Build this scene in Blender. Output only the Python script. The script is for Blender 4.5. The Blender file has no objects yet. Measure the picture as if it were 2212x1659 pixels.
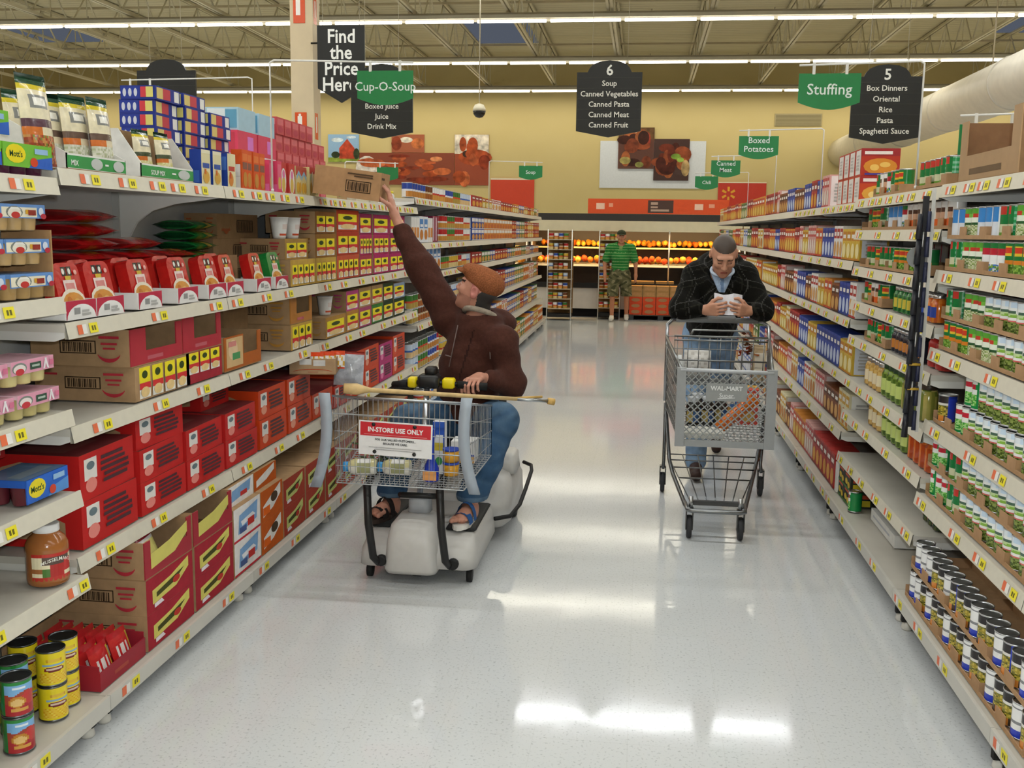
import bpy, math, random
import numpy as np
from mathutils import Vector, Matrix
rnd = random.Random(11)
PI = math.pi
S = bpy.context.scene
COL = S.collection

# ------------------------------------------------------------------ camera, world, exposure
FPX = 2180.0
cd = bpy.data.cameras.new('camera')
cd.sensor_fit = 'HORIZONTAL'; cd.sensor_width = 36.0; cd.lens = FPX / 2212 * 36.0
cd.clip_start = 0.05; cd.clip_end = 200
cam = bpy.data.objects.new('camera', cd); COL.objects.link(cam)
# the aisle (world +Y) vanishes right of and above the image centre; slight roll
_th = 0.0142
_y = Vector((286.0, 326.5, FPX)); _t = math.atan((_y.x * math.sin(_th) + _y.y * math.cos(_th)) / FPX)
_Y = Vector((_y.x, _y.y, -_y.z)).normalized()
_Z = Vector((math.sin(_th) * math.cos(_t), math.cos(_th) * math.cos(_t), math.sin(_t))).normalized()
_X = _Y.cross(_Z)
_R = Matrix((_X, _Y, _Z))
cam.matrix_world = Matrix.Translation((0, 0, 1.62)) @ _R.to_4x4()
S.camera = cam
S.view_settings.view_transform = 'Standard'
S.view_settings.look = 'None'
S.view_settings.gamma = 1.0
S.view_settings.use_curve_mapping = False
S.view_settings.exposure = 0.0
world = bpy.data.worlds.new('world'); S.world = world; world.use_nodes = True
world.node_tree.nodes['Background'].inputs[0].default_value = (0.9, 0.92, 1.0, 1)
world.node_tree.nodes['Background'].inputs[1].default_value = 0.05
TUBE_GLOW = 6.0            # surface glow of the fluorescent tubes
STRIP_WATTS = 365.0        # light each strip sends down, through the lamp in its builder
try:
    S.cycles.max_bounces = 5; S.cycles.diffuse_bounces = 2; S.cycles.glossy_bounces = 2; S.cycles.transmission_bounces = 2
    S.cycles.transparent_max_bounces = 12; S.cycles.use_denoising = True
    S.cycles.sample_clamp_indirect = 4.0
    S.cycles.use_adaptive_sampling = True; S.cycles.adaptive_threshold = 0.07; S.cycles.adaptive_min_samples = 10
except Exception:
    pass

fl = bpy.data.lights.new('camera_flash', 'POINT'); fl.energy = 110.0; fl.shadow_soft_size = 0.03; fl.color = (0.90, 0.96, 1.0)
flo = bpy.data.objects.new('camera_flash', fl); COL.objects.link(flo); flo.location = (0.06, -0.02, 1.70)

# ------------------------------------------------------------------ colours and materials
def lin(c):
    c /= 255.0
    return c / 12.92 if c <= 0.04045 else ((c + 0.055) / 1.055) ** 2.4
def hx(s):
    if not isinstance(s, str): return s
    return (lin(int(s[0:2], 16)), lin(int(s[2:4], 16)), lin(int(s[4:6], 16)))
MATS = {}
def amat(key, rough=0.5, metal=0.0, spec=0.5, coat=0.0, var=0.10, vscale=30.0, bump=0.0, bscale=200.0, trans=0.0, alpha=1.0, sheen=0.0):
    """material whose base colour is the mesh's own print colour, with fine procedural grain"""
    m = bpy.data.materials.new(key); m.use_nodes = True
    n = m.node_tree.nodes; l = m.node_tree.links
    b = n['Principled BSDF']
    a = n.new('ShaderNodeAttribute'); a.attribute_name = 'Col'
    tc = n.new('ShaderNodeTexCoord')
    nz = n.new('ShaderNodeTexNoise'); nz.inputs['Scale'].default_value = vscale; nz.inputs['Detail'].default_value = 3
    l.new(tc.outputs['Object'], nz.inputs['Vector'])
    mr = n.new('ShaderNodeMapRange'); mr.inputs[1].default_value = 0.3; mr.inputs[2].default_value = 0.7
    mr.inputs[3].default_value = 1 - var; mr.inputs[4].default_value = 1 + var
    l.new(nz.outputs['Fac'], mr.inputs[0])
    mx = n.new('ShaderNodeVectorMath'); mx.operation = 'SCALE'
    l.new(a.outputs['Color'], mx.inputs[0]); l.new(mr.outputs[0], mx.inputs['Scale'])
    l.new(mx.outputs[0], b.inputs['Base Color'])
    b.inputs['Roughness'].default_value = rough
    b.inputs['Metallic'].default_value = metal
    b.inputs['Specular IOR Level'].default_value = spec
    b.inputs['Coat Weight'].default_value = coat
    b.inputs['Sheen Weight'].default_value = sheen
    b.inputs['Transmission Weight'].default_value = trans
    b.inputs['Alpha'].default_value = alpha
    if bump:
        n2 = n.new('ShaderNodeTexNoise'); n2.inputs['Scale'].default_value = bscale; n2.inputs['Detail'].default_value = 4
        l.new(tc.outputs['Object'], n2.inputs['Vector'])
        bp = n.new('ShaderNodeBump'); bp.inputs['Strength'].default_value = bump; bp.inputs['Distance'].default_value = 0.004
        l.new(n2.outputs['Fac'], bp.inputs['Height']); l.new(bp.outputs[0], b.inputs['Normal'])
    MATS[key] = m
    return m
amat('card', 0.5, spec=0.35, var=0.05, vscale=18)
amat('kraft', 0.85, spec=0.2, var=0.09, vscale=25)
amat('gloss', 0.22, spec=0.5, var=0.03)
amat('film', 0.16, spec=0.6, var=0.10, vscale=40, bump=0.5, bscale=28)
amat('tin', 0.28, metal=1.0, var=0.03)
amat('steel', 0.32, metal=0.9, var=0.06)
amat('plastic', 0.38, spec=0.45, var=0.03)
amat('matte', 0.8, spec=0.25, var=0.06)
amat('enamel', 0.4, spec=0.4, var=0.05, vscale=6)
amat('fabric', 0.95, spec=0.1, var=0.14, vscale=60, bump=0.35, bscale=160, sheen=0.04)
amat('tweed', 0.95, spec=0.1, var=0.35, vscale=170, bump=0.4, bscale=250)
amat('denim', 0.9, spec=0.15, var=0.22, vscale=14, bump=0.3, bscale=300)
amat('skin', 0.5, spec=0.4, var=0.07, vscale=22)
amat('hair', 0.8, spec=0.2, var=0.35, vscale=140)
amat('wood', 0.45, spec=0.4, var=0.2, vscale=20)
amat('jelly', 0.15, spec=0.6, var=0.06)
amat('clear', 0.08, spec=0.6, alpha=0.3)
amat('paint', 0.7, spec=0.2, var=0.03, vscale=1.5)
amat('mural', 0.6, spec=0.3, var=0.45, vscale=7)
amat('leaf', 0.5, spec=0.3, var=0.3, vscale=80)
amat('rubber', 0.6, spec=0.3, var=0.08)
def emit_mat(key, col, strength):
    m = bpy.data.materials.new(key); m.use_nodes = True
    n = m.node_tree.nodes; l = m.node_tree.links
    n.remove(n['Principled BSDF'])
    e = n.new('ShaderNodeEmission'); e.inputs[0].default_value = (*col, 1); e.inputs[1].default_value = strength
    l.new(e.outputs[0], n['Material Output'].inputs[0])
    try: m.cycles.emission_sampling = 'NONE'
    except Exception: pass
    MATS[key] = m
emit_mat('tube', (1.0, 0.93, 0.78), TUBE_GLOW)
emit_mat('tube_near', (0.98, 0.985, 1.0), TUBE_GLOW)
emit_mat('case_lamp', (1.0, 0.52, 0.16), 9.0)
emit_mat('case_glow', (1.0, 0.86, 0.55), 14.0)
emit_mat('sky_panel', (0.52, 0.60, 0.78), 0.16)

# ------------------------------------------------------------------ mesh builder
class MB:
    def __init__(s): s.v = []; s.f = []; s.c = []; s.m = []; s.s = []
    def add(s, vs, fs, col, mat='card', smooth=False):
        o = len(s.v); s.v.extend([tuple(p) for p in vs])
        many = isinstance(col, list)
        for i, f in enumerate(fs):
            s.f.append(tuple(o + k for k in f)); s.c.append(hx(col[i] if many else col)); s.m.append(mat); s.s.append(smooth)
        return s
    def box(s, x0, x1, y0, y1, z0, z1, col, mat='card', M=None, skip='', cols=None):
        vs = [(x0,y0,z0),(x1,y0,z0),(x1,y1,z0),(x0,y1,z0),(x0,y0,z1),(x1,y0,z1),(x1,y1,z1),(x0,y1,z1)]
        fs = {'b':(0,3,2,1),'t':(4,5,6,7),'f':(0,1,5,4),'r':(1,2,6,5),'k':(2,3,7,6),'l':(3,0,4,7)}
        if M is not None: vs = [M @ Vector(p) for p in vs]
        cols = cols or {}
        ks = [k for k in fs if k not in skip]
        return s.add(vs, [fs[k] for k in ks], [cols.get(k, col) for k in ks], mat)
    def rbox(s, x0, x1, y0, y1, z0, z1, r, col, mat='plastic', M=None, n=3):
        """box with rounded vertical edges and chamfered top and bottom"""
        ring = []
        for cx, cy, a0 in ((x1-r,y0+r,-90),(x1-r,y1-r,0),(x0+r,y1-r,90),(x0+r,y0+r,180)):
            for k in range(n+1):
                a = math.radians(a0 + 90*k/n); ring.append((cx, cy, math.cos(a), math.sin(a)))
        N = len(ring); vs = []
        q = r*0.6
        for rr, z in ((r-q, z0), (r, z0+q), (r, z1-q), (r-q, z1)):
            vs += [(cx+rr*ca, cy+rr*sa, z) for cx, cy, ca, sa in ring]
        fs = [tuple(range(N-1,-1,-1))] + [tuple(3*N+k for k in range(N))]
        for lvl in range(3):
            for k in range(N):
                k2 = (k+1) % N; fs.append((lvl*N+k, lvl*N+k2, (lvl+1)*N+k2, (lvl+1)*N+k))
        if M is not None: vs = [M @ Vector(p) for p in vs]
        return s.add(vs, fs, col, mat, True)
    def lathe(s, prof, seg, col, mat='gloss', M=None, cap=True, smooth=True, ang0=0.0):
        """prof: list of (r, z); col: colour or fn(angle, band index, nbands)"""
        vs = []; n = len(prof)
        for r, z in prof:
            for k in range(seg):
                a = ang0 + 2*PI*k/seg; vs.append((r*math.cos(a), r*math.sin(a), z))
        fs = []; cs = []
        for i in range(n-1):
            for k in range(seg):
                k2 = (k+1) % seg
                fs.append((i*seg+k, i*seg+k2, (i+1)*seg+k2, (i+1)*seg+k))
                cs.append(col(ang0 + 2*PI*(k+.5)/seg, i) if callable(col) else col)
        if M is not None: vs = [M @ Vector(p) for p in vs]
        s.add(vs, fs, cs, mat, smooth)
        if cap:
            c0 = cs[0]; c1 = cs[-1]
            o = len(s.v) - n*seg
            s.f.append(tuple(o+k for k in range(seg-1,-1,-1))); s.c.append(hx(c0)); s.m.append(mat); s.s.append(False)
            s.f.append(tuple(o+(n-1)*seg+k for k in range(seg))); s.c.append(hx(c1)); s.m.append(mat); s.s.append(False)
        return s
    def tube(s, pts, r, col, mat='steel', seg=6, cap=True, smooth=True):
        pts = [Vector(p) for p in pts]; n = len(pts)
        rs = r if isinstance(r, (list, tuple)) else [r]*n
        vs = []; up = None
        for i, p in enumerate(pts):
            t = ((pts[min(i+1,n-1)]-p).normalized() + (p-pts[max(i-1,0)]).normalized())
            t = t.normalized() if t.length > 1e-6 else (pts[min(i+1,n-1)]-pts[max(i-1,0)]).normalized()
            if up is None:
                up = Vector((0,0,1)) if abs(t.z) < 0.9 else Vector((1,0,0))
            a = t.cross(up).normalized(); b = a.cross(t).normalized(); up = b
            for k in range(seg):
                an = 2*PI*(k+.5)/seg; vs.append(p + rs[i]*(a*math.cos(an)+b*math.sin(an)))
        fs = []
        for i in range(n-1):
            for k in range(seg):
                k2 = (k+1) % seg; fs.append((i*seg+k, (i+1)*seg+k, (i+1)*seg+k2, i*seg+k2))
        if cap: fs += [tuple(range(seg)), tuple((n-1)*seg+k for k in range(seg-1,-1,-1))]
        return s.add(vs, fs, col, mat, smooth)
    def poly(s, pts, o, ex, ey, col, mat='card', lift=0.0006):
        """flat print: 2-D outline pts laid on the plane o + x*ex + y*ey"""
        o = Vector(o); ex = Vector(ex); ey = Vector(ey); nrm = ex.cross(ey).normalized()*lift
        return s.add([o + ex*p[0] + ey*p[1] + nrm for p in pts], [tuple(range(len(pts)))], col, mat)
    def text(s, txt, o, ex, ey, size, col, mat='card', lift=0.0012, bold=0.0, align='C', squash=1.0):
        vs, fs, w, h = glyphs(txt, bold)
        o = Vector(o); ex = Vector(ex).normalized(); ey = Vector(ey).normalized(); nrm = ex.cross(ey).normalized()*lift
        dx = {'C': -w/2, 'L': 0.0, 'R': -w}[align]
        return s.add([o + ex*((x+dx)*size*squash) + ey*(y*size) + nrm for x, y in vs], fs, col, mat)
    def ops(s, ops, o, ex, ey, mat='card', lift=0.0005):
        """list of print operations in unit face coordinates"""
        ex = Vector(ex); ey = Vector(ey); L = lift
        for op in ops:
            k = op[0]
            if k == 'r': pts = [(op[1],op[2]),(op[3],op[2]),(op[3],op[4]),(op[1],op[4])]
            elif k == 'e': pts = [(op[1]+op[3]*math.cos(2*PI*i/14), op[2]+op[4]*math.sin(2*PI*i/14)) for i in range(14)]
            elif k == 'p': pts = op[1]
            if k == 't':
                s.text(op[1], Vector(o)+ex*op[2]+ey*op[3], ex, ey, op[4]*ey.length, op[5], mat, L, 0.01 if len(op) < 7 else op[6], squash=(op[7] if len(op) > 7 else 1.0))
            else:
                s.poly(pts, o, ex, ey, op[-1], mat, L)
            L += 0.0004
        return s
    def mesh(s, name):
        me = bpy.data.meshes.new(name)
        me.from_pydata(s.v, [], s.f)
        keys = sorted(set(s.m)); idx = {k: i for i, k in enumerate(keys)}
        for k in keys: me.materials.append(MATS[k])
        me.polygons.foreach_set('material_index', [idx[k] for k in s.m])
        me.polygons.foreach_set('use_smooth', s.s)
        at = me.attributes.new('Col', 'FLOAT_COLOR', 'FACE')
        at.data.foreach_set('color', [x for c in s.c for x in (*c, 1.0)])
        me.update()
        return me
    def obj(s, name, parent=None, loc=(0,0,0), rz=0.0):
        return link(name, s.mesh(name), parent, loc, rz)
def link(name, me, parent=None, loc=(0,0,0), rz=0.0):
    o = bpy.data.objects.new(name, me); COL.objects.link(o)
    if parent is not None: o.parent = parent
    o.location = loc
    o.rotation_euler = (0,0,rz) if not isinstance(rz, (tuple, list)) else rz
    return o
GLY = {}
def glyphs(txt, bold=0.0):
    k = (txt, bold)
    if k in GLY: return GLY[k]
    cu = bpy.data.curves.new('t', 'FONT'); cu.body = txt; cu.size = 1.0; cu.resolution_u = 2; cu.offset = bold
    o = bpy.data.objects.new('t', cu)
    me = o.to_mesh()
    vs = [(v.co.x, v.co.y) for v in me.vertices]; fs = [tuple(p.vertices) for p in me.polygons]
    fs2 = []
    for f in fs:                       # faces must look along +normal
        a, b, c = (vs[i] for i in f[:3])
        cr = (b[0]-a[0])*(c[1]-a[1]) - (b[1]-a[1])*(c[0]-a[0])
        fs2.append(f if cr >= 0 else tuple(reversed(f)))
    o.to_mesh_clear(); bpy.data.objects.remove(o); bpy.data.curves.remove(cu)
    if not vs: vs = [(0,0)]
    w = max(v[0] for v in vs); h = max(v[1] for v in vs)
    GLY[k] = (vs, fs2, w, h)
    return GLY[k]
def tag(o, label, cat, group=None):
    o['label'] = label; o['category'] = cat
    if group: o['group'] = group
    return o
def struct(o): o['kind'] = 'structure'; return o
def empty(name, loc=(0,0,0), rz=0.0):
    o = bpy.data.objects.new(name, None); COL.objects.link(o); o.location = loc; o.rotation_euler = (0,0,rz); o.empty_display_size = 0.05
    return o
ORD = ['nearest', 'second', 'third', 'fourth', 'fifth', 'sixth', 'seventh', 'eighth', 'ninth', 'tenth', 'eleventh', 'twelfth',
       'thirteenth', 'fourteenth', 'fifteenth', 'sixteenth', 'seventeenth', 'eighteenth', 'nineteenth', 'twentieth']
def nth(i): return ORD[i] + (' one' if i == 0 else ' from the near end')
RZ = {'L': PI/2, 'R': -PI/2, 'F': 0.0}
# a product proto: list of (part name, mesh, local offset, local z rotation); one entry = a thing of one mesh
AXR = {}                   # round goods turn about their own axis, this far behind their front
def place(proto, name, label, cat, loc, side='F', group=None, drz=0.0, tilt=None):
    if not isinstance(proto, list) and proto.name in AXR and drz:
        r = AXR[proto.name]; a = RZ[side]; b = a+drz
        loc = (loc[0] - r*math.sin(a) + r*math.sin(b), loc[1] + r*math.cos(a) - r*math.cos(b), loc[2])
    rot = (0, 0, RZ[side] + drz) if tilt is None else (tilt[0], tilt[1], RZ[side] + drz)
    if not isinstance(proto, list):
        o = link(name, proto, None, loc, rot)
    else:
        o = empty(name, loc); o.rotation_euler = rot
        for pn, me, off, rz in proto:
            link(pn, me, o, off, rz)
    return tag(o, label, cat, group)
# ------------------------------------------------------------------ room shell
WALL_Y = 27.3
def pmat(key, build):
    m = bpy.data.materials.new(key); m.use_nodes = True
    build(m.node_tree.nodes, m.node_tree.links, m.node_tree.nodes['Principled BSDF']); MATS[key] = m
def _floor(n, l, b):
    tc = n.new('ShaderNodeTexCoord')
    a = n.new('ShaderNodeTexNoise'); a.inputs['Scale'].default_value = 95; a.inputs['Detail'].default_value = 2
    c = n.new('ShaderNodeTexNoise'); c.inputs['Scale'].default_value = 0.7; c.inputs['Detail'].default_value = 2
    l.new(tc.outputs['Object'], a.inputs['Vector']); l.new(tc.outputs['Object'], c.inputs['Vector'])
    r = n.new('ShaderNodeValToRGB'); e = r.color_ramp.elements
    e[0].position = 0.30; e[0].color = (*hx('BDC0C0'), 1); e[1].position = 0.42; e[1].color = (*hx('D9DBDB'), 1)
    l.new(a.outputs['Fac'], r.inputs['Fac'])
    br = n.new('ShaderNodeTexBrick'); br.offset = 0.0; br.inputs['Scale'].default_value = 1.0
    br.inputs['Brick Width'].default_value = 0.305; br.inputs['Row Height'].default_value = 0.305; br.inputs['Mortar Size'].default_value = 0.0014
    br.inputs['Color1'].default_value = (1,1,1,1); br.inputs['Color2'].default_value = (0.985,0.985,0.98,1); br.inputs['Mortar'].default_value = (0.93,0.93,0.92,1)
    l.new(tc.outputs['Object'], br.inputs['Vector'])
    mx = n.new('ShaderNodeMix'); mx.data_type = 'RGBA'; mx.blend_type = 'MULTIPLY'; mx.inputs[0].default_value = 1.0
    l.new(r.outputs[0], mx.inputs['A']); l.new(br.outputs['Color'], mx.inputs['B'])
    l.new(mx.outputs['Result'], b.inputs['Base Color'])
    mr = n.new('ShaderNodeMapRange'); mr.inputs[3].default_value = 0.06; mr.inputs[4].default_value = 0.12
    l.new(c.outputs['Fac'], mr.inputs[0]); l.new(mr.outputs[0], b.inputs['Roughness'])
    b.inputs['Specular IOR Level'].default_value = 0.5
    bp = n.new('ShaderNodeBump'); bp.inputs['Strength'].default_value = 0.05; bp.inputs['Distance'].default_value = 0.01
    d = n.new('ShaderNodeTexNoise'); d.inputs['Scale'].default_value = 5; l.new(tc.outputs['Object'], d.inputs['Vector'])
    l.new(d.outputs['Fac'], bp.inputs['Height']); l.new(bp.outputs[0], b.inputs['Normal'])
pmat('vinyl', _floor)
def _wall(n, l, b):
    tc = n.new('ShaderNodeTexCoord'); a = n.new('ShaderNodeTexNoise'); a.inputs['Scale'].default_value = 1.2
    l.new(tc.outputs['Object'], a.inputs['Vector'])
    r = n.new('ShaderNodeValToRGB'); e = r.color_ramp.elements
    e[0].color = (*hx('CDB87C'), 1); e[1].color = (*hx('D3C088'), 1)
    l.new(a.outputs['Fac'], r.inputs['Fac']); l.new(r.outputs[0], b.inputs['Base Color'])
    b.inputs['Roughness'].default_value = 0.75
pmat('wallpaint', _wall)
def _deck(n, l, b):
    tc = n.new('ShaderNodeTexCoord'); w = n.new('ShaderNodeTexWave'); w.bands_direction = 'Y'; w.inputs['Scale'].default_value = 1.6; w.inputs['Distortion'].default_value = 0
    l.new(tc.outputs['Object'], w.inputs['Vector'])
    bp = n.new('ShaderNodeBump'); bp.inputs['Strength'].default_value = 0.6; bp.inputs['Distance'].default_value = 0.04
    l.new(w.outputs['Fac'], bp.inputs['Height']); l.new(bp.outputs[0], b.inputs['Normal'])
    b.inputs['Base Color'].default_value = (*hx('E2D8B4'), 1); b.inputs['Roughness'].default_value = 0.7
pmat('roofdeck', _deck)
X0, X1, YR = -20.0, 16.0, -6.5
DECK = 6.08; JB = 5.30
def slab(name, x0, x1, y0, y1, z0, z1, mat):
    return struct(MB().box(x0, x1, y0, y1, z0, z1, 'FFFFFF', mat).obj(name))
slab('floor', X0, X1, YR, WALL_Y, -0.1, 0.0, 'vinyl')
slab('ceiling', X0, X1, YR, WALL_Y, DECK, DECK+0.1, 'roofdeck')
slab('wall_back', X0, X1, WALL_Y, WALL_Y+0.15, 0, DECK+0.1, 'wallpaint')
slab('wall_left', X0-0.15, X0, YR, WALL_Y, 0, DECK+0.1, 'wallpaint')
slab('wall_right', X1, X1+0.15, YR, WALL_Y, 0, DECK+0.1, 'wallpaint')
slab('wall_front', X0, X1, YR-0.15, YR, 0, DECK+0.1, 'wallpaint')
for x, y in ((-3.4, 23.6), (8.2, 22.9), (-14.0, 22.9), (1.4, 12.0), (-3.0, 3.0)):
    o = struct(MB().box(-0.75, 0.75, -1.2, 1.2, 0, 0.03, '8890A0', 'sky_panel').obj('skylight', None, (x, y, DECK-0.035)))
# open-web roof joists running along the aisle
def joist():
    z0, z1 = JB, DECK-0.07; a, b = YR+0.02, WALL_Y-0.02
    c = 'DCD2B2'
    bc = MB(); tc = MB(); wb = MB()
    for dx in (-0.035, 0.035):
        bc.box(dx-0.022, dx+0.022, a, b, z0, z0+0.05, c, 'enamel')
        tc.box(dx-0.022, dx+0.022, a, b, z1, z1+0.05, c, 'enamel')
    y = a + 0.3; up = True
    while y < b - 0.7:
        wb.tube([(0, y, z0+0.03 if up else z1), (0, y+0.62, z1 if up else z0+0.03)], 0.016, c, 'enamel', 4, smooth=False)
        if up: wb.tube([(0, y+0.62, z1), (0, y+0.62, z0+0.03)], 0.011, c, 'enamel', 4, smooth=False)
        y += 0.62; up = not up
    return bc.mesh('bottom_chord'), tc.mesh('top_chord'), wb.mesh('web')
jm = joist()
for k in range(19):
    e = empty('roof_joist', (-17.69 + 1.70*k, 0, 0)); struct(e)
    for nm, me in zip(('bottom_chord', 'top_chord', 'web'), jm): link(nm, me, e)
bridg = MB().box(X0+.05, X1-.05, -0.02, 0.02, 0, 0.04, 'C4B592', 'enamel').mesh('joist_bridging')
for y in (10.8, 15.4, 19.8, 24.2):
    struct(link('joist_bridging', bridg, None, (0, y, DECK-0.2)))
# fluorescent strip lights running across the aisles
STRIP_Z = 5.14
tube_far = MB().tube([(-0.59,0,0),(0.59,0,0)], 0.026, 'FFFFFF', 'tube', 8).mesh('tube')
tube_near = MB().tube([(-0.59,0,0),(0.59,0,0)], 0.026, 'FFFFFF', 'tube_near', 8).mesh('tube')
hs = MB().box(-16.8, 13.4, -0.13, 0.13, 0.055, 0.085, 'D8D2C0', 'enamel')
for sy in (-1, 1):
    hs.add([(-16.8, sy*0.13, 0.085), (13.4, sy*0.13, 0.085), (13.4, sy*0.16, 0.02), (-16.8, sy*0.16, 0.02)], [(0,1,2,3) if sy > 0 else (3,2,1,0)], 'D8D2C0', 'enamel')
hs.box(-16.8, 13.4, -0.05, 0.05, 0.085, 0.13, 'B9AE95', 'enamel')
for hxx in range(-16, 13, 2): hs.tube([(hxx, 0, 0.13), (hxx, 0, 0.17)], 0.01, 'B9AE95', 'enamel', 4)
hsm = hs.mesh('housing')
rows = [(26.3, 'far'), (22.0, 'far'), (17.7, 'far'), (13.4, 'near'), (9.1, 'near'), (4.8, 'near'), (0.5, 'near'), (-3.8, 'near')]
names = ['farthest strip light along the back wall', 'second farthest strip light across the ceiling', 'strip light of long white tubes at the top of the photo']
for k, (y, w) in enumerate(rows):
    e = empty('strip_light', (0, y, STRIP_Z))
    tag(e, names[k] if k < 3 else 'strip light of white tubes above the aisle, row %s' % ['four','five','six','seven','eight'][k-3], 'strip light', 'ceiling strip lights')
    link('housing', hsm, e)
    ld = bpy.data.lights.new('strip_lamp', 'AREA'); ld.shape = 'RECTANGLE'; ld.size = 29.8; ld.size_y = 0.06
    ld.energy = STRIP_WATTS * (0.66 if w == 'far' else 1.0); ld.color = (1.0, 0.95, 0.77) if w == 'far' else (0.95, 0.985, 1.0)
    lo = bpy.data.objects.new('strip_lamp', ld); COL.objects.link(lo); lo.parent = e; lo.location = (-1.7, 0, -0.03)
    for i in range(24):
        link('tube', tube_far if w == 'far' else tube_near, e, (-16.1 + 1.25*i, 0, 0))
# round white air duct running along the store on the right
d = MB(); DX, DZ, DR = 4.95, 3.72, 0.36
pts = [(0, y, 0) for y in (YR+0.1, 0, 4, 8, 12, 16, 20, WALL_Y-0.05)]
d.tube(pts, DR, 'E4DCCB', 'enamel', 24)
for y in range(0, 26, 3): d.tube([(0, y-0.02, 0), (0, y+0.02, 0)], DR+0.012, 'DAD2C0', 'enamel', 24)
for y in range(-4, 26, 5): d.tube([(0, y, DR-0.02), (0, y, JB-DZ)], 0.012, 'CDBE9C', 'enamel', 4)
struct(d.obj('air_duct', None, (DX, 0, DZ)))
# column with fire-point plates, standing behind the left rack
c = empty('column', (-3.72, 11.0, 0)); struct(c)
MB().box(-0.125, 0.125, -0.12, 0.12, 0, DECK-0.01, 'D2BE9A', 'enamel').obj('column_shaft', c)
for z in (2.72, 3.93):
    p = MB(); p.box(-0.085, 0.045, -0.126, -0.1205, z-0.14, z+0.14, 'D9501E', 'gloss')
    p.box(-0.055, -0.005, -0.128, -0.126, z-0.06, z+0.10, 'F3EADF', 'gloss'); p.box(-0.043, -0.017, -0.128, -0.126, z+0.10, z+0.125, 'F3EADF', 'gloss')
    p.box(0.1205, 0.126, -0.085, 0.02, z-0.14, z+0.14, 'D9501E', 'gloss'); p.box(0.126, 0.128, -0.05, -0.02, z-0.07, z+0.10, 'F3EADF', 'gloss')
    p.obj('fire_point_plate', c)

# ------------------------------------------------------------------ shelving racks
CREAM = 'DAD3C0'; WHITE = 'E6E4DC'
tag_y = MB(); tag_y.box(-0.024, 0.024, -0.0012, 0.0, -0.016, 0.016, 'F2E233', 'card')
for i in range(2): tag_y.box(-0.012+0.014*i, -0.003+0.014*i, -0.0016, -0.0012, -0.008, 0.007, '6B6420', 'card')
tag_y = tag_y.mesh('price_tag')
tag_r = MB(); tag_r.box(-0.016, 0.010, -0.0012, 0.0, -0.015, 0.015, 'E8734A', 'card'); tag_r.box(0.010, 0.034, -0.001, 0.0, -0.015, 0.015, 'EFEBE2', 'card')
tag_r = tag_r.mesh('price_tag')
SH = {}
def shelf_mesh(L, depth, lip, far=False, big=False):
    k = (round(L,3), round(depth,3), lip, far, big)
    if k in SH: return SH[k]
    b = MB()
    # local: x along the rack, y into the rack, z=0 deck top, front edge of the lip at y=0
    b.box(-L/2+0.002, L/2-0.002, 0.012, depth, -0.024, 0.0, 'CFCABD', 'enamel')
    b.add([(-L/2+.002, 0.0, -lip), (L/2-.002, 0.0, -lip), (L/2-.002, 0.010, 0.006), (-L/2+.002, 0.010, 0.006)], [(0,1,2,3)], CREAM, 'plastic')
    b.add([(-L/2+.002, 0.013, -lip), (L/2-.002, 0.013, -lip), (L/2-.002, 0.014, 0.006), (-L/2+.002, 0.014, 0.006)], [(3,2,1,0)], CREAM, 'plastic')
    b.add([(-L/2+.002, 0.0, -lip), (L/2-.002, 0.0, -lip), (L/2-.002, 0.013, -lip), (-L/2+.002, 0.013, -lip)], [(3,2,1,0)], CREAM, 'plastic')
    b.add([(-L/2+.002, 0.010, 0.006), (L/2-.002, 0.010, 0.006), (L/2-.002, 0.014, 0.006), (-L/2+.002, 0.014, 0.006)], [(0,1,2,3)], CREAM, 'plastic')
    for sx in (-1, 1):                                   # tapered end brackets
        x = sx*(L/2-0.006)
        q = [(0.014, -lip+0.004), (0.05, -lip-0.008), (depth*0.6, -0.052), (depth, -0.054), (depth, -0.002), (0.014, -0.002)]
        if big: q = [(0.014, -lip+0.004), (0.10, -0.055), (depth*.45, -0.07), (depth*.66, -0.10), (depth*.80, -0.15), (depth*.88, -.22), (depth, -.23), (depth, -0.002), (0.014, -0.002)]
        m = len(q)
        b.add([(x-0.0015, y, z) for y, z in q] + [(x+0.0015, y, z) for y, z in q],
              [tuple(range(m-1, -1, -1)), tuple(range(m, 2*m))] + [(i, (i+1)%m, m+(i+1)%m, m+i) for i in range(m)], WHITE, 'enamel')
    SH[k] = b.mesh('shelf')
    return SH[k]
STEP0 = 0.17
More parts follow.
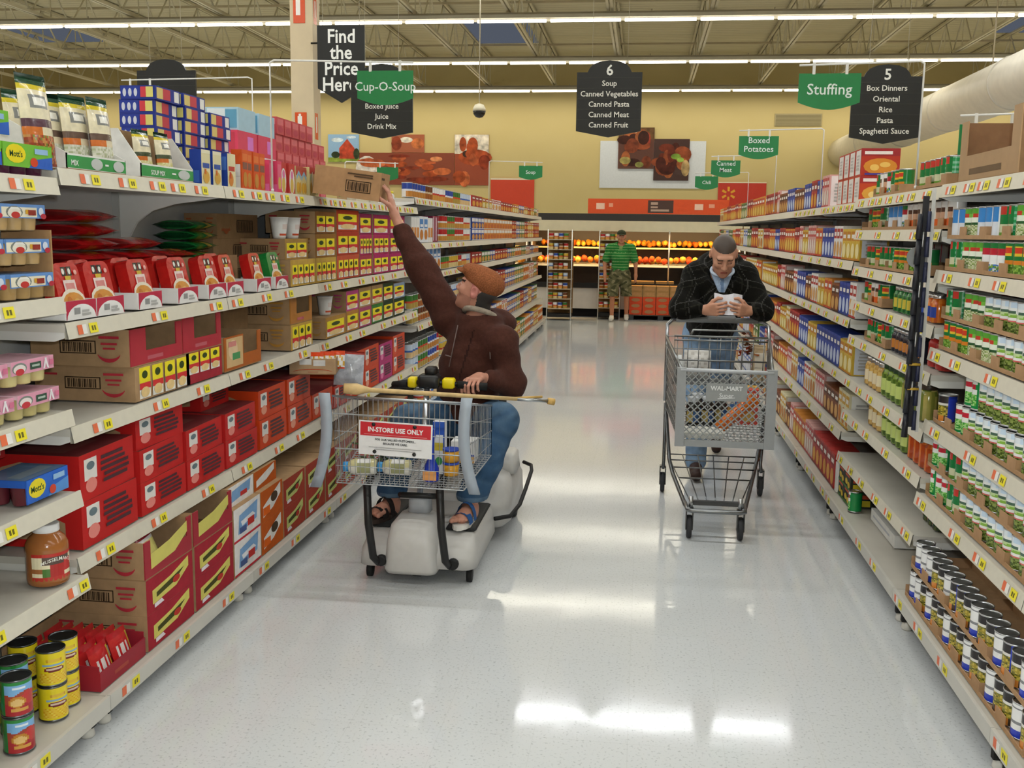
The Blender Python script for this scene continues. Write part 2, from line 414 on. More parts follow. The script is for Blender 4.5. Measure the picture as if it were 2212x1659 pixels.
def rack(side, y0, y1, shelves, base, topz, backx, label, tags=True, depth_b=None, seed=0, tagstep=0.3, group=None):
    """shelves: list of (z, x of lip); base: (z, x)"""
    r = random.Random(seed); L = y1 - y0; yc = (y0+y1)/2
    sg = -1 if side == 'L' else 1
    e = empty('shelf_rack', (backx, yc, 0), RZ[side]); tag(e, label, 'shelf rack', group)
    # local frame: x along the rack, y into the rack (0 = back panel)
    b = MB().box(-L/2+0.003, L/2-0.003, 0.0, 0.02, 0.16, topz, 'C9C8C4', 'enamel')
    for zz in np.arange(0.35, topz-0.05, 0.3): b.box(-L/2+0.02, L/2-0.02, -0.002, 0.0, zz, zz+0.006, 'A9A8A4', 'enamel')
    b.obj('back_panel', e)
    for sx in (-1, 1):
        xa = sx*(L/2-0.009); MB().box(xa-0.007, xa+0.007, -0.03, -0.0005, 0.0, topz+0.02, 'BDBBB4', 'steel' if False else 'enamel').obj('upright', e)
    bz, bx = base; dpt = abs(backx-bx)
    bb = MB(); fy = -dpt
    bb.box(-L/2+0.002, L/2-0.002, fy+0.012, -0.002, bz-0.022, bz, 'C6C0B3', 'enamel')
    bb.box(-L/2+0.002, L/2-0.002, fy, fy+0.012, bz-0.048, bz+0.004, 'CFCBC0', 'enamel')
    bo = bb.obj('base_deck', e)
    MB().box(-L/2+0.002, L/2-0.002, fy+0.14, fy+0.15, 0.0, bz-0.024, '3A3936', 'matte').obj('kick_plate', e)
    for sx in (-1, 1):
        f = MB(); xx = sx*(L/2-0.05); f.box(xx-0.012, xx+0.012, fy+0.03, fy+0.138, 0.035, bz-0.023, '2E2D2B', 'matte')
        f.lathe([(0.02,0),(0.024,0.008),(0.02,0.03),(0.012,0.036)], 10, 'D7D3C8', 'plastic', Matrix.Translation((xx, fy+0.055, 0)))
        f.obj('foot', e)
    def tagrow(par, y, z, n):
        if not tags: return
        x = -L/2 + r.uniform(0.05, 0.12)
        while x < L/2 - 0.1:
            a = link('price_tag', tag_r, par, (x, y, z)); bq = link('price_tag', tag_y, par, (x+0.075, y, z))
            x += r.uniform(tagstep*0.85, tagstep*1.6)
    tagrow(bo, fy-0.0005, bz-0.022, 5)
    for k, (z, x) in enumerate(shelves):
        d = abs(backx - x)
        so = link('shelf', shelf_mesh(L, d-0.004, 0.045, big=(k == 0 and side == 'L')), e, (0, -d, z))
        if tags:
            xx = -L/2 + r.uniform(0.05, 0.15)
            while xx < L/2 - 0.1:
                link('price_tag', tag_r, so, (xx, -0.0015+0.004, -0.021), (-0.19, 0, 0)); link('price_tag', tag_y, so, (xx+0.075, -0.0015+0.004, -0.021), (-0.19, 0, 0))
                xx += r.uniform(0.85, 1.5)*(STEP0 if k == 0 else tagstep)
    return e
P = 1.22
LB = -2.24
LZ_A = [(1.752, -1.74), (1.397, -1.74), (1.05, -1.73), (0.793, -1.715), (0.522, -1.705)]
LZ_B = [(1.783, -1.74), (1.316, -1.74), (0.990, -1.74), (0.567, -1.74)]
LZ_S = [(1.86, -1.76), (1.51, -1.74), (1.26, -1.74), (0.87, -1.74), (0.48, -1.72)]
LBASE = (0.116, -1.66)
YJ = 2.88
rack('L', YJ-P, YJ, LZ_A, LBASE, 1.80, LB, 'left shelf rack nearest the camera holding applesauce and canned apples', seed=3, tagstep=0.3)
nm = ['second', 'third', 'fourth', 'fifth']
for k in range(4):
    rack('L', YJ+P*k, YJ+P*(k+1), LZ_B, LBASE, 1.80, LB, '%s left shelf rack from the camera, holding instant noodles' % nm[k], seed=10+k, tagstep=0.33)
for k in range(8):
    rack('L', YJ+P*(4+k), YJ+P*(5+k), LZ_S, LBASE, 1.88, LB, '%s left shelf rack from the camera, holding canned soup' % ORD[5+k], tags=(k < 2), seed=20+k, tagstep=0.3)
RB = 1.72
RZ_N = [(1.818, 1.15), (1.485, 1.15), (1.175, 1.15), (0.88, 1.15), (0.575, 1.14)]
RZ_M = [(1.812, 1.15), (1.645, 1.16), (1.447, 1.16), (1.258, 1.16), (1.065, 1.16), (0.828, 1.15), (0.635, 1.15), (0.388, 1.14)]
RZ_F = [(1.80, 1.16), (1.472, 1.16), (1.147, 1.16), (0.82, 1.16), (0.50, 1.15)]
RBASE = (0.156, 1.085)
RJ = 4.24; RQ = 1.66
rack('R', RJ-2*P, RJ-P, RZ_N, RBASE, 1.82, RB, 'right shelf rack at the photo edge holding canned vegetables', seed=31)
rack('R', RJ-P, RJ, RZ_N, RBASE, 1.82, RB, 'near right shelf rack of green bean and vegetable cans', seed=32)
rack('R', RJ, RJ+RQ, RZ_M, RBASE, 1.82, RB, 'right shelf rack with many close shelves of jars and small cans', seed=33)
RF0 = RJ+RQ
for k in range(9):
    rack('R', RF0+P*k, RF0+P*(k+1), RZ_F, RBASE, 1.80, RB, 'right shelf rack of boxed dinners, %s past the jar rack' % (ORD[k] if k else 'first'), tags=(k < 2), seed=40+k, tagstep=0.3)
# rear halves of the racks, facing the neighbouring aisles
def rear(side, y0, y1, z, label):
    x = LB-0.022 if side == 'L' else RB+0.022
    e = empty('rear_rack', (x, (y0+y1)/2, 0), -RZ[side]); tag(e, label, 'shelf rack')
    L = y1-y0
    MB().box(-L/2, L/2, 0.0, 0.001, 0.1, z, 'C9C8C4', 'enamel').obj('back_panel', e)
    for zz in (z-0.02, 0.14): link('shelf', shelf_mesh(L, 0.5, 0.045), e, (0, -0.505, zz))
rear('L', YJ-P, YJ+12*P, 1.80, 'rear side of the left rack, facing the juice aisle')
rear('R', RJ-2*P, RF0+9*P, 1.80, 'rear side of the right rack, facing the next aisle')
# ------------------------------------------------------------------ product makers (local: x along shelf, y into shelf, z up, front at y=0)
def FRONT(w, h): return ((-w/2, 0, 0), (w, 0, 0), (0, 0, h))
def SIDEL(w, d, h): return ((-w/2, d, 0), (0, -d, 0), (0, 0, h))
def SIDER(w, d, h): return ((w/2, 0, 0), (0, d, 0), (0, 0, h))
def TOP(w, d, h): return ((-w/2, 0, h), (w, 0, 0), (0, d, 0))
def carton(name, w, d, h, col, front=(), side=(), top=(), mat='card', cols=None, sider=None):
    b = MB().box(-w/2, w/2, 0, d, 0, h, col, mat, cols=cols)
    b.ops(front, *FRONT(w, h), mat); b.ops(side, *SIDEL(w, d, h), mat)
    b.ops(side if sider is None else sider, *SIDER(w, d, h), mat); b.ops(top, *TOP(w, d, h), mat)
    return b.mesh(name)
K1, K2, K3 = 'B08E68', '9C7B58', 'C4A27C'
def open_carton(name, w, d, h, front_col, u0, u1, zc, sides=K1, front=(), side=(), t=0.004, inner=K2, hb=None, slope=False):
    """open-topped corrugated box with a U cut in its front wall"""
    hb = hb or h; b = MB()
    b.box(-w/2, w/2, 0, d, 0, t, inner, 'kraft')
    b.box(-w/2+t, w/2-t, d-t, d, t, hb, inner, 'kraft')
    for sx in (-1, 1):
        x0, x1 = (-w/2, -w/2+t) if sx < 0 else (w/2-t, w/2)
        if slope:
            q = [(0, t), (d, t), (d, hb), (d*0.75, hb), (0, zc*h)]
            b.add([(x0, y, z) for y, z in q] + [(x1, y, z) for y, z in q], [(0,1,2,3,4)[::-1], (5,6,7,8,9)] + [(i, (i+1)%5, 5+(i+1)%5, 5+i) for i in range(5)], sides, 'kraft')
        else:
            b.box(x0, x1, t, d-t, t, h, sides, 'kraft')
    a, c = -w/2 + u0*w, -w/2 + u1*w
    q = [(-w/2, t), (w/2, t), (w/2, h if not slope else zc*h), (c, h if not slope else zc*h), (c-0.05*w, zc*h), (a+0.05*w, zc*h), (a, h if not slope else zc*h), (-w/2, h if not slope else zc*h)]
    # front wall in three convex strips
    hh = h if not slope else zc*h
    b.box(-w/2, w/2, 0, t, t, zc*h, front_col, 'card')
    if not slope:
        for x0, x1, xi in ((-w/2, a, a+0.05*w), (c, w/2, c-0.05*w)):
            b.box(x0, x1, 0, t, zc*h, h, front_col, 'card')
    b.ops(front, (-w/2, 0, 0), (w, 0, 0), (0, 0, h), 'card')
    if not slope:
        b.ops(side, (-w/2, d, 0), (0, -d, 0), (0, 0, h), 'kraft'); b.ops(side, (w/2, 0, 0), (0, d, 0), (0, 0, h), 'kraft')
    return b.mesh(name)
def can(name, r, h, fn, seg=20, n=7, lid='C4C6C8', rim=True):
    b = MB(); rm = r*0.035
    zs = [0.03 + 0.94*i/n for i in range(n+1)]
    b.lathe([(r*0.94, 0), (r+0.0012, 0.001), (r+0.0012, 0.004), (r, 0.006)], seg, lid, 'tin', cap=True)
    def col(a, i):
        th = (a + PI/2 + PI) % (2*PI) - PI
        return fn(th, (i+0.5)/n)
    b.lathe([(r, 0.006 + (h-0.012)*i/n) for i in range(n+1)], seg, col, 'gloss', cap=False)
    b.lathe([(r, h-0.006), (r+0.0012, h-0.004), (r+0.0012, h-0.0005), (r*0.95, h-0.001), (r*0.93, h-0.004)], seg, lid, 'tin', cap=False)
    b.add([(r*0.93*math.cos(2*PI*k/seg), r*0.93*math.sin(2*PI*k/seg), h-0.004) for k in range(seg)], [tuple(range(seg))], lid, 'tin')
    me = b.mesh(name)
    me.transform(Matrix.Translation((0, r, 0))); AXR[me.name] = r
    return me
def pouch(name, w, h, d, fn, nx=8, nz=12, mat='film', flat=0.07, lean=0.0, crimp=(.18, .25, .6)):
    """pillow bag standing on its end; fn(u, v) gives the print colour (v up)"""
    b = MB()
    for sgn in (-1, 1):
        vs = []; fs = []; cs = []
        for j in range(nz+1):
            v = j/nz
            for i in range(nx+1):
                u = i/nx
                pr = (max(0.0, math.sin(PI*u))**0.55) * (min(1.0, max(0.0, (v-flat*0.3)/crimp[0]))**crimp[2]) * (min(1.0, max(0.0, (1-flat-v)/crimp[1]))**crimp[2])
                wob = 0.06*math.sin(9*u+5*v)*pr
                vs.append(((u-0.5)*w*(1-0.06*pr), d/2 + sgn*d/2*(pr+wob) + lean*v*h, v*h))
        for j in range(nz):
            for i in range(nx):
                q = (j*(nx+1)+i, j*(nx+1)+i+1, (j+1)*(nx+1)+i+1, (j+1)*(nx+1)+i)
                fs.append(q if sgn < 0 else q[::-1]); cs.append(fn((i+.5)/nx, (j+.5)/nz))
        b.add(vs, fs, cs, mat, True)
    return b.mesh(name)
def flat_bag(name, w, d, h, fn, mat='film'):
    """pillow bag lying flat, its crimped ends left and right"""
    me = pouch(name, d, w, h, lambda u, v: fn(v, u), 10, 18, mat, crimp=(.10, .10, .5), flat=.05)
    me.transform(Matrix(((0,0,1,-w/2),(1,0,0,d/2),(0,1,0,0),(0,0,0,1))))
    return me
def bars(u0, v0, u1, v1, n, col, seedv=0):
    r = random.Random(seedv + n); o = []
    for i in range(n):
        v = v1 - (v1-v0)*(i+0.5)/n; hh = (v1-v0)/n*0.3
        o.append(('r', u0 + r.uniform(0, .1)*(u1-u0), v-hh, u1 - r.uniform(0, .25)*(u1-u0), v+hh, col))
    return o
def barcode(u0, v0, u1, v1, ink='3A2A1A', bg=None):
    o = [('r', u0, v0, u1, v1, ink), ('r', u0+.012, v0+.03, u1-.012, v1-.03, bg or K1)]
    n = 16
    for i in range(n):
        a = u0+.03+(u1-u0-.06)*i/n; o.append(('r', a, v0+.05, a+(u1-u0)/n*(0.32 if i % 3 else 0.62), v1-.05, ink))
    return o
def arc(cu, cv, ru, rv, th, col, a0=200, a1=340, n=8):
    A = [math.radians(a0+(a1-a0)*i/n) for i in range(n+1)]
    return [('p', [(cu+ru*math.cos(a), cv+rv*math.sin(a)), (cu+ru*math.cos(b), cv+rv*math.sin(b)), (cu+ru*math.cos(b), cv+(rv+th)*math.sin(b)), (cu+ru*math.cos(a), cv+(rv+th)*math.sin(a))][::-1], col) for a, b in zip(A[:-1], A[1:])]
def kraft_side(ink):
    return barcode(.30, .35, .66, .70) + [('r', .08, .74, .24, .80, ink), ('r', .70, .76, .90, .83, ink), ('r', .72, .60, .88, .66, ink), ('r', .74, .48, .86, .53, ink)] + arc(.80, .42, .12, .18, .10, ink)
def cups_front(frame, n, top='F2DE2E', mid='D63B3A', low='E9C98C', v0=.08, v1=.80):
    o = [('r', 0, 0, 1, 1, frame)]
    for i in range(n):
        a = .07 + .86*i/n; c = .07 + .86*(i+1)/n - .03
        o += [('r', a, v0, c, v1, 'F2EEE4'), ('r', a, v0+(v1-v0)*.5, c, v1, top), ('e', (a+c)/2, v0+(v1-v0)*.76, (c-a)*.26, (v1-v0)*.13, '3E4A20'),
              ('r', a, v0+(v1-v0)*.3, c, v0+(v1-v0)*.5, mid), ('e', (a+c)/2, v0+(v1-v0)*.2, (c-a)*.4, (v1-v0)*.17, low)]
    return o
# --- cartons of cup noodles
def cup_carton(w, d, h, frame, n=3, ink='B5303C', mid=None):
    return carton('noodle_carton', w, d, h, K1, cups_front(frame, n, mid=mid or 'D63B3A'), kraft_side(ink), mat='kraft')
# --- red carton with big perforated kraft oval on its end
def oval_carton(w, d, h, col, ink, badge='E8E2DA'):
    dk = '4A2A30'
    fr = [('r', 0, 0, 1, 1, col), ('r', .08, .42, .30, .88, badge), ('e', .19, .72, .07, .09, '6A7A80'), ('e', .19, .30, .10, .16, ink)] + bars(.36, .22, .92, .86, 5, dk, 3)
    pts = [(.16, .5), (.26, .72), (.44, .84), (.62, .78), (.84, .56), (.84, .24), (.62, .16), (.30, .18)]
    sd = [('r', 0, 0, 1, 1, col), ('p', pts, K1)]
    return carton('noodle_carton', w, d, h, K1, fr, sd, [('r', 0, 0, 1, 1, '7A2A2C'), ('r', .1, .2, .7, .7, '8A4A44')], cols={'f': col, 'l': col, 'r': col})
# --- cup packs
def cup_pack(cup_col, sleeve, band_ops, top_ops, n=3, r=0.032, h=0.062, sh=0.036, name='cup_pack'):
    b = MB(); seg = 12
    b.lathe([(r*0.74, 0), (r*0.80, 0.004), (r*0.97, h-0.004), (r*1.04, h-0.002), (r*1.04, h)], seg, cup_col, 'jelly')
    cup = b.mesh('cup'); w = n*2.1*r; d = 2*2.1*r
    s = MB().box(-w/2-.003, w/2+.003, -.003, d+.003, h+.0005, h+sh*0.35, sleeve, 'gloss')
    # sleeve skirts folded down over the front and back rows
    for y0, y1 in ((-.0065, -.0035), (d+.0035, d+.0065)):
        s.box(-w/2-.003, w/2+.003, y0, y1, h-sh*0.75, h+sh*0.35, sleeve, 'gloss')
    s.ops(band_ops, (-w/2-.003, -.0067, h-sh*0.75), (w+.006, 0, 0), (0, 0, sh*1.1), 'gloss')
    s.ops(top_ops, (-w/2-.003, -.003, h+sh*0.35), (w+.006, 0, 0), (0, d+.006, 0), 'gloss')
    sl = s.mesh('sleeve')
    parts = [('sleeve', sl, (0,0,0), 0)]
    for i in range(n):
        for j in range(2): parts.append(('cup', cup, (-w/2 + (i+.5)*2.1*r, (j+.5)*2.1*r, 0), 0))
    return parts
apple_band = [('r', 0, 0, 1, 1, '6F9BD6'), ('r', .0, .08, .80, .78, 'F3ECD2'), ('e', .28, .42, .19, .44, '8A8F86'), ('e', .28, .36, .155, .36, 'F1EAD8'), ('e', .30, .22, .10, .24, 'C9403A'), ('p', [(.14,.55),(.2,.78),(.36,.78),(.43,.55),(.36,.62),(.2,.62)], 'F7F4EA'),
              ('r', .52, .3, .6, .62, 'E0A93A'), ('r', .58, .22, .76, .6, '9C3A30'), ('e', .88, .5, .06, .3, 'DDE6F2'), ('e', .93, .16, .07, .2, 'C23A48')]
pink_band = [('r', 0, 0, 1, 1, 'E9A3B8'), ('e', .18, .45, .17, .42, '8A8F86'), ('e', .18, .4, .14, .34, 'F3E7E0'), ('e', .18, .2, .1, .25, 'CF4348'), ('r', .42, .22, .68, .72, '3E5A48'), ('r', .46, .4, .64, .56, 'B9C6B8'), ('p', [(.72,.1),(.78,.9),(.82,.9),(.76,.1)], 'F7F0F0'), ('p', [(.82,.1),(.76,.9),(.80,.9),(.86,.1)], 'F7F0F0'), ('r', .88, .3, .98, .7, 'E27C9A')]
PR_APPLE = cup_pack('CBA56A', '6F9BD6', apple_band, [('r', .03, .05, .97, .95, '86ABD9')])
PR_PINK = cup_pack('DCCB88', 'EFC3CE', pink_band, [('r', .03, .05, .97, .95, 'E9AFC0')])
mott = lambda bg, sw: [('r', 0, 0, 1, 1, bg), ('p', [(.5,0),(1,0),(1,.55),(.6,.35)], sw), ('e', .24, .55, .2, .4, 'F0DC2A'), ('t', "Mott's", .24, .42, .36, '1F4A2A', .02), ('e', .6, .25, .08, .2, 'D8482C'), ('r', .62, .62, .9, .85, '9DC4E8')]
PR_MOTTP = cup_pack('5A2440', '7CBF3C', mott('79C142', '2F66C8'), [('r', 0, 0, 1, 1, '6AAE38')], h=0.066, sh=0.06, r=0.036)
PR_MOTTB = cup_pack('6E2A34', '2A62C4', mott('2E6BD0', '5E9AE0'), [('r', 0, 0, 1, 1, '6D87A8'), ('r', .1, .2, .9, .5, '8A9AA8')], h=0.058, sh=0.065, r=0.033)
# --- left near rack (applesauce)
LX = -1.775
def lab(s): return s
for k in range(3):
    place(PR_APPLE, 'applesauce_pack', 'blue and cream applesauce cup pack, %s of three stacked on left rack' % ['bottom', 'middle', 'top'][k], 'cup pack', (LX, 2.745 + 0.012*(1-k), 1.4035+0.099*k), 'L', 'applesauce packs on the near left rack')
    place(PR_APPLE, 'applesauce_pack', 'blue and cream applesauce cup pack cut by the left photo edge, %s of stack' % ['bottom', 'middle', 'top'][k], 'cup pack', (LX, 2.525, 1.4035+0.099*k), 'L', 'applesauce packs on the near left rack')
cs = open_carton('tray', 0.02, 0.12, 0.2, K1, .1, .9, .9, K1)
b = MB().box(0, 0.006, 0, 0.16, 0, 0.20, 'B48C60', 'kraft').box(-0.4, 0.0, 0.158, 0.164, 0, 0.14, 'B48C60', 'kraft').mesh('cardboard_tray')
place(b, 'cardboard_tray', 'brown cardboard tray standing beside the stacked applesauce packs', 'tray', (LX+0.005, 2.862, 1.4035), 'L')
for k in range(2):
    place(PR_PINK, 'applesauce_pack', 'pink ribbon applesauce cup pack, %s of two on the third left shelf' % ['lower', 'upper'][k], 'cup pack', (LX, 2.755-0.02*k, 1.0565+0.099*k), 'L', 'pink applesauce packs')
    place(PR_PINK, 'applesauce_pack', 'pink ribbon applesauce cup pack cut by photo edge, %s of two' % ['lower', 'upper'][k], 'cup pack', (LX, 2.53-0.02*k, 1.0565+0.099*k), 'L', 'pink applesauce packs')
place(PR_MOTTP, 'fruit_cup_pack', 'purple fruit cup pack in green sleeve on the top left shelf', 'cup pack', (LX+0.01, 2.755, 1.7585), 'L', 'purple fruit cups')
place(PR_MOTTP, 'fruit_cup_pack', 'purple fruit cup pack in green sleeve at the upper left photo edge', 'cup pack', (LX-0.02, 2.60, 1.8462), 'L', 'purple fruit cups')
place(PR_MOTTP, 'fruit_cup_pack', 'purple fruit cup pack in green sleeve below the one at photo edge', 'cup pack', (LX+0.01, 2.513, 1.7585), 'L', 'purple fruit cups')
place(PR_MOTTB, 'fruit_cup_pack', 'dark red fruit cup pack in blue sleeve above the apple juice jar', 'cup pack', (LX+0.01, 2.76, 0.7995), 'L')
redb = carton('red_fruit_carton', 0.24, 0.16, 0.105, 'B01E22', [('r', .1, .15, .6, .7, '7A1A28'), ('r', .45, .5, .9, .85, 'C8403C'), ('r', .55, .1, .9, .35, 'D9CFC8')], [('r', .1, .2, .8, .8, '8A1A22')])
for k in range(2): place(redb, 'red_fruit_carton', '%s red carton behind the blue sleeved fruit cups' % ['lower', 'upper'][k], 'carton', (-1.94, 2.66+0.05*k, 0.7995+0.107*k), 'L', 'red cartons behind fruit cups')
# --- the large applesauce jar
def jar():
    b = MB(); J = 'A5642F'
    b.lathe([(0.050,0),(0.060,0.006),(0.062,0.02),(0.0615,0.035),(0.0605,0.10),(0.062,0.112),(0.061,0.128),(0.052,0.146),(0.040,0.157),(0.036,0.162),(0.036,0.170)], 28, J, 'jelly', Matrix.Translation((0,.062,0)))
    body = b.mesh('jar_body')
    l = MB()
    R = 0.0618
    def pt(th, z): return (R*math.sin(th), .062-R*math.cos(th), z)
    N = 14
    for i in range(N):
        t0 = -1.25+2.5*i/N; t1 = -1.25+2.5*(i+1)/N; u = (i+.5)/N
        zs = [0.022, 0.034, 0.046, 0.060, 0.072, 0.084, 0.096, 0.106]
        for j in range(7):
            v = (j+.5)/7
            c = 'C23328' if v < .15 or v > .87 else 'EFE3BC'
            if .15 < v < .55 and .38 < u < .62: c = 'B82A24'
            elif .3 < v < .72 and .62 < u < .86: c = 'C4302A'
            elif .15 < v < .4 and .2 < u < .38: c = '4E7A34'
            elif .28 < v < .42 and u < .3: c = 'A86A3A'
            elif .55 < v < .87 and .22 < u < .8: c = '5A463C'
            elif v < .4 and u > .86: c = '3E6A34'
            l.add([pt(t0,zs[j]), pt(t1,zs[j]), pt(t1,zs[j+1]), pt(t0,zs[j+1])], [(0,1,2,3)], c, 'gloss', True)
    me = l
    vs, fs, w, h = glyphs("MUSSELMAN'S", .01)
    s = 0.0155
    l.add([(lambda th, z: ((R+.0009)*math.sin(th), .062-(R+.0009)*math.cos(th), z))((x-w/2)*s/R, 0.083+y*s-0.055*((x-w/2)*s/0.1)**2*10*.1) for x, y in vs], fs, 'F4F0E2', 'gloss')
    label = l.mesh('jar_label')
    c = MB().lathe([(0.037,0),(0.0385,0.002),(0.0385,0.022),(0.036,0.025)], 28, 'F0EFEC', 'plastic', Matrix.Translation((0,.062,0.164))).mesh('lid')
    return [('jar_body', body, (0,0,0), 0), ('jar_label', label, (0,0,0), 0), ('lid', c, (0,0,0), 0)]
place(jar(), 'applesauce_jar', 'large brown applesauce jar with white lid on its own shelf', 'jar', (-1.735, 2.75, 0.5285), 'L', drz=-0.55)
# --- bottom left cans
def f_red(th, t):
    if th < -1.0: return '1E7A34' if th > -2.4 else 'D8D4CC'
    if th > 1.5: return '1E7A34'
    if t > .90: return '2E8A3E'
    if t > .66 + .06*math.sin(3*th): return '7FB4E2' if not (abs(t-.80) < .03 and abs(th) < .4) else 'E6EEF4'
    if (th+.15)**2/.30 + (t-.40)**2/.030 < 1: return 'E8C078' if (th+.15)**2/.16 + (t-.38)**2/.012 < 1 else 'C8882E'
    if (th-.75)**2/.35 + (t-.5)**2/.05 < 1: return 'C83A34'
    if abs(t-.16) < .05 and abs(th) < .55: return 'D8A04A'
    return 'B02A30' if t < .35 else 'A8442E'
def f_yel(th, t):
    if abs(th) > 1.5: return 'E8D020'
    if t > .86: return 'F0D822'
    if abs(t-.76) < .05 and abs(th) < .62: return 'D2A22E' if int(th*12) % 2 else 'E9C040'
    if abs(t-.63) < .035 and abs(th) < .85: return '8FB0C8'
    if (th/.75)**2 + ((t-.49)/.085)**2 < 1: return '7A2A22' if abs(t-.49) > .03 or abs(th) > .5 else 'E2C8B0'
    if t < .36 and t > .06 and abs(th) < 1.2: return ['F3D848', 'E8B01E', 'F0C83A'][int(abs(math.sin(th*5+t*11))*2.9)]
    return 'F0D822'
C_RED = can('fruit_can', 0.042, 0.112, f_red, 44, 32, lid='6E7276'); C_YEL = can('fruit_can', 0.042, 0.112, f_yel, 44, 32, lid='6E7276')
zb = 0.1205
cl = [('green and red apple', C_RED, [(2.475,.0,2),(2.573,.075,2),(2.46,.19,2)]), ('yellow apple', C_YEL, [(2.672,.015,2),(2.765,.03,2),(2.70,.125,2),(2.60,.185,2),(2.80,.13,1)])]
pos_word = {(2.475,.0): 'front left, at the photo corner', (2.573,.075): 'second from the left', (2.46,.19): 'behind, at the photo edge', (2.672,.015): 'front, right of the red cans', (2.765,.03): 'rightmost at the front', (2.70,.125): 'behind the front yellow cans', (2.60,.185): 'rear, behind the red cans', (2.80,.13): 'single at rear right'}
for look, me, L in cl:
    for y, dx, n in L:
        for k in range(n):
            place(me, 'fruit_can', '%s can on bottom left shelf, %s%s' % (look, pos_word[(y,dx)], (', upper' if k else ', lower') if n > 1 else ''), 'can', (-1.70-dx, y+.05, zb+0.1125*k), 'L', 'apple cans on the bottom left shelf', drz=-0.6+0.2*math.sin(y*60+k))
# --- soup mix bags in open trays on the top left shelf
def f_soup(dark, low):
    def f(u, v):
        if v > .88: return '1F4A34'
        if v > .83: return 'D8C22E'
        if v > .50:
            if (abs(u-.5) < .30 and abs(v-.70) < .075): return 'F2EEE2' if (abs(u-.5) < .22 and abs(v-.70) < .04) else '8A8A86'
            return 'E9DDBB'
        if v > .42: return dark
        if v > .33: return 'D2702A' if u < .45 else 'E0D2B0'
        r = random.Random(int(u*50)*97+int(v*50)).random()
        return low[int(r*len(low))]
    return f
BAG_A = pouch('soup_mix_bag', 0.125, 0.27, 0.05, f_soup('5A3A48', ['B5562E', '8A4A2A', 'C98A4A', '7A8A3A', 'A04028']), 20, 34)
BAG_B = pouch('soup_mix_bag', 0.12, 0.24, 0.045, f_soup('6A5448', ['D9D8C4', 'CFD2B8', 'E6E4D4', 'B9BE98']), 20, 34)
BAG_C = pouch('soup_mix_bag', 0.105, 0.17, 0.045, f_soup('4A5238', ['D8CF8E', 'CFC27A', 'E6E0B0', 'D9D09A']), 20, 34)
TRAY = open_carton('soup_tray', 0.36, 0.30, 0.20, 'EDEAE2', 0.02, .98, .25, 'DCD9D2', [('r', 0, .03, 1, .22, '3E9A50'), ('t', 'MIX', .12, .07, .12, 'F2F2EC', .02), ('e', .48, .125, .10, .09, 'C9CCC8'), ('r', .62, .11, .68, .14, 'F2F2EC'), ('e', .86, .125, .10, .09, 'C9CCC8')], hb=0.17, slope=True)
TRAY2 = open_carton('soup_tray', 0.42, 0.11, 0.20, 'EDEAE2', 0.02, .98, .25, 'DCD9D2', [('r', 0, .03, 1, .22, '3E9A50'), ('t', 'SOUP MIX', .30, .07, .12, 'F2F2EC', .02), ('r', .56, .11, .64, .14, 'F2F2EC'), ('e', .80, .125, .12, .09, 'C9CCC8')], hb=0.17, slope=True)
zt = 1.783+0.007
place(TRAY, 'soup_tray', 'green and white soup mix display tray, nearest on the top left shelf', 'display tray', (LX, 3.16, zt), 'L', 'soup mix trays')
place(TRAY2, 'soup_tray', 'green and white soup mix display tray beside the blue cartons', 'display tray', (LX, 3.66, zt), 'L', 'soup mix trays')
place(BAG_A, 'soup_mix_bag', 'tall cream soup mix bag with dark green header, leftmost and largest', 'bag', (LX-0.012, 2.905, zt+0.008), 'L', 'soup mix bags', drz=-0.15, tilt=(-0.12, 0, 0))
for i, (y, dx, z, rz) in enumerate([(3.06, .17, .012, -.3), (3.12, .115, .012, -.3), (3.19, .06, .012, -.2), (3.265, .012, .012, -.05)]):
    place(BAG_B, 'soup_mix_bag', 'cream soup mix bag in the nearest tray, %s from the left' % ['first', 'second', 'third', 'fourth'][i], 'bag', (LX-dx, y, zt+z), 'L', 'soup mix bags', drz=rz, tilt=(-0.1, 0, 0))
for i, (y, dx, rz) in enumerate([(3.58, .03, -.1), (3.71, .012, -.05)]):
    place(BAG_C, 'soup_mix_bag', 'short yellow soup mix bag in the second tray, %s one' % ['left', 'right'][i], 'bag', (LX-dx, y, zt+.012), 'L', 'soup mix bags', drz=rz, tilt=(-0.12, 0, 0))
# blue soup cartons stacked behind the trays
BLUE = carton('soup_carton', 0.145, 0.20, 0.052, '22348E', [('r', .02, .1, .55, .9, '2A3E9C'), ('e', .12, .5, .05, .3, 'D6DAE8'), ('e', .28, .5, .05, .3, 'D6DAE8'), ('e', .44, .5, .05, .3, 'D6DAE8'), ('r', .58, .15, .74, .9, 'D6404A'), ('r', .74, .15, .94, .9, 'E3D67A')],
              [('r', .05, .1, .3, .9, 'E0C878'), ('r', .3, .1, .6, .9, 'C8404A'), ('r', .75, .1, .95, .9, 'E9E6E0')])
for ci, (y, x, cnt) in enumerate([(3.81, -1.965, 7), (4.03, -1.955, 7), (4.25, -1.94, 6)]):
    for k in range(cnt):
        place(BLUE, 'soup_carton', 'blue instant soup carton, %s stack behind the trays, %s from bottom' % (['left', 'middle', 'right'][ci], ['first', 'second', 'third', 'fourth', 'fifth', 'sixth', 'seventh'][k]), 'carton', (x+rnd.uniform(-.006, .006), y+rnd.uniform(-.005, .005), zt+0.0525*k), 'F', 'stacked blue soup cartons', drz=rnd.uniform(-.03, .03))
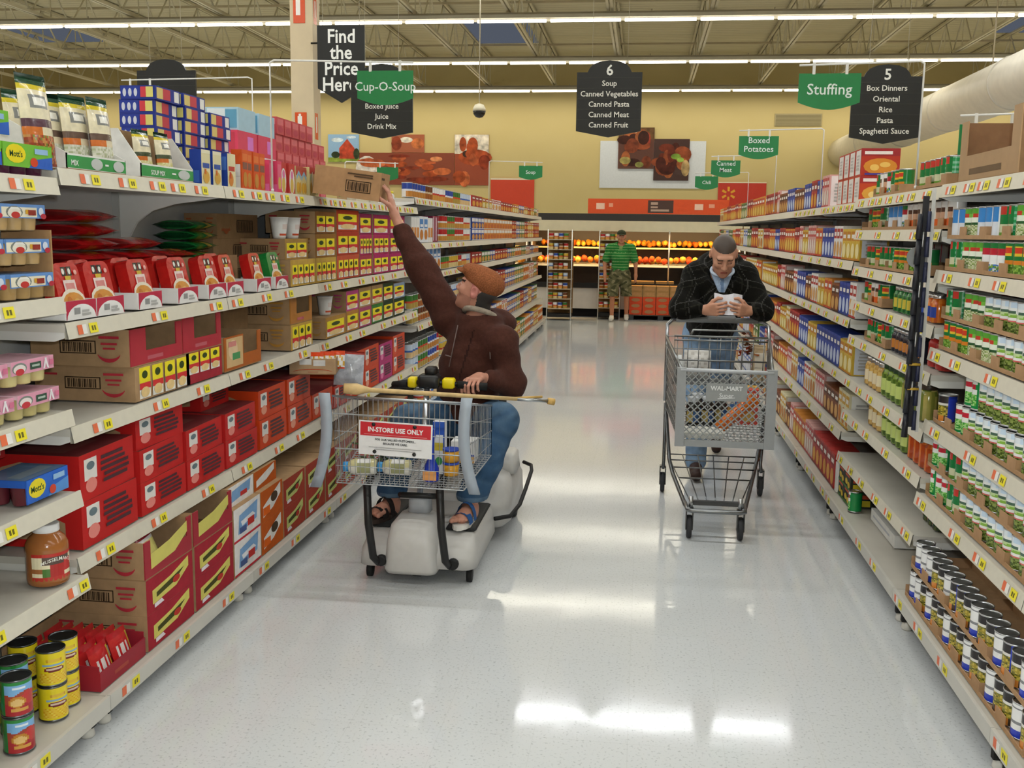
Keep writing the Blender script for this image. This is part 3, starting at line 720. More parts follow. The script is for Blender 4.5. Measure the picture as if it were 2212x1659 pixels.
# thin boxes of soup standing on the top shelf front
def sbox(w, d, h, col, front, side=(), name='soup_box'): return carton(name, w, d, h, col, front, side)
YB = sbox(0.085, 0.05, 0.14, 'E8DDB0', [('r', 0, .9, 1, 1, 'F0E8C8'), ('r', .12, .48, .88, .62, '3E5AA8'), ('e', .5, .22, .36, .18, 'D9A84A'), ('r', .3, .3, .5, .45, 'D2702A')], [('r', 0, 0, 1, 1, '22429A'), ('r', .2, .05, .8, .4, '3A66B8')])
YR2 = sbox(0.085, 0.05, 0.14, 'E8DDB0', [('r', .12, .48, .88, .62, 'C8483C'), ('e', .4, .22, .30, .2, 'D98A3A'), ('r', .22, .25, .42, .45, 'D2502A')], [('r', 0, 0, 1, 1, '22429A'), ('r', .1, .5, .9, .9, '4A74C0')])
OB = sbox(0.07, 0.05, 0.17, 'E0591E', [('r', .1, .72, .9, .9, 'E87A3A'), ('r', .12, .5, .88, .68, '8A5A4A'), ('e', .5, .24, .34, .2, 'C98A3A')], [('r', .15, 0, .85, .62, 'F2ECE0'), ('r', .15, .3, .85, .32, 'D8CFC0')])
PB = sbox(0.06, 0.045, 0.15, 'E2456A', [('r', .1, .1, .9, .9, 'E86A86'), ('e', .5, .3, .3, .2, 'D9B45A')], [('r', 0, 0, 1, .25, 'E86AA0')])
WB = sbox(0.085, 0.05, 0.15, 'C43A34', [('e', .5, .4, .44, .42, 'E9E4DA'), ('e', .5, .28, .28, .26, 'D9B45A'), ('e', .5, .62, .2, .14, 'E27AA8')])
GB = sbox(0.085, 0.05, 0.145, 'D9C58A', [('r', 0, .68, 1, 1, 'B84A3A'), ('p', [(.1,.5),(.5,.72),(.95,.5),(.95,.66),(.5,.85),(.1,.66)], '8FB8D0'), ('e', .35, .25, .26, .2, 'D9A93A'), ('e', .72, .25, .22, .2, 'CF9A3A')])
GB2 = sbox(0.09, 0.05, 0.15, 'D9C58A', [('r', 0, .78, 1, 1, 'B83A34'), ('p', [(.1,.5),(.3,.72),(.5,.5),(.5,.62),(.3,.82),(.1,.62)], '8FB8A0'), ('r', .46, .1, .56, .85, 'E9DCD0'), ('e', .3, .28, .2, .2, 'CF9A3A'), ('e', .75, .28, .18, .2, 'B8A03A')])
seqB = [(YB, 4.02, 'yellow and blue'), (YB, 4.12, 'yellow and blue'), (YR2, 4.24, 'yellow and red'), (OB, 4.40, 'orange'), (OB, 4.48, 'orange'), (OB, 4.56, 'orange'), (OB, 4.64, 'orange'), (PB, 4.76, 'pink'), (PB, 4.83, 'pink'), (WB, 4.92, 'red and white'), (WB, 5.02, 'red and white'), (GB, 5.13, 'tan and blue'), (GB, 5.225, 'tan and blue'), (GB2, 5.33, 'tan and green'), (GB2, 5.43, 'tan and green')]
cnt = {}
for me, y, look in seqB:
    i = cnt.get(look, 0); cnt[look] = i+1
    place(me, 'soup_box', '%s soup box on the top left shelf, %s of its colour' % (look, ['nearest', 'second', 'third', 'fourth'][i]), 'box', (LX-0.005+rnd.uniform(-.01, .01), y, zt), 'L', 'soup boxes on the top left shelf')
    if me in (GB, GB2, WB): place(me, 'soup_box', '%s soup box in the row behind, %s of its colour' % (look, ['nearest', 'second', 'third', 'fourth'][i]), 'box', (LX-0.075, y+.02, zt+0.0), 'L', 'soup boxes on the top left shelf')
# pink, white and red cartons standing on the rear side of the left rack
RB1 = carton('juice_carton', 0.30, 0.18, 0.13, 'D8405E', [('r', .5, .2, .8, .8, 'D878C8')], [('r', .1, .1, .9, .9, 'C83A50'), ('r', .4, .2, .7, .8, 'D06AC0')])
RB2 = carton('juice_carton', 0.30, 0.18, 0.13, 'E8E2E0', [], [('r', .1, .1, .9, .9, 'EFEAE6')])
RB3 = carton('juice_carton', 0.26, 0.2, 0.13, 'A8C8D8', [], [('r', .05, .05, .6, .95, 'DDE4E6'), ('r', .6, .1, .95, .9, '5E9AB8')])
RB4 = carton('juice_carton', 0.13, 0.10, 0.107, 'C4484E', [('r', .1, .55, .9, .9, 'D86A70'), ('e', .5, .3, .35, .2, 'B8324A')], [('r', .1, .55, .9, .9, 'D87A7E'), ('e', .5, .3, .35, .2, 'A83042'), ('e', .4, .7, .2, .1, 'E9D8D0')])
zr = 1.80-0.02+0.007
for y, w_ in ((5.9, 'near'), (6.22, 'far')):
    for k, (me, lk) in enumerate([(RB2, 'white, bottom'), (RB2, 'white, second'), (RB1, 'pink, third'), (RB3, 'pale blue, topmost')]):
        place(me, 'juice_carton', '%s juice carton in the %s stack behind left rack' % (lk, w_), 'carton', (LB-0.12, y, zr+.1305*k), 'L', 'juice cartons on the rear side')
for i in range(7):
    for k in range(5 if i < 5 else 4):
        place(RB4, 'juice_carton', 'red juice carton behind the left rack top, column %s, %s' % (['one', 'two', 'three', 'four', 'five', 'six', 'seven'][i], ['lowest', 'second', 'third', 'fourth', 'topmost'][k]), 'carton', (LB-0.12-.01*(k % 2), 6.46+0.145*i, zr+0.1155*k*.93), 'L', 'red juice cartons on the rear side')
# ------------------------------------------------------------------ second left shelf: red noodle bowls in white trays
z2 = 1.316+0.007
def bowl_pack(col, dk):
    w, h, d = 0.15, 0.165, 0.045; b = MB()
    out = [(-w/2, 0), (w/2, 0)] + [(w/2-0.03+0.03*math.cos(a), h-0.03+0.03*math.sin(a)) for a in (0, PI/6, PI/3, PI/2)] + [(-w/2+0.03+0.03*math.cos(a), h-0.03+0.03*math.sin(a)) for a in (PI/2, 2*PI/3, 5*PI/6, PI)]
    n = len(out)
    b.add([(x, 0, z) for x, z in out] + [(x, d, z) for x, z in out], [tuple(range(n)), tuple(range(2*n-1, n-1, -1))] + [(i, n+i, n+(i+1) % n, (i+1) % n) for i in range(n)], col, 'film')
    b.ops([('r', .32, .74, .50, .92, '2A2624'), ('e', .38, .83, .05, .06, 'EDE8DC'), ('r', .52, .74, .70, .92, '2A2624'), ('e', .61, .83, .05, .06, 'EDE8DC'), ('r', .40, .66, .62, .74, 'D6B43A'), ('r', .28, .42, .74, .66, 'F0D8D2'), ('r', .34, .47, .68, .60, 'D88A86'),
           ('e', .5, .25, .46, .24, 'F0E4D0'), ('e', .5, .22, .40, .20, 'D9923A'), ('e', .35, .26, .1, .08, 'C8742A'), ('e', .62, .22, .12, .07, 'E8B45A'), ('e', .8, .8, .06, .05, 'E9A9A0')], *FRONT(w, h), 'film')
    return b.mesh('noodle_bowl')
BOWL_R = bowl_pack('C6231F', 0); BOWL_G = bowl_pack('1E8A3C', 0)
def white_tray(w):
    b = MB(); h = 0.06; d = 0.15
    b.box(-w/2, w/2, 0, 0.004, 0, h, 'F0EEEA', 'card').box(-w/2, w/2, .004, d, 0, .003, 'D9D6CE', 'card')
    for sx in (-1, 1): b.box(sx*w/2-.002, sx*w/2+.002, .004, d, .003, h, 'F0EEEA', 'card')
    b.ops([('r', 0, 0, 1, 1, 'C2314A'), ('p', [(.02, .02)] + [(.5-.48*math.cos(PI*i/12), .02+.78*math.sin(PI*i/12)) for i in range(1, 12)][::1] + [(.98, .02)], 'F2F0EC'), ('r', 0, 0, 1, .03, 'F2F0EC'), ('r', .25, .28, .45, .62, '9A9A98'), ('r', .5, .18, .8, .30, 'B8B6B2'), ('r', .5, .36, .74, .48, 'B8B6B2')], *FRONT(w, h))
    return b.mesh('display_tray')
WT = white_tray(0.175)
ys = [3.02, 3.20, 3.48, 3.79, 4.07, 4.26, 4.60]
for i, y in enumerate(ys + [4.84]):
    g = i == 7
    place(WT, 'display_tray', 'white fronted tray under the %s noodle bowl%s' % ('green' if g else nth(i).replace(' one', '') + ' red', '') , 'display tray', (LX, y, z2), 'L', 'noodle bowl trays')
    place(BOWL_G if g else BOWL_R, 'noodle_bowl', ('green noodle bowl pack at the end of the red ones' if g else 'red noodle bowl pack leaning in its tray, %s' % nth(i)), 'noodle pack', (LX-0.018, y, z2+0.016), 'L', 'noodle bowl packs', drz=rnd.uniform(-.05, .05), tilt=(-0.22, 0, 0))
    if i in (1, 2, 3, 5): place(BOWL_R, 'noodle_bowl', 'red noodle bowl pack in the second row, %s' % nth(i), 'noodle pack', (LX-0.078, y, z2+0.020), 'L', 'noodle bowl packs', tilt=(-0.22, 0, 0))
kt = MB().box(-0.86, 0.86, 0.0, 0.005, 0, 0.165, 'B08A64', 'kraft').mesh('cardboard_divider')
place(kt, 'cardboard_divider', 'brown cardboard panel standing behind the red noodle bowls', 'cardboard', (LX-0.172, 3.84, z2), 'L')
def f_redbag(u, v):
    if u < .06 or u > .94: return '8E1A1C'
    if .12 < u < .42 and .25 < v < .6: return 'E4D6D2'
    if .55 < u < .75: return 'E0A040' if .2 < v < .7 else 'C82820'
    return 'CC2426' if v < .8 else 'B82024'
def f_greenbag(u, v):
    if u < .06 or u > .94: return '15502C'
    if .12 < u < .42 and .35 < v < .8: return 'CFDcd2'
    if .55 < u < .72: return '2E7AC8' if v > .6 else 'D8B24A'
    return '2A9048'
FB_R = flat_bag('noodle_bag', 0.30, 0.22, 0.046, f_redbag); FB_G = flat_bag('noodle_bag', 0.26, 0.2, 0.043, f_greenbag)
for k in range(4): place(FB_R, 'noodle_bag', 'flat red noodle bag, %s in the stack behind the bowls' % ['lowest', 'second', 'third', 'top'][k], 'bag', (-1.96-.004*k, 3.50, z2+0.153+0.051*k), 'L', 'stacked red noodle bags', drz=0)
for k in range(3): place(FB_R, 'noodle_bag', 'flat red noodle bag holding up the stack, layer %s' % ['one', 'two', 'three'][k], 'bag', (-1.96, 3.50, z2+0.051*k), 'L', 'stacked red noodle bags')
for y, n, w_ in ((3.83, 5, 'near'), (4.15, 4, 'far')):
    for k in range(n):
        place(FB_R, 'noodle_bag', 'red noodle bag in the %s pile right of tall stack, layer %s' % (w_, ['one', 'two', 'three', 'four', 'five'][k]), 'bag', (-1.955, y, z2+.051*k), 'L', 'stacked red noodle bags', drz=rnd.uniform(-.02, .02))
for k in range(7): place(FB_G, 'noodle_bag', 'flat green noodle bag behind the bowls, %s from bottom' % ['first', 'second', 'third', 'fourth', 'fifth', 'sixth', 'seventh'][k], 'bag', (-1.99, 4.46, z2+0.047*k), 'L', 'stacked green noodle bags', drz=.02*math.sin(k))
BK = carton('kraft_carton', 0.52, 0.165, 0.12, K2, [('r', .1, .3, .3, .4, 'A05A3A')] + arc(.2, .6, .08, .3, .12, 'A85A32') + barcode(.45, .25, .85, .75, bg=K2), kraft_side('A85A32'), mat='kraft')
BKS = carton('kraft_carton', 0.30, 0.165, 0.12, K2, [], kraft_side('A85A32'), mat='kraft')
for i, (y, z) in enumerate([(4.90, 0), (4.90, .1205), (4.95, .241)]): place(BK, 'kraft_carton', 'brown carton at the back of second left shelf, %s one' % ['lowest', 'middle', 'top'][i], 'carton', (-2.04, y, z2+z), 'L', 'brown cartons at the back')
# columns of cup noodle cartons further along the second shelf
def cupn():
    b = MB(); r0, r1, h = 0.032, 0.046, 0.105
    def c(a, i):
        th = (a + PI/2 + PI) % (2*PI) - PI
        return 'D2542E' if i == 1 and abs(th) < 1.2 else ('E8D8D0' if i == 3 and abs(th) < .8 else 'F0EEEA')
    b.lathe([(r0+(r1-r0)*t, h*t) for t in (0, .15, .25, .45, .7, 1)] + [(r1+.002, h), (r1+.002, h+.004)], 16, c, 'plastic', Matrix.Translation((0, r1, 0)))
    return b.mesh('noodle_cup')
CUPN = cupn()
CIX = {}
def cidx(*k):
    CIX[k] = CIX.get(k, -1) + 1
    return nth(CIX[k]).replace(' from the near end', ' along')
def col_cartons(shelf, y0, y1, z, specs, x=LX, d=0.255, nm='second left shelf'):
    """specs: list of (height, frame colour, ncups, look)"""
    w = y1-y0-0.006; zz = z
    for k, (h, fr, n, look) in enumerate(specs):
        place(cup_carton(w, d, h, fr, n, ink=fr), 'noodle_carton', '%s cup noodle carton on the %s, %s of its stack, %s' % (look, nm, ['bottom', 'middle', 'top', 'uppermost'][k], cidx(nm, look, k)), 'carton', (x, (y0+y1)/2, zz), 'L', 'cup noodle cartons')
        zz += h+0.001
    return zz
col_cartons(0, 4.96, 5.36, z2, [(.135, 'C9A24A', 4, 'gold')])
a = col_cartons(0, 5.36, 5.74, z2, [(.135, 'C9A24A', 4, 'gold'), (.13, '9A6A2E', 2, 'brown')])
for i, (y, z) in enumerate([(4.90+.06, z2+.136), (5.18, z2+.136)]):
    pass
place(cup_carton(.36, .26, .105, 'B08A4A', 2), 'noodle_carton', 'tan noodle carton supporting the two white foam cups', 'carton', (LX-.03, 5.15, z2+.136), 'L', 'cup noodle cartons')
place(CUPN, 'noodle_cup', 'white foam noodle cup on carton under the top shelf, left one', 'cup', (LX-.03, 5.02, z2+.2415), 'L', 'white noodle cups')
place(CUPN, 'noodle_cup', 'white foam noodle cup on carton under the top shelf, right one', 'cup', (LX-.03, 5.21, z2+.2415), 'L', 'white noodle cups')
place(cup_carton(.37, .28, .12, '8A5A2A', 2), 'noodle_carton', 'brown cup noodle carton topping the stack left of the red ones', 'carton', (LX, 5.55, z2+.268), 'L', 'cup noodle cartons')
col_cartons(0, 5.75, 6.22, z2, [(.14, 'C8583A', 4, 'orange red'), (.14, 'B03A22', 2, 'rust red'), (.125, 'B8401E', 1, 'rust red')])
col_cartons(0, 6.23, 6.527, z2, [(.13, 'A83A4A', 2, 'crimson'), (.13, 'B4305A', 4, 'magenta'), (.13, '8E2650', 1, 'plum')])
col_cartons(0, 6.555, 6.98, z2, [(.13, 'B02A60', 2, 'magenta'), (.13, 'B4305A', 3, 'magenta'), (.13, 'A0285A', 1, 'plum')])
col_cartons(0, 6.99, 7.45, z2, [(.13, 'B02A60', 2, 'magenta'), (.13, '9A2A58', 2, 'plum'), (.13, 'A0285A', 1, 'plum')])
# ------------------------------------------------------------------ third left shelf: brown cartons with red fronts
z3 = 0.990+0.007
def notch(w, d, h, col, ink, cups=1):
    return open_carton('noodle_carton', w, d, h, col, .28, .88, .38, K1, [('r', .30, .12, .60, .22, 'C4606A')], kraft_side(ink))
place(carton('noodle_carton', 0.44, 0.38, 0.125, K1, cups_front(K1, 4, v0=.05, v1=.95), kraft_side('B5303C'), mat='kraft'), 'noodle_carton', 'brown carton of cup noodles, lower left on the third shelf', 'carton', (LX, 3.56, z3), 'L', 'third shelf cartons')
def cup_inside(par_loc, n, spacing, name, lbl):
    for i in range(n):
        place(CUPI, 'noodle_cup', '%s, %s' % (lbl, ['first', 'second', 'third'][i] + ' from near end'), 'cup', (par_loc[0], par_loc[1]+spacing*i, par_loc[2]), 'L', 'printed noodle cups')
def cupi():
    b = MB()
    def c(a, i):
        th = (a + PI/2 + PI) % (2*PI) - PI
        if i >= 3: return 'F0DC2C' if abs(th) < .5 or abs(th) > 1.3 else '4A5224'
        return ['E6C890', 'E8D8B8', 'D2383A'][i]
    b.lathe([(.030, 0), (.033, .03), (.036, .055), (.039, .075), (.042, .10), (.044, .105)], 16, c, 'card', Matrix.Translation((0, .044, 0)))
    return b.mesh('noodle_cup')
CUPI = cupi()
place(notch(0.40, 0.38, 0.135, 'B5303C', 'B5303C'), 'noodle_carton', 'brown carton with red notched front, upper left on third shelf', 'carton', (LX, 3.52, z3+.126), 'L', 'third shelf cartons')
cup_inside((LX-.01, 3.42, z3+.131), 1, .1, 'c', 'yellow topped noodle cup showing in the red notched carton')
place(carton('noodle_carton', 0.34, 0.38, 0.125, K1, cups_front('A8303A', 3, v0=.3, v1=.98), kraft_side('B5303C'), mat='kraft'), 'noodle_carton', 'red fronted carton of cup noodles, second along the third shelf', 'carton', (LX, 3.96-.04, z3), 'L', 'third shelf cartons')
place(notch(0.36, 0.38, 0.14, 'B5303C', 'B5303C'), 'noodle_carton', 'red notched carton stacked second along the third shelf', 'carton', (LX, 3.91, z3+.126), 'L', 'third shelf cartons')
place(open_carton('noodle_carton', 0.42, 0.36, 0.15, 'B8601E', .5, .9, .4, K1, [('r', .05, .1, .48, .95, 'D8B480'), ('e', .22, .6, .12, .3, 'E9C9A0'), ('r', .2, .3, .4, .5, '4E9A5E'), ('r', .1, .7, .3, .85, 'D88A80')], kraft_side('B8601E')), 'noodle_carton', 'orange brown notched carton with flower print on third shelf', 'carton', (LX, 4.33, z3), 'L', 'third shelf cartons')
place(CUPN, 'noodle_cup', 'white foam noodle cup lying in the orange brown carton', 'cup', (LX-.1, 4.42, z3+.005), 'L')
place(carton('noodle_carton', 0.34, 0.36, 0.13, K1, cups_front('C9A24A', 3, v0=.02, v1=.9), kraft_side('C08A3A'), mat='kraft'), 'noodle_carton', 'gold cup noodle carton in middle of third shelf, lower', 'carton', (LX, 5.12, z3), 'L', 'third shelf cartons')
place(notch(0.34, 0.36, 0.14, 'B8762A', 'C08A3A'), 'noodle_carton', 'gold notched carton in middle of third shelf, upper', 'carton', (LX, 5.12, z3+.131), 'L', 'third shelf cartons')
place(BKS, 'kraft_carton', 'long brown carton with barcode behind the flower carton', 'carton', (-1.98, 4.72, z3), 'L', 'brown cartons at the back')
place(BKS, 'kraft_carton', 'long brown carton on top, behind the flower carton', 'carton', (-1.97, 4.72, z3+.1205), 'L', 'brown cartons at the back')
nm3 = 'third left shelf'
col_cartons(0, 5.52, 5.92, z3, [(.12, 'B08440', 1, 'brown')], nm=nm3)
place(CUPN, 'noodle_cup', 'white foam noodle cup on brown carton, third left shelf', 'cup', (LX-.02, 5.72, z3+.122), 'L')
col_cartons(0, 5.93, 6.2, z3, [(.125, 'B8803A', 1, 'gold'), (.12, 'C04A80', 1, 'pink')], nm=nm3)
col_cartons(0, 6.21, 6.5, z3, [(.125, 'A84A6A', 1, 'rose'), (.125, 'A8845A', 1, 'kraft')], nm=nm3)
col_cartons(0, 6.51, 6.8, z3, [(.125, '3E7A34', 1, 'green'), (.125, 'A8845A', 1, 'kraft')], nm=nm3)
col_cartons(0, 6.81, 7.1, z3, [(.125, '2A3A26', 1, 'black'), (.125, '2A3A26', 1, 'black')], nm=nm3)
col_cartons(0, 7.11, 7.45, z3, [(.125, '2A3A26', 1, 'black'), (.11, '8A9AB0', 1, 'grey')], nm=nm3)
# ------------------------------------------------------------------ fourth left shelf: red and orange cartons
z4 = 0.567+0.007
RC = oval_carton(0.36, 0.36, 0.155, 'C41E1C', 'E8897E'); RC_S = oval_carton(0.36, 0.36, 0.121, 'C41E1C', 'E8897E'); OC = oval_carton(0.36, 0.36, 0.14, 'D2410F', 'E89A7E')
for y, k, me, h, col in [(3.14, 0, RC, .1555, 'nearest'), (3.14, 1, RC, .1555, 'nearest'), (3.53, 0, RC_S, .1215, 'second'), (3.53, 1, RC_S, .1215, 'second'), (3.53, 2, RC_S, .1215, 'second'), (3.905, 0, RC_S, .1215, 'third'), (3.905, 1, RC_S, .1215, 'third'), (4.285, 0, RC_S, .1215, 'fourth'), (4.285, 1, RC_S, .1215, 'fourth')]:
    place(me, 'noodle_carton', 'red noodle carton on the fourth shelf, %s stack, %s' % (col, ['bottom', 'upper', 'top'][k]), 'carton', (LX-0.004*k, y + (.08 if col == 'fourth' else 0)*0, z4+h*k), 'L', 'red noodle cartons', drz=[0, .02, -.02][k])
for i, (y, k) in enumerate([(4.68, 0), (4.68, 1), (5.07, 0), (5.07, 1), (5.45, 0)]):
    place(OC, 'noodle_carton', 'orange noodle carton on the fourth shelf, %s stack, %s' % ({4.68: 'first', 5.07: 'second', 5.45: 'third'}[y], ['bottom', 'upper'][k]), 'carton', (LX-0.004*k, y, z4+.1405*k), 'L', 'orange noodle cartons')
place(oval_carton(0.3, 0.3, 0.095, 'C41E1C', 'E8897E'), 'noodle_carton', 'flat red carton at the back above the orange cartons', 'carton', (-1.9, 4.29, z4+.2435), 'L')
# box of noodle packets sitting askew on the orange cartons
cb = MB(); w, d, h, t = .24, .20, .084, .004
cb.box(-w/2, w/2, 0, d, 0, t, K2, 'kraft').box(-w/2, w/2, 0, t, t, h, K3, 'kraft').box(-w/2, w/2, d-t, d, t, h, K2, 'kraft').box(-w/2, -w/2+t, t, d-t, t, h, K1, 'kraft').box(w/2-t, w/2, t, d-t, t, h, K1, 'kraft')
cb.ops([('r', .22, .62, .48, .97, 'E9E6E2'), ('r', .52, .55, .78, .92, 'E9E6E2'), ('r', .4, .12, .62, .2, 'C08A6A')] + arc(.5, .1, .46, .22, .05, 'C8502E', 20, 160), *FRONT(w, h), 'kraft')
place(cb.mesh('packet_box'), 'packet_box', 'open brown box of noodle packets perched on the orange cartons', 'box', (-1.71, 5.09, z4+.2825), 'F', drz=0.2)
f_chip = lambda u, v: 'E2481E' if v > .75 or v < .12 else ('EFEAE4' if (u*5+v*3) % 2 < 1.2 else 'D8A83A')
CHIP = pouch('noodle_packet', .075, .10, .022, f_chip)
for i in range(3): place(CHIP, 'noodle_packet', 'orange and white noodle packet in the perched brown box, %s' % ['left', 'middle', 'right'][i], 'packet', (-1.705+.045*i, 5.13+.045*i, z4+.302), 'F', 'packets in the perched box', drz=.2, tilt=(-.35, 0, 0))
# clear plastic bag of noodles beside it
f_clear = lambda u, v: 'B8342A' if v > .9 else ('C4C8D0' if math.sin(u*9+3*math.sin(v*7)) > -.2 else 'D6D9E0')
place(pouch('plastic_bag', .17, .20, .06, f_clear, 20, 24), 'plastic_bag', 'crinkled silver plastic bag standing between orange cartons', 'bag', (-1.68, 5.62, z4+.145), 'F', tilt=(-.12, .05, 0), drz=.15)
place(oval_carton(0.3, 0.3, 0.13, 'C8321A', 'E8897E'), 'noodle_carton', 'red carton under the crinkled plastic bag', 'carton', (-1.77, 5.80, z4), 'L')
for i, (y, k, c) in enumerate([(6.13, 0, OC), (6.13, 1, OC), (6.5, 0, OC), (6.5, 1, OC)]):
    place(c, 'noodle_carton', 'orange noodle carton past the plastic bag, %s stack, %s' % (['first', 'first', 'second', 'second'][i], ['bottom', 'upper'][k]), 'carton', (LX, y, z4+.1405*k), 'L', 'orange noodle cartons')
MC = oval_carton(0.36, 0.36, 0.13, 'B82470', 'E87AA8')
for k in range(2): place(MC, 'noodle_carton', 'magenta noodle carton at far end of fourth shelf, %s' % ['bottom', 'upper'][k], 'carton', (LX, 6.88, z4+.131*k), 'L', 'magenta noodle cartons')
for k in range(2): place(OC, 'noodle_carton', 'orange noodle carton right of the magenta ones, %s' % ['bottom', 'upper'][k], 'carton', (LX, 7.26, z4+.1405*k), 'L', 'orange noodle cartons')
# ------------------------------------------------------------------ bottom left shelf: red cartons and ramen packets
BX = -1.70
def ramen_carton(w, d, h, frame, pack='D9CF6A', ink='B5303C', open_=False):
    fr = [('r', 0, 0, 1, 1, frame), ('p', [(.12,.22),(.62,.30),(.9,.62),(.9,.92),(.5,.70),(.12,.62)], pack), ('p', [(.2,.36),(.6,.46),(.8,.7),(.5,.6),(.2,.5)], '4A4A22'), ('p', [(.15,.1),(.35,.12),(.3,.24),(.15,.22)], 'E6DCE0'), ('e', .62, .5, .08, .1, 'C23A30')]
    if open_: return open_carton('ramen_carton', w, d, h, frame, .12, .9, .48, K1, fr[1:2], kraft_side(ink))
    return carton('ramen_carton', w, d, h, K1, fr, kraft_side(ink), mat='kraft')
# low open tray of red packets in front
tr = MB(); w, d, h, t = .30, .34, .085, .004; Cc = '9E2232'
tr.box(-w/2, w/2, 0, d, 0, t, Cc, 'card').box(-w/2, w/2, 0, t, t, h*.75, Cc, 'card').box(-w/2, w/2, d-t, d, t, h*1.5, K1, 'kraft').box(-w/2, -w/2+t, t, d-t, t, h, Cc, 'card').box(w/2-t, w/2, t, d-t, t, h, Cc, 'card')
tr.ops([('r', .3, .25, .6, .4, 'B04A3A')], *FRONT(w, h), 'card')
place(tr.mesh('ramen_tray'), 'ramen_tray', 'low dark red tray of ramen packets on the bottom left shelf', 'tray', (BX, 3.045, zb), 'L')
f_ram = lambda u, v: 'B81E24' if v > .8 or v < .15 else ('E8DCD6' if .25 < v < .6 and .2 < u < .8 and int(u*7) % 2 else ('C42A2A' if u < .9 else 'C8A83A'))
RAM = pouch('ramen_packet', .115, .115, .018, f_ram, 10, 12)
for i in range(7):
    for j in range(2):
        place(RAM, 'ramen_packet', 'red ramen packet in the low tray, %s row, %s from the front' % (['left', 'right'][j], ['first', 'second', 'third', 'fourth', 'fifth', 'sixth', 'seventh'][i]), 'packet', (BX-.02-.038*i, 2.98+.125*j, zb+.014), 'L', 'ramen packets in the low tray', drz=rnd.uniform(-.03, .03), tilt=(-.3, 0, 0))
RR = ramen_carton(.37, .36, .13, 'A62A36'); RRO = ramen_carton(.37, .36, .138, 'A62A36', open_=True)
place(RR, 'ramen_carton', 'brown and red ramen carton, bottom of the stack beside ramen tray', 'carton', (BX, 3.40, zb), 'L', 'ramen cartons')
place(RR, 'ramen_carton', 'brown and red ramen carton, middle of the stack beside ramen tray', 'carton', (BX, 3.40, zb+.1305), 'L', 'ramen cartons')
place(RRO, 'ramen_carton', 'open red fronted ramen carton topping stack beside ramen tray', 'carton', (BX, 3.40, zb+.261), 'L', 'ramen cartons')
f_ram2 = lambda u, v: '9E2232' if v > .85 or v < .1 else ('D8CF7A' if .3 < v < .75 else 'E9E2DC')
RAM2 = pouch('ramen_packet', .14, .13, .03, f_ram2, 10, 12)
for i in range(4): place(RAM2, 'ramen_packet', 'yellow and red ramen packet in the open carton, %s' % ['front', 'second', 'third', 'rear'][i], 'packet', (BX-.02-.05*i, 3.36+.02*i, zb+.278), 'L', 'ramen packets in open carton', drz=.1, tilt=(-.4, .0, 0))
place(RR, 'ramen_carton', 'red fronted ramen carton, bottom of second stack on lowest shelf', 'carton', (BX, 3.79, zb), 'L', 'ramen cartons')
place(RR, 'ramen_carton', 'red fronted ramen carton, middle of second stack on lowest shelf', 'carton', (BX, 3.79, zb+.1305), 'L', 'ramen cartons')
place(RRO, 'ramen_carton', 'empty open red carton on top of second stack', 'carton', (BX, 3.79, zb+.261), 'L', 'ramen cartons')
WC = carton('ramen_carton', .30, .36, .15, K1, [('r', 0, 0, 1, 1, 'E9E4E0'), ('r', 0, 0, 1, .07, 'C2303A'), ('p', [(.15,.2),(.85,.35),(.9,.9),(.2,.75)], '7FA6D0'), ('p', [(.3,.4),(.8,.5),(.7,.62),(.25,.55)], 'E9E9EC'), ('r', .5, .28, .75, .5, 'C83A34'), ('r', .2, .2, .45, .38, '4A5A8A')], kraft_side('C23A30'), mat='kraft')
OCC = carton('ramen_carton', .28, .36, .15, K1, [('r', 0, 0, 1, 1, 'C25A1A'), ('p', [(.1,.15),(.55,.3),(.9,.6),(.9,.95),(.45,.7),(.1,.5)], 'E8E4DC'), ('e', .6, .62, .16, .16, '4A3A2A'), ('r', .1, .2, .4, .45, 'E2661A')], kraft_side('C25A1A'), mat='kraft')
RC2 = ramen_carton(.31, .36, .14, 'A8402E', 'C9CF7A')
for nmx, me, y, lk in [('a', WC, 4.14, 'white and blue'), ('b', OCC, 4.44, 'orange and white'), ('c', RC2, 4.75, 'rust red'), ('d', RC2, 5.08, 'rust red'), ('e', RC2, 5.41, 'rust red'), ('f', RC2, 5.74, 'rust red'), ('g', RC2, 6.07, 'rust red'), ('h', RC2, 6.40, 'rust red'), ('i', RC2, 6.73, 'rust red'), ('j', RC2, 7.06, 'rust red')]:
    for k in range(2): place(me, 'ramen_carton', '%s ramen carton on lowest shelf, %s of its stack, %s' % (lk, ['bottom', 'upper'][k], cidx('ramen', lk, k)), 'carton', (BX, y, zb+(.1505 if me in (WC, OCC) else .1405)*k), 'L', 'ramen cartons')
WCS = carton('ramen_carton', .30, .3, .09, K1, [('r', 0, 0, 1, 1, 'E9E4E0'), ('p', [(.15,.2),(.85,.35),(.9,.9),(.2,.75)], '7FA6D0'), ('r', .5, .28, .75, .5, 'C83A34')], mat='kraft'); OCCS = carton('ramen_carton', .28, .3, .09, K1, [('r', 0, 0, 1, 1, 'C25A1A'), ('p', [(.1,.15),(.55,.3),(.9,.6),(.9,.95),(.45,.7),(.1,.5)], 'E8E4DC')], mat='kraft')
place(WCS, 'ramen_carton', 'white and blue ramen carton seen above the others on lowest shelf', 'carton', (BX-.03, 4.14, zb+.301), 'L', 'ramen cartons')
place(OCCS, 'ramen_carton', 'orange ramen carton seen above the others on lowest shelf', 'carton', (BX-.03, 4.44, zb+.301), 'L', 'ramen cartons')
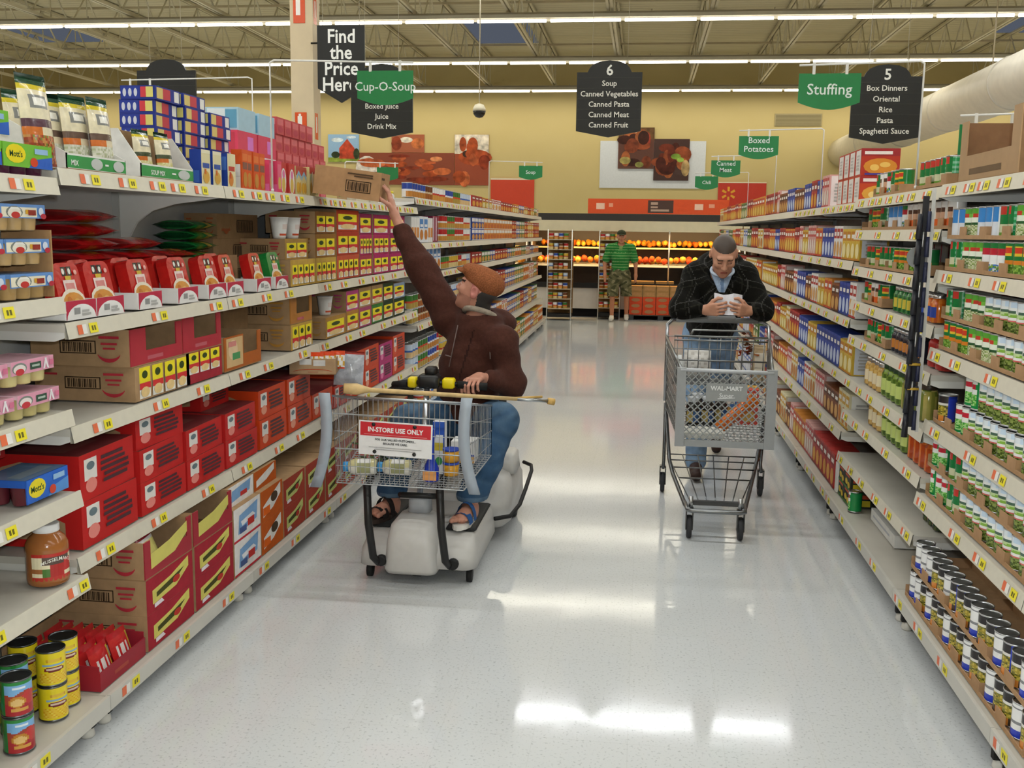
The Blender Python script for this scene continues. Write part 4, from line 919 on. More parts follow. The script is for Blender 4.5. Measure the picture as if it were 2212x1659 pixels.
# ------------------------------------------------------------------ right side: cans, jars and boxes
RX = 1.185
def rc(seed, opts): return opts[random.Random(seed).randrange(len(opts))]
def f_bean(th, t):
    if abs(th) > 1.75: return 'F1F0EC' if int(t*14) % 4 else 'B9BCB8'
    if t > .80: return 'CFE2F2' if th > 0 else 'E6EEF2'
    if t > .62: return 'F2F4F0' if abs(th) > .55 or t > .72 else '4E6A58'
    if t > .50: return '8CBB4A' if t < .56 + .05*math.sin(2*th) else 'C6DCA0'
    if t > .38: return 'F2F0EA' if t > .42 else 'D86A66'
    return rc(int((th+4)*40)*13+int(t*60), ['55682A', '74863A', '3E4E1E', '8A9A4E', '66782E'])
def f_spear(th, t):
    if th > .9: return 'F0F0E8'
    if th < -1.6: return 'E9EBDF'
    if t > .84: return '5FA83C'
    if t > .70: return 'C8402E' if abs(th) < .45 else '7FBE4A'
    if t > .50: return 'EDF2DF'
    if t > .40: return '2E5A34' if abs(th) < .8 else 'E4EAD4'
    return rc(int((th+4)*30)*7+int(t*50), ['A8B878', 'C8D0A0', '7E9450', 'D8D8B8'])
def f_delm(th, t):
    if abs(th) > 2.0: return '2E8A4A'
    if t > .60 and t < .90 and abs(th) < .62: return 'D8432A' if t > .66 and t < .86 else 'E8C23A'
    if t > .45: return '1F7A3A'
    if t > .34: return 'E0842A' if abs(th) < .7 else '2E8A3E'
    return rc(int((th+4)*30)*5+int(t*50), ['7FA83C', '5E8A2E', '9ABF5A', '4E7A28'])
def f_sw(th, t):
    if t > .82: return '1F7A3A' if abs(th) < 1.2 else 'E9E9E4'
    if t > .58: return 'C02A3A' if abs(th) < 1.0 else 'E9E9E4'
    if t > .26: return 'F2F1EE'
    return rc(int((th+4)*30)*3+int(t*50), ['4A7AC8', '7FA850', 'E2E2DA', '5A8A3A'])
def f_lib(th, t):
    if th > .55 or th < -1.5: return '178A44' if t < .9 else '1C7A3E'
    if t > .86: return 'E8EAE2'
    if t > .66: return 'C8283A' if abs(th+.3) < .7 else '189048'
    if t > .5: return 'EDF0E6'
    if t > .1: return rc(int((th+4)*30)*11+int(t*50), ['4EA83E', '7FC85A', '2E8A34', 'A8D88A'])
    return '178A44'
def f_green(th, t):
    if th > .5: return '2A9A58' if (int(t*16) % 3) else '7FC09A'
    if t < .4 and abs(th) < .7: return 'CFCFA8' if t > .15 else '6A9A3A'
    if t > .72 and abs(th+.3) < .4: return 'C83A30'
    return '177A3C' if th > -1.4 else '0F5A30'
def f_blue(th, t):
    if abs(th) > 1.9 : return 'F0EFEC' if int(t*13) % 5 else '6A6A6A'
    if th > .75: return '2E44C0' if t < .9 else '243AA0'
    if th < -.95: return 'EFEEEA' if t > .3 else '2E44C0'
    if t > .72: return '2A2626'
    if t > .62: return 'E6E2D8'
    if t > .22: return rc(int((th+4)*30)*17+int(t*50), ['A8952E', '7E7A2A', 'C9B44A', '5A5A22'])
    return 'DE8A3A' if abs(th) < .4 else '4A3A2A'
def f_blue2(th, t):
    if abs(th) < 1.3: return ('F2F1EE' if int(t*14) % 6 else '8A8A8C') if t > .22 else '2E44C0'
    return '2E44C0'
def f_face(th, t):
    if t > .75: return 'F0ECE6'
    if abs(th) < .4 and t > .3: return '5A3A2E' if t > .6 else 'D8A888'
    return 'E86A2E' if t < .3 else 'F2E9DE'
def f_wb(th, t): return 'F0F0EE' if abs(th) > .5 else ('3E8AD0' if t > .5 else 'E0E4EA')
CAN = {}
for key, fn in dict(bean=f_bean, spear=f_spear, delm=f_delm, sw=f_sw, lib=f_lib, green=f_green, blue=f_blue, blue2=f_blue2, face=f_face, wb=f_wb).items():
    CAN[key] = can('vegetable_can', 0.0355, 0.112, fn, 32, 22)
BIG = {k: can('vegetable_can', 0.05, 0.125, f, 22, 14) for k, f in dict(green=f_green, lib=f_lib).items()}
LOOK = dict(bean='white and green bean can', spear='pale asparagus can', delm='green can with red shield', sw='white and red vegetable can', lib='green can with red banner', green='dark green can', blue='blue and black olive can', blue2='blue and white can', face='orange and white can', wb='white and blue can')
TR = {}
def ktray(w, d=0.24, h=0.045, drop=True):
    k = (round(w, 4), d, h)
    if k not in TR:
        b = MB(); t = .004
        b.box(-w/2, w/2, 0, d, 0, t, 'B8926A', 'kraft').box(-w/2, w/2, d-t, d, t, h, 'B8926A', 'kraft')
        for sx in (-1, 1): b.box(min(sx*(w/2-.0012), sx*(w/2-.0002)), max(sx*(w/2-.0012), sx*(w/2-.0002)), 0, d-t, t, h, 'B08A64', 'kraft')
        # scalloped front: low in the middle, torn up at intervals
        r = random.Random(int(w*1000)); n = max(2, int(w/0.075))
        for i in range(n):
            a = -w/2 + w*i/n; b.box(a, a+w/n, 0, t, t, h*(1.0 if i % 3 == 2 else 0.32), 'B48E68', 'kraft')
        TR[k] = b.mesh('cardboard_tray')
    return TR[k]
TW = [0]
tray_n = {}
def tier(shelf, z, items, x, y0, pitch=0.0765, tray=True, tword='lower', depth_rows=1, group='canned vegetables'):
    """items: list of can keys, from the far end towards the camera"""
    i = 0; n = len(items)
    if tray:
        m = 6; a = 0
        while a < n:
            c = min(m, n-a); w = c*pitch
            tray_n[shelf] = tray_n.get(shelf, 0) + 1
            place(ktray(w), 'cardboard_tray', 'brown cardboard tray under cans on %s, %s tier, %s' % (shelf, tword, ['first from far end', 'second from far end', 'third from far end', 'fourth from far end'][a//m]), 'tray', (x-0.006, y0-(a+c/2)*pitch, z), 'R', 'cardboard can trays')
            a += c
    seen = {}
    for key in items:
        y = y0-(i+.5)*pitch
        if key:
            seen[key] = seen.get(key, 0)
            for row in range(depth_rows):
                place(CAN[key], 'vegetable_can', '%s on %s, %s tier%s, %s' % (LOOK[key], shelf, tword, ' behind' if row else '', ORD[seen[key]] + ' from far end' if seen[key] else 'farthest'), 'can', (x+row*.077, y, z+(.0045 if tray else 0)), 'R', group, drz=.4+rnd.uniform(-.35, .35))
            seen[key] += 1
        i += 1
def full(pat, n): return [pat[min(len(pat)-1, int(i*len(pat)/n))] for i in range(n)]
def pat(s): return [dict(b='bean', s='spear', d='delm', w='sw', l='lib', g='green', u='blue', v='blue2', f='face', x='wb').get(c) for c in s]
H2 = 0.122
n1 = 'near right second shelf'
tier(n1, 1.485+.007, pat('ggssswwwddddssbb'), RX, 4.19, tword='lower')
tier(n1, 1.485+.007+H2, pat('xxssxxxggssbbbbb'), RX, 4.19, tword='upper')
n2 = 'near right third shelf'
tier(n2, 1.175+.007, pat('ddddssssbbbbbbbb'), RX, 4.19, tword='lower')
tier(n2, 1.175+.007+H2, pat('gg.sssbbbbbbbbbb'), RX, 4.19, tword='upper')
n3 = 'near right fourth shelf'
tier(n3, 0.88+.007, pat('u..llbbbbbbbbbbb'), RX, 4.19, tword='lower')
tier(n3, 0.88+.007+H2, pat('...llbbbbbbbbbbb'), RX, 4.10, tword='upper', tray=False)
n4 = 'near right fifth shelf'
tier(n4, 0.575+.007, pat('lllggbbbbbbbbbbb'), RX-.005, 4.20, tword='lower')
tier(n4, 0.575+.007+H2, pat('ll.ggbbbbbbbbbbb'), RX-.005, 4.20, tword='upper')
for i, y in enumerate((4.16, 4.05)):
    pass
n5 = 'bottom right shelf'
tier(n5, 0.156+.006, pat('vvuvuuvuuvuuvuuvu'), 1.12, 4.16, tword='lower', pitch=.0775)
tier(n5, 0.156+.006+H2, pat('vvvuuvuuuvuuvuuvu'), 1.135, 4.16, tword='upper', pitch=.0775)
for i in range(6):
    for k in range(2):
        place(ktray(0.3, 0.26, 0.06), 'cardboard_tray', 'empty brown tray behind the olive cans, %s layer, %s' % (['lower', 'upper'][k], ORD[i] + ' from near end' if i else 'nearest'), 'tray', (1.40+.03*k, 2.75+0.305*i, .162+.14*k if k == 0 else .162+.062), 'R', 'empty cardboard trays')
# big kraft display box with red bags on the top right shelf
ztr = 1.818+.007
kb = open_carton('display_box', 0.62, 0.32, 0.22, K1, .12, .88, .42, '8E6E4E', [('r', .2, .1, .75, .2, '6A5238')])
place(kb, 'display_box', 'large open brown display box on the top right shelf', 'box', (RX-.01, 3.78, ztr), 'R')
f_rb = lambda u, v: 'C8281E' if (u*3+v*4) % 1 < .6 else 'E2523A'
RBAG = flat_bag('red_bag', .24, .2, .07, f_rb)
for i in range(2): place(RBAG, 'red_bag', 'red bag lying in the brown display box, %s one' % ['near', 'far'][i], 'bag', (RX+.04, 3.66+.25*i, ztr+.045), 'R', 'red bags in the display box')
tier('top right shelf', ztr, pat('gggggg'), RX, 4.72, tword='front')
# tubs with yellow lids and small cans on the jar rack's top shelf
ztm = 1.812+.007
TUB = MB(); TUB.lathe([(.036, 0), (.041, .09)], 18, lambda a, i: 'D8482A' if math.cos(a+PI/2) > -.3 else 'E9B23A', 'gloss', Matrix.Translation((0, .043, 0))); TUB.lathe([(.043, .0905), (.043, .102), (.04, .104)], 18, 'F2D22A', 'plastic', Matrix.Translation((0, .043, 0)))
TUB = TUB.mesh('snack_tub')
for i in range(6): place(TUB, 'snack_tub', 'red tub with yellow lid on the top right shelf, %s' % (ORD[i] + ' from near end' if i else 'nearest'), 'tub', (RX+.255, 4.85+.095*i, ztm+.0), 'R', 'yellow lidded tubs')
tier("jar rack's top shelf", ztm, pat('gffwgdd'), RX-.002, 5.55, tword='front')
def cbox(w, d, h, bg, blob, name='cereal_box', spine='EDE6DE', txt='EFE0D8'):
    fr = [('r', 0, .72, 1, 1, blob[0]), ('r', .08, .78, .8, .9, txt), ('e', .5, .34, .44, .30, blob[1]), ('e', .35, .3, .12, .12, blob[2]), ('e', .62, .4, .14, .1, blob[2]), ('r', .1, .02, .7, .09, '4A3A8A')]
    return carton(name, w, d, h, bg, fr, [('r', .1, .05, .9, .95, spine)] + bars(.2, .2, .8, .8, 5, 'C9C2BC'))
CE1 = cbox(.21, .06, .215, 'A82A24', ('8E1F2A', 'D98A2A', 'F0C060'), spine='B8342E'); CE2 = cbox(.21, .06, .215, 'C8451E', ('A82A24', 'E0A03A', 'F2D080'))
CE3 = cbox(.21, .16, .15, 'B8341E', ('A0282A', 'D98A2A', 'F0C060')); CE4 = cbox(.21, .16, .15, 'C8451E', ('A82A24', 'E0A03A', 'F2D080'))
for i, (y, x, z, me) in enumerate([(4.90, 1.55, 0, CE2), (5.12, 1.55, 0, CE1), (5.34, 1.55, 0, CE2), (5.56, 1.55, 0, CE1)]):
    place(me, 'cereal_box', 'tall red cereal box behind the yellow lidded tubs, %s' % (ORD[i] + ' from near end' if i else 'nearest'), 'box', (x, y, ztm+z), 'R', 'cereal boxes on the top right shelf')
for i in range(4):
    for k in range(2):
        place(CE3 if k else CE4, 'cereal_box', 'orange and red cereal box past jar rack, %s row, %s' % (['lower', 'upper'][k], ORD[i] + ' from near end' if i else 'nearest'), 'box', (1.305, 6.02+.17*i, 1.807+.151*k), 'F', 'cereal boxes on the top right shelf')
# ------------------------------------------------------------------ jar rack
def jarm(r, h, body, lid='2A2A2A', label=None, name='jar', lidmat='plastic'):
    b = MB(); T = Matrix.Translation((0, r, 0))
    b.lathe([(r*.9, 0), (r, .006), (r, h*.68), (r*.82, h*.80), (r*.72, h*.84)], 16, body if callable(body) else (lambda a, i: body), 'jelly', T)
    b.lathe([(r*.78, h*.84), (r*.8, h*.85), (r*.8, h*.99), (r*.74, h)], 16, lid, lidmat, T)
    if label:
        n = 8
        for i in range(n):
            t0 = -1.0+2*i/n; t1 = -1.0+2*(i+1)/n; R = r+.0008
            f = lambda th, z: (R*math.sin(th), r-R*math.cos(th), z)
            b.add([f(t0, h*.18), f(t1, h*.18), f(t1, h*.55), f(t0, h*.55)], [(0,1,2,3)], label if not callable(label) else label(i/n), 'gloss', True)
    me = b.mesh(name); AXR[me.name] = r
    return me
def mix(cols, sd): return lambda a, i: cols[random.Random(int(a*100)*7+i*31+sd).randrange(len(cols))]
J_PICK = jarm(.042, .16, mix(['8A8A3A', 'A8A04A', '6E7A2E', 'B8A85A'], 1), '3A2E22', None)
J_PICK2 = jarm(.042, .16, mix(['6E8A2E', '8AA83E', '4E6A22'], 2), '2E4A2A', 'C9D87A')
J_ORG = jarm(.04, .15, mix(['D2601E', 'B8481A', 'E0782A'], 3), '1F1F1F', None)
J_RED = jarm(.05, .15, mix(['B8241E', 'A01E1A', 'C83228'], 4), 'D8D4CC', None)
J_BLUE = jarm(.032, .115, '2A2A34', 'C9CCD0', lambda u: '2E56B8' if u < .5 else 'C8803A', lidmat='tin')
J_CAR = jarm(.034, .12, mix(['E0741E', 'D2601A', 'E88A2E'], 5), 'D2D4D6', lambda u: '2E4AA0', lidmat='tin')
J_GRN = jarm(.034, .12, mix(['2E7A3A', '3E8A3E', '1F5A2E'], 6), 'D2D4D6', lambda u: '4E9A4A' if u < .6 else 'D8C24A', lidmat='tin')
J_OLV = jarm(.03, .11, mix(['3A4A22', '55602A', '2A321A'], 7), '1F2420', lambda u: 'D2502A' if u < .4 else '2E4A2E')
J_AMB = jarm(.04, .15, mix(['C89A4A', 'E0B86A', 'D8A85A'], 8), 'D8D8D6', lambda u: 'D2442A' if u < .5 else 'EFE0B8', lidmat='tin')
def jars(me, look, shelf, x, z, y0, pitch, n, rows=1, name='jar'):
    for r in range(rows):
        for i in range(n):
            place(me, name, '%s on %s%s, %s' % (look, shelf, ', row %s' % ['', 'two', 'three'][r] if r else '', ORD[i] + ' from near end' if i else 'nearest'), 'jar', (x+r*pitch, y0+pitch*i, z), 'R', 'jars on the right jar rack')
mx = 1.20
tier("jar rack's second shelf", 1.645+.007, pat('.gddg.xxxwffffffff'), mx, 5.86, pitch=.09, tword='front')
tier("jar rack's third shelf", 1.447+.007, pat('.ggdgggdddddd'), mx, 5.86, pitch=.1, tword='front')
GBX = carton('rice_box', .11, .04, .13, 'D8D5CE', [('r', .06, .1, .94, .95, 'E2E0DA'), ('r', .1, .0, .9, .12, 'A82A30')], [('r', 0, 0, 1, 1, 'A82A30')])
for i in range(10): place(GBX, 'rice_box', 'grey and red box at the back of jar rack third shelf, %s' % (ORD[i] + ' from near end' if i else 'nearest'), 'box', (1.45, 4.42+.125*i, 1.447+.007), 'R', 'grey boxes at the back')
for i in range(10): place(GBX, 'rice_box', 'grey and red box at the back of jar rack fourth shelf, %s' % (ORD[i] + ' from near end' if i else 'nearest'), 'box', (1.45, 4.42+.125*i, 1.258+.007), 'R', 'grey boxes at the back')
s4 = "jar rack's fourth shelf"
jars(J_CAR, 'orange carrot jar', s4, mx, 1.258+.007, 4.42, .075, 4, 2); jars(J_GRN, 'green vegetable jar', s4, mx, 1.258+.007, 4.74, .08, 5, 2)
tier(s4, 1.258+.007, pat('gdffgd'), mx, 5.75, pitch=.08, tword='front')
s5 = "jar rack's fifth shelf"
jars(J_RED, 'wide red salsa jar', s5, mx+.02, 1.065+.007, 4.36, .12, 2); jars(J_BLUE, 'dark jar with blue label', s5, mx, 1.065+.007, 4.62, .07, 7, 3)
tier(s5, 1.065+.007, pat('gggdgg'), mx, 5.62, pitch=.08, tword='front')
s6 = "jar rack's sixth shelf"
jars(J_PICK, 'yellow green pickle jar', s6, mx, .828+.007, 4.5, .095, 4); jars(J_PICK2, 'green pickle jar', s6, mx, .828+.007, 4.9, .095, 4); jars(J_AMB, 'amber jar with red label', s6, mx, .828+.007, 5.30, .09, 4)
s7 = "jar rack's seventh shelf"
jars(J_ORG, 'dark orange pickle jar', s7, mx, .635+.007, 4.34, .09, 4); jars(J_PICK2, 'green pickle jar', s7, mx, .635+.007, 4.74, .095, 5); jars(J_AMB, 'amber jar with red label', s7, mx, .635+.007, 5.24, .09, 3)
s8 = "jar rack's eighth shelf"
jars(J_OLV, 'small dark bottle', s8, mx+.05, .388+.007, 4.33, .075, 3, 2, name='bottle')
WCR = carton('white_crate', .26, .24, .05, 'EDEBE4', [('r', .1, .3, .4, .7, '5A6A8A'), ('r', .5, .4, .9, .6, '8A94A4')], [('r', .2, .3, .7, .7, '7A86A0')])
place(WCR, 'white_crate', 'flat white carton lying near the dark bottles', 'carton', (mx+.26, 4.48, .388+.007), 'R')
BGY = carton('seed_carton', .16, .12, .085, '232A1E', [('r', 0, .8, 1, 1, '2A2A26'), ('r', .1, .82, .8, .96, 'D2502A'), ('e', .3, .45, .2, .2, 'E0C22A'), ('e', .7, .35, .2, .2, 'D8B424'), ('r', 0, 0, 1, .15, '3E7A2E')], [('r', .1, .1, .9, .5, 'D8C22A'), ('r', .1, .6, .9, .85, 'C84A2A')])
for i in range(2):
    for k in range(2): place(BGY, 'seed_carton', 'black carton with yellow flowers on bottom right shelf, %s %s' % (['near', 'far'][i], ['lower', 'upper'][k]), 'carton', (1.15, 5.58+.165*i, .162+.0855*k), 'R', 'yellow flower cartons')
place(CAN['lib'], 'vegetable_can', 'single green and pink can standing alone on bottom right shelf', 'can', (1.13, 5.44, .162), 'R')
WBX = carton('white_carton', .5, .26, .06, 'ECEAE4', [('r', .1, .4, .8, .6, 'C4C6CA')], mat='card')
place(WBX, 'white_carton', 'long flat white carton lying on the bottom right shelf', 'carton', (1.22, 5.05, .162), 'R')
WTB = carton('white_box', .05, .16, .17, 'EDE9E0', [], [('r', .1, .05, .9, .95, 'F2EFE8')] + bars(.2, .2, .8, .8, 5, 'D4D0C8'))
place(WTB, 'white_box', 'narrow white box standing at end of the bottom right shelf', 'box', (1.14, 5.86, .162), 'R')
# clip strip of kitchen tools hanging at the end of the jar rack
cs = empty('clip_strip', (1.102, 4.235, 0.85)); tag(cs, 'black clip strip of kitchen tools hanging beside the jar rack', 'clip strip')
MB().box(-.012, .012, -.002, .002, 0, .93, '2A2A30', 'plastic').obj('strip', cs)
MB().box(.022, .036, -.002, .004, -.02, .96, 'D6D4CE', 'plastic').obj('hanger_bar', cs)
for i in range(9):
    z = .86-.1*i; t = MB()
    t.tube([(-.02, -.012, z), (-.022, -.014, z-.10)], [.010, .013], '1E1E26', 'plastic', 8)
    t.tube([(.014, -.012, z+.01), (.012, -.014, z-.07)], [.007, .009], '2A2E48', 'plastic', 8)
    if i % 2: t.tube([(-.005, -.016, z+.03), (-.006, -.016, z-.03)], .004, 'D8DADC', 'steel', 6)
    if i in (6, 7): t.tube([(-.025, -.018, z), (.02, -.018, z)], .006, 'C9A23A', 'plastic', 6)
    t.obj('kitchen_tool', cs)
lad = MB(); lad.lathe([(.001, 0), (.03, .006), (.043, .018), (.045, .02)], 18, 'C9CCD2', 'steel', Matrix.Rotation(PI/2, 4, 'X')); lad.tube([(0, 0, .04), (0, -.01, .17)], .004, 'C9CCD2', 'steel', 6)
place(lad.mesh('ladle'), 'ladle', 'shiny steel ladle bowl hanging in front of grey boxes', 'ladle', (1.135, 4.45, 1.535), 'F')
# ------------------------------------------------------------------ boxed dinners along the right side
def thin(w, h, bg, ops, spine, name='dinner_box', d=.16): return carton(name, w, d, h, bg, ops, spine)
def dinner(bg, c1, c2, sp, w, h):
    return thin(w, h, bg, [('r', .05, .62, .95, .92, c1), ('r', .15, .7, .8, .82, 'F0EAE0'), ('e', .5, .3, .4, .24, c2), ('r', 0, 0, 1, .06, c1)], [('r', .08, .04, .92, .96, sp)] + bars(.2, .15, .8, .75, 6, 'B9B6B0'))
DB = [(dinner('D8892E', 'C8402A', 'E8C05A', 'EFEDE8', .13, .19), .13, .19, 'orange dinner box'), (dinner('B8302A', '8E1E22', 'E0A03A', 'E2DEDA', .12, .20), .12, .20, 'red dinner box'),
      (dinner('E2D8B0', 'D8A42E', 'C87A2A', 'F0EEE6', .10, .21), .10, .21, 'cream dinner box'), (dinner('D8B23A', 'C8801E', 'F0E0A0', 'DDE0E6', .12, .18), .12, .18, 'yellow dinner box'),
      (dinner('EDE9E4', 'B8302A', 'D8A05A', 'F4F2EE', .09, .20), .09, .20, 'white dinner box'), (dinner('2E4AA8', '1F3A8E', 'C9D4EA', 'E6E8EE', .10, .19), .10, .19, 'blue dinner box'),
      (dinner('8A4A22', '5A2E18', 'D8A45A', 'D8C9A8', .12, .17), .12, .17, 'brown dinner box'), (dinner('E0A8A0', 'C84A4A', 'F0E0D0', 'F2E4E0', .08, .21), .08, .21, 'pink dinner box')]
LOOKC = {}
def flabel(look, shelf, k, i):
    return '%s on %s%s%s' % (look, shelf, ', %s' % (ORD[i] + ' from near end' if i else 'nearest') if i < 20 else ', past twentieth', ['', ', upper', ', top'][k])
def fill(side, shelf, z, x, y0, y1, protos, seed, maxh, group, wmul=1.0, gap=.006, stack=True, cat='box', name='dinner_box', run=4, uniq=True):
    r = random.Random(seed); y = y0
    while y < y1:
        me, w, h, look = protos[r.randrange(len(protos))]
        m = r.randrange(2, run+1)
        for q in range(m):
            if y + w > y1: y = y1; break
            k = 0; zz = z
            while True:
                if k == 0:
                    key = (look, shelf); LOOKC[key] = LOOKC.get(key, -1) + 1
                place(me, name, flabel(look, shelf, k, LOOKC[(look, shelf)]), cat, (x, y+w/2, zz), side, '%s, %s' % (look, shelf), drz=r.uniform(-.006, .006))
                zz += h+.001; k += 1
                if not stack or zz + h > z + maxh or k >= 3: break
            y += w + gap
F_SH = [(1.80, .30, 'top dinner shelf'), (1.472, .27, 'second dinner shelf'), (1.147, .26, 'third dinner shelf'), (0.82, .26, 'fourth dinner shelf'), (0.50, .25, 'fifth dinner shelf'), (0.156, .26, 'lowest dinner shelf')]
for k, (z, mh, nm_) in enumerate(F_SH):
    fill('R', 'right ' + nm_, z+.007, 1.20 if k < 5 else 1.14, RF0+.02 if k else 7.0, 10.6, DB, 50+k, .22 if k else .21, 'boxed dinners', run=4)
    wide = [(dinner(*c, .22, h), .22, h, l) for c, h, l in [(('D8892E', 'C8402A', 'E8C05A', 'EFEDE8'), .2, 'orange wide box'), (('B8302A', '8E1E22', 'E0A03A', 'E2DEDA'), .21, 'red wide box'), (('E2D8B0', 'D8A42E', 'C87A2A', 'F0EEE6'), .2, 'cream wide box'), (('C9CCD2', '4A6AB8', 'E0E2EA', 'EEF0F2'), .2, 'grey blue wide box'), (('6E8A4A', '3E5A2A', 'D8D0A0', 'E2E4D8'), .19, 'green wide box')]] if k == 0 else wide
    fill('R', 'far right ' + nm_, z+.007, 1.20 if k < 5 else 1.14, 10.65, RF0+9*P-.05, wide, 70+k, .22, 'boxed dinners', run=3, name='meal_box')
# blue boxes and a red packet on the lowest dinner shelf
# ------------------------------------------------------------------ soup racks along the left side
SC = {}
def f_soupcan(top, mid, low):
    return lambda th, t: top if t > .62 else (mid if t > .42 else (low if abs(th) < 1.6 else 'E9E4DA'))
for nm_, c in dict(red=('B8262A', 'EDE6DC', 'C88A3A'), white=('EDEBE6', 'C83A34', 'D89A4A'), blue=('2A4AA0', 'E6E6EA', 'C8843A'), green=('3E7A34', 'D8482A', 'B89A4A'), gold=('D8B23A', 'B8302A', 'E0C88A'), pale=('C9D8E8', '3E6AB8', 'E2C08A'), brown=('6A3A22', 'D8C09A', 'A8602A')).items():
    SC[nm_] = can('soup_can', .043, .115, f_soupcan(*c), 14, 7)
SP = [(SC[k], .088, .116, k + ' soup can') for k in SC]
SBX = [(dinner(*c, w, h), w, h, l) for c, w, h, l in [(('EDE9E4', 'B8302A', 'D8A05A', 'F4F2EE'), .24, .12, 'white and red soup multipack'), (('B8302A', '8E1E22', 'E0A03A', 'E2DEDA'), .22, .12, 'red soup multipack'), (('D8892E', 'EDE6DC', 'C8642A', 'EFEDE8'), .24, .12, 'orange soup multipack'), (('3E7A44', 'E6E4D8', 'D8A04A', 'DDE6DA'), .2, .12, 'green soup multipack'), (('2A4AA0', 'E6E6EA', 'D89A4A', 'E6E8EE'), .2, .12, 'blue soup multipack'), (('D8B23A', 'B8302A', 'E8D8A0', 'F0EADC'), .24, .12, 'yellow soup multipack')]]
YS = YJ+4*P
# the first soup rack also holds white pouches and tall white boxes
POU = [(carton('soup_pouch_box', .16, .12, .21, 'E6E8EC', [('r', .1, .55, .9, .9, '4E8AC8'), ('e', .5, .3, .38, .2, 'C87A2A'), ('r', .2, .6, .8, .7, 'F2F2F2')], [('r', .2, .1, .8, .9, 'F0F0F2')]), .16, .21, 'white and blue soup pouch'), (carton('soup_pouch_box', .10, .12, .22, '8E2A4A', [('r', .2, .05, .5, .95, 'E9E2E6')], [('r', .1, .1, .9, .9, 'D8B8C4')]), .10, .22, 'plum soup pouch'), (carton('soup_pouch_box', .09, .12, .20, 'EDEBE6', [('r', .1, .2, .9, .6, 'D88A3A')], [('r', .1, .1, .9, .9, 'E9E9EC')]), .09, .20, 'white and orange soup pouch')]
L_SH = [(1.86, .23, 'top'), (1.51, .30, 'second'), (1.26, .22, 'third'), (0.87, .36, 'fourth'), (0.48, .35, 'fifth'), (0.116, .34, 'lowest')]
for k, (z, mh, w_) in enumerate(L_SH):
    x = (-1.80 if k < 5 else -1.71)
    fill('L', '%s shelf, first soup rack' % w_, z+.007, x, YS+.02, YS+P-.02, POU if k in (1, 2) else SP, 80+k, min(mh, .25), 'soup', cat='packet' if k in (1, 2) else 'can', name='soup_pouch_box' if k in (1, 2) else 'soup_can', stack=k not in (1, 2))
    fill('L', '%s middle soup shelf' % w_, z+.007, x, YS+P+.02, YS+2.3*P, SP, 90+k, min(mh, .25), 'soup', cat='can', name='soup_can', run=5)
    fill('L', '%s far soup shelf' % w_, z+.007, x, YS+2.3*P+.02, YS+8*P-.05, SBX, 100+k, min(mh, .25), 'soup', cat='multipack', name='soup_multipack', run=3)
# assorted goods on top of the first soup rack: kraft cartons, green cartons, jars with blue lids
J_MAY = jarm(.045, .14, 'E6DCC0', '2E54B8', lambda u: 'F0EEE6' if u < .6 else 'D8C24A', name='dressing_jar')
for i in range(4): place(J_MAY, 'dressing_jar', 'cream jar with blue lid beside the reaching hand, %s' % (ORD[i] + ' from near end' if i else 'nearest'), 'jar', (-1.80-.09*(i % 2), 6.55+.11*i, zt), 'L', 'blue lidded jars')
YL = jarm(.035, .10, 'E9E4D8', 'E8D22A', lambda u: 'E6E6EA', name='dressing_jar')
for i in range(2): place(YL, 'dressing_jar', 'small jar with yellow lid on the top left shelf, %s one' % ['near', 'far'][i], 'jar', (-1.79, 7.1+.1*i, zt), 'L', 'yellow lidded jars')
GK = carton('green_carton', .3, .3, .22, K1, [('r', .1, .1, .9, .6, '6E9A3A')], [('r', .05, .45, .6, .95, '3E8A2E'), ('r', .7, .1, .9, .9, '9ABF4A')], mat='kraft')
for i in range(2): place(GK, 'green_carton', 'brown and green carton on top of the soup rack, %s one' % ['near', 'far'][i], 'carton', (-2.3-.2*i*0, 8.6+.34*i, 1.80-.02+.007), 'L', 'green cartons', drz=0)
# the brown carton being pulled off the top shelf
gb = carton('brown_carton', .19, .36, .15, 'B98F66', [('r', .05, .75, .4, .83, '5A4430')], barcode(.48, .22, .86, .62, ink='3A2C20', bg='B98F66') + [('r', .5, .82, .88, .87, '5A4430'), ('r', .6, .74, .88, .79, '5A4430')], mat='kraft')
place(gb, 'brown_carton', 'brown cardboard carton being pulled off the top left shelf by the seated man', 'carton', (-1.395, 5.36, 1.762), 'L', tilt=(0.12, 0, 0), drz=0.02)
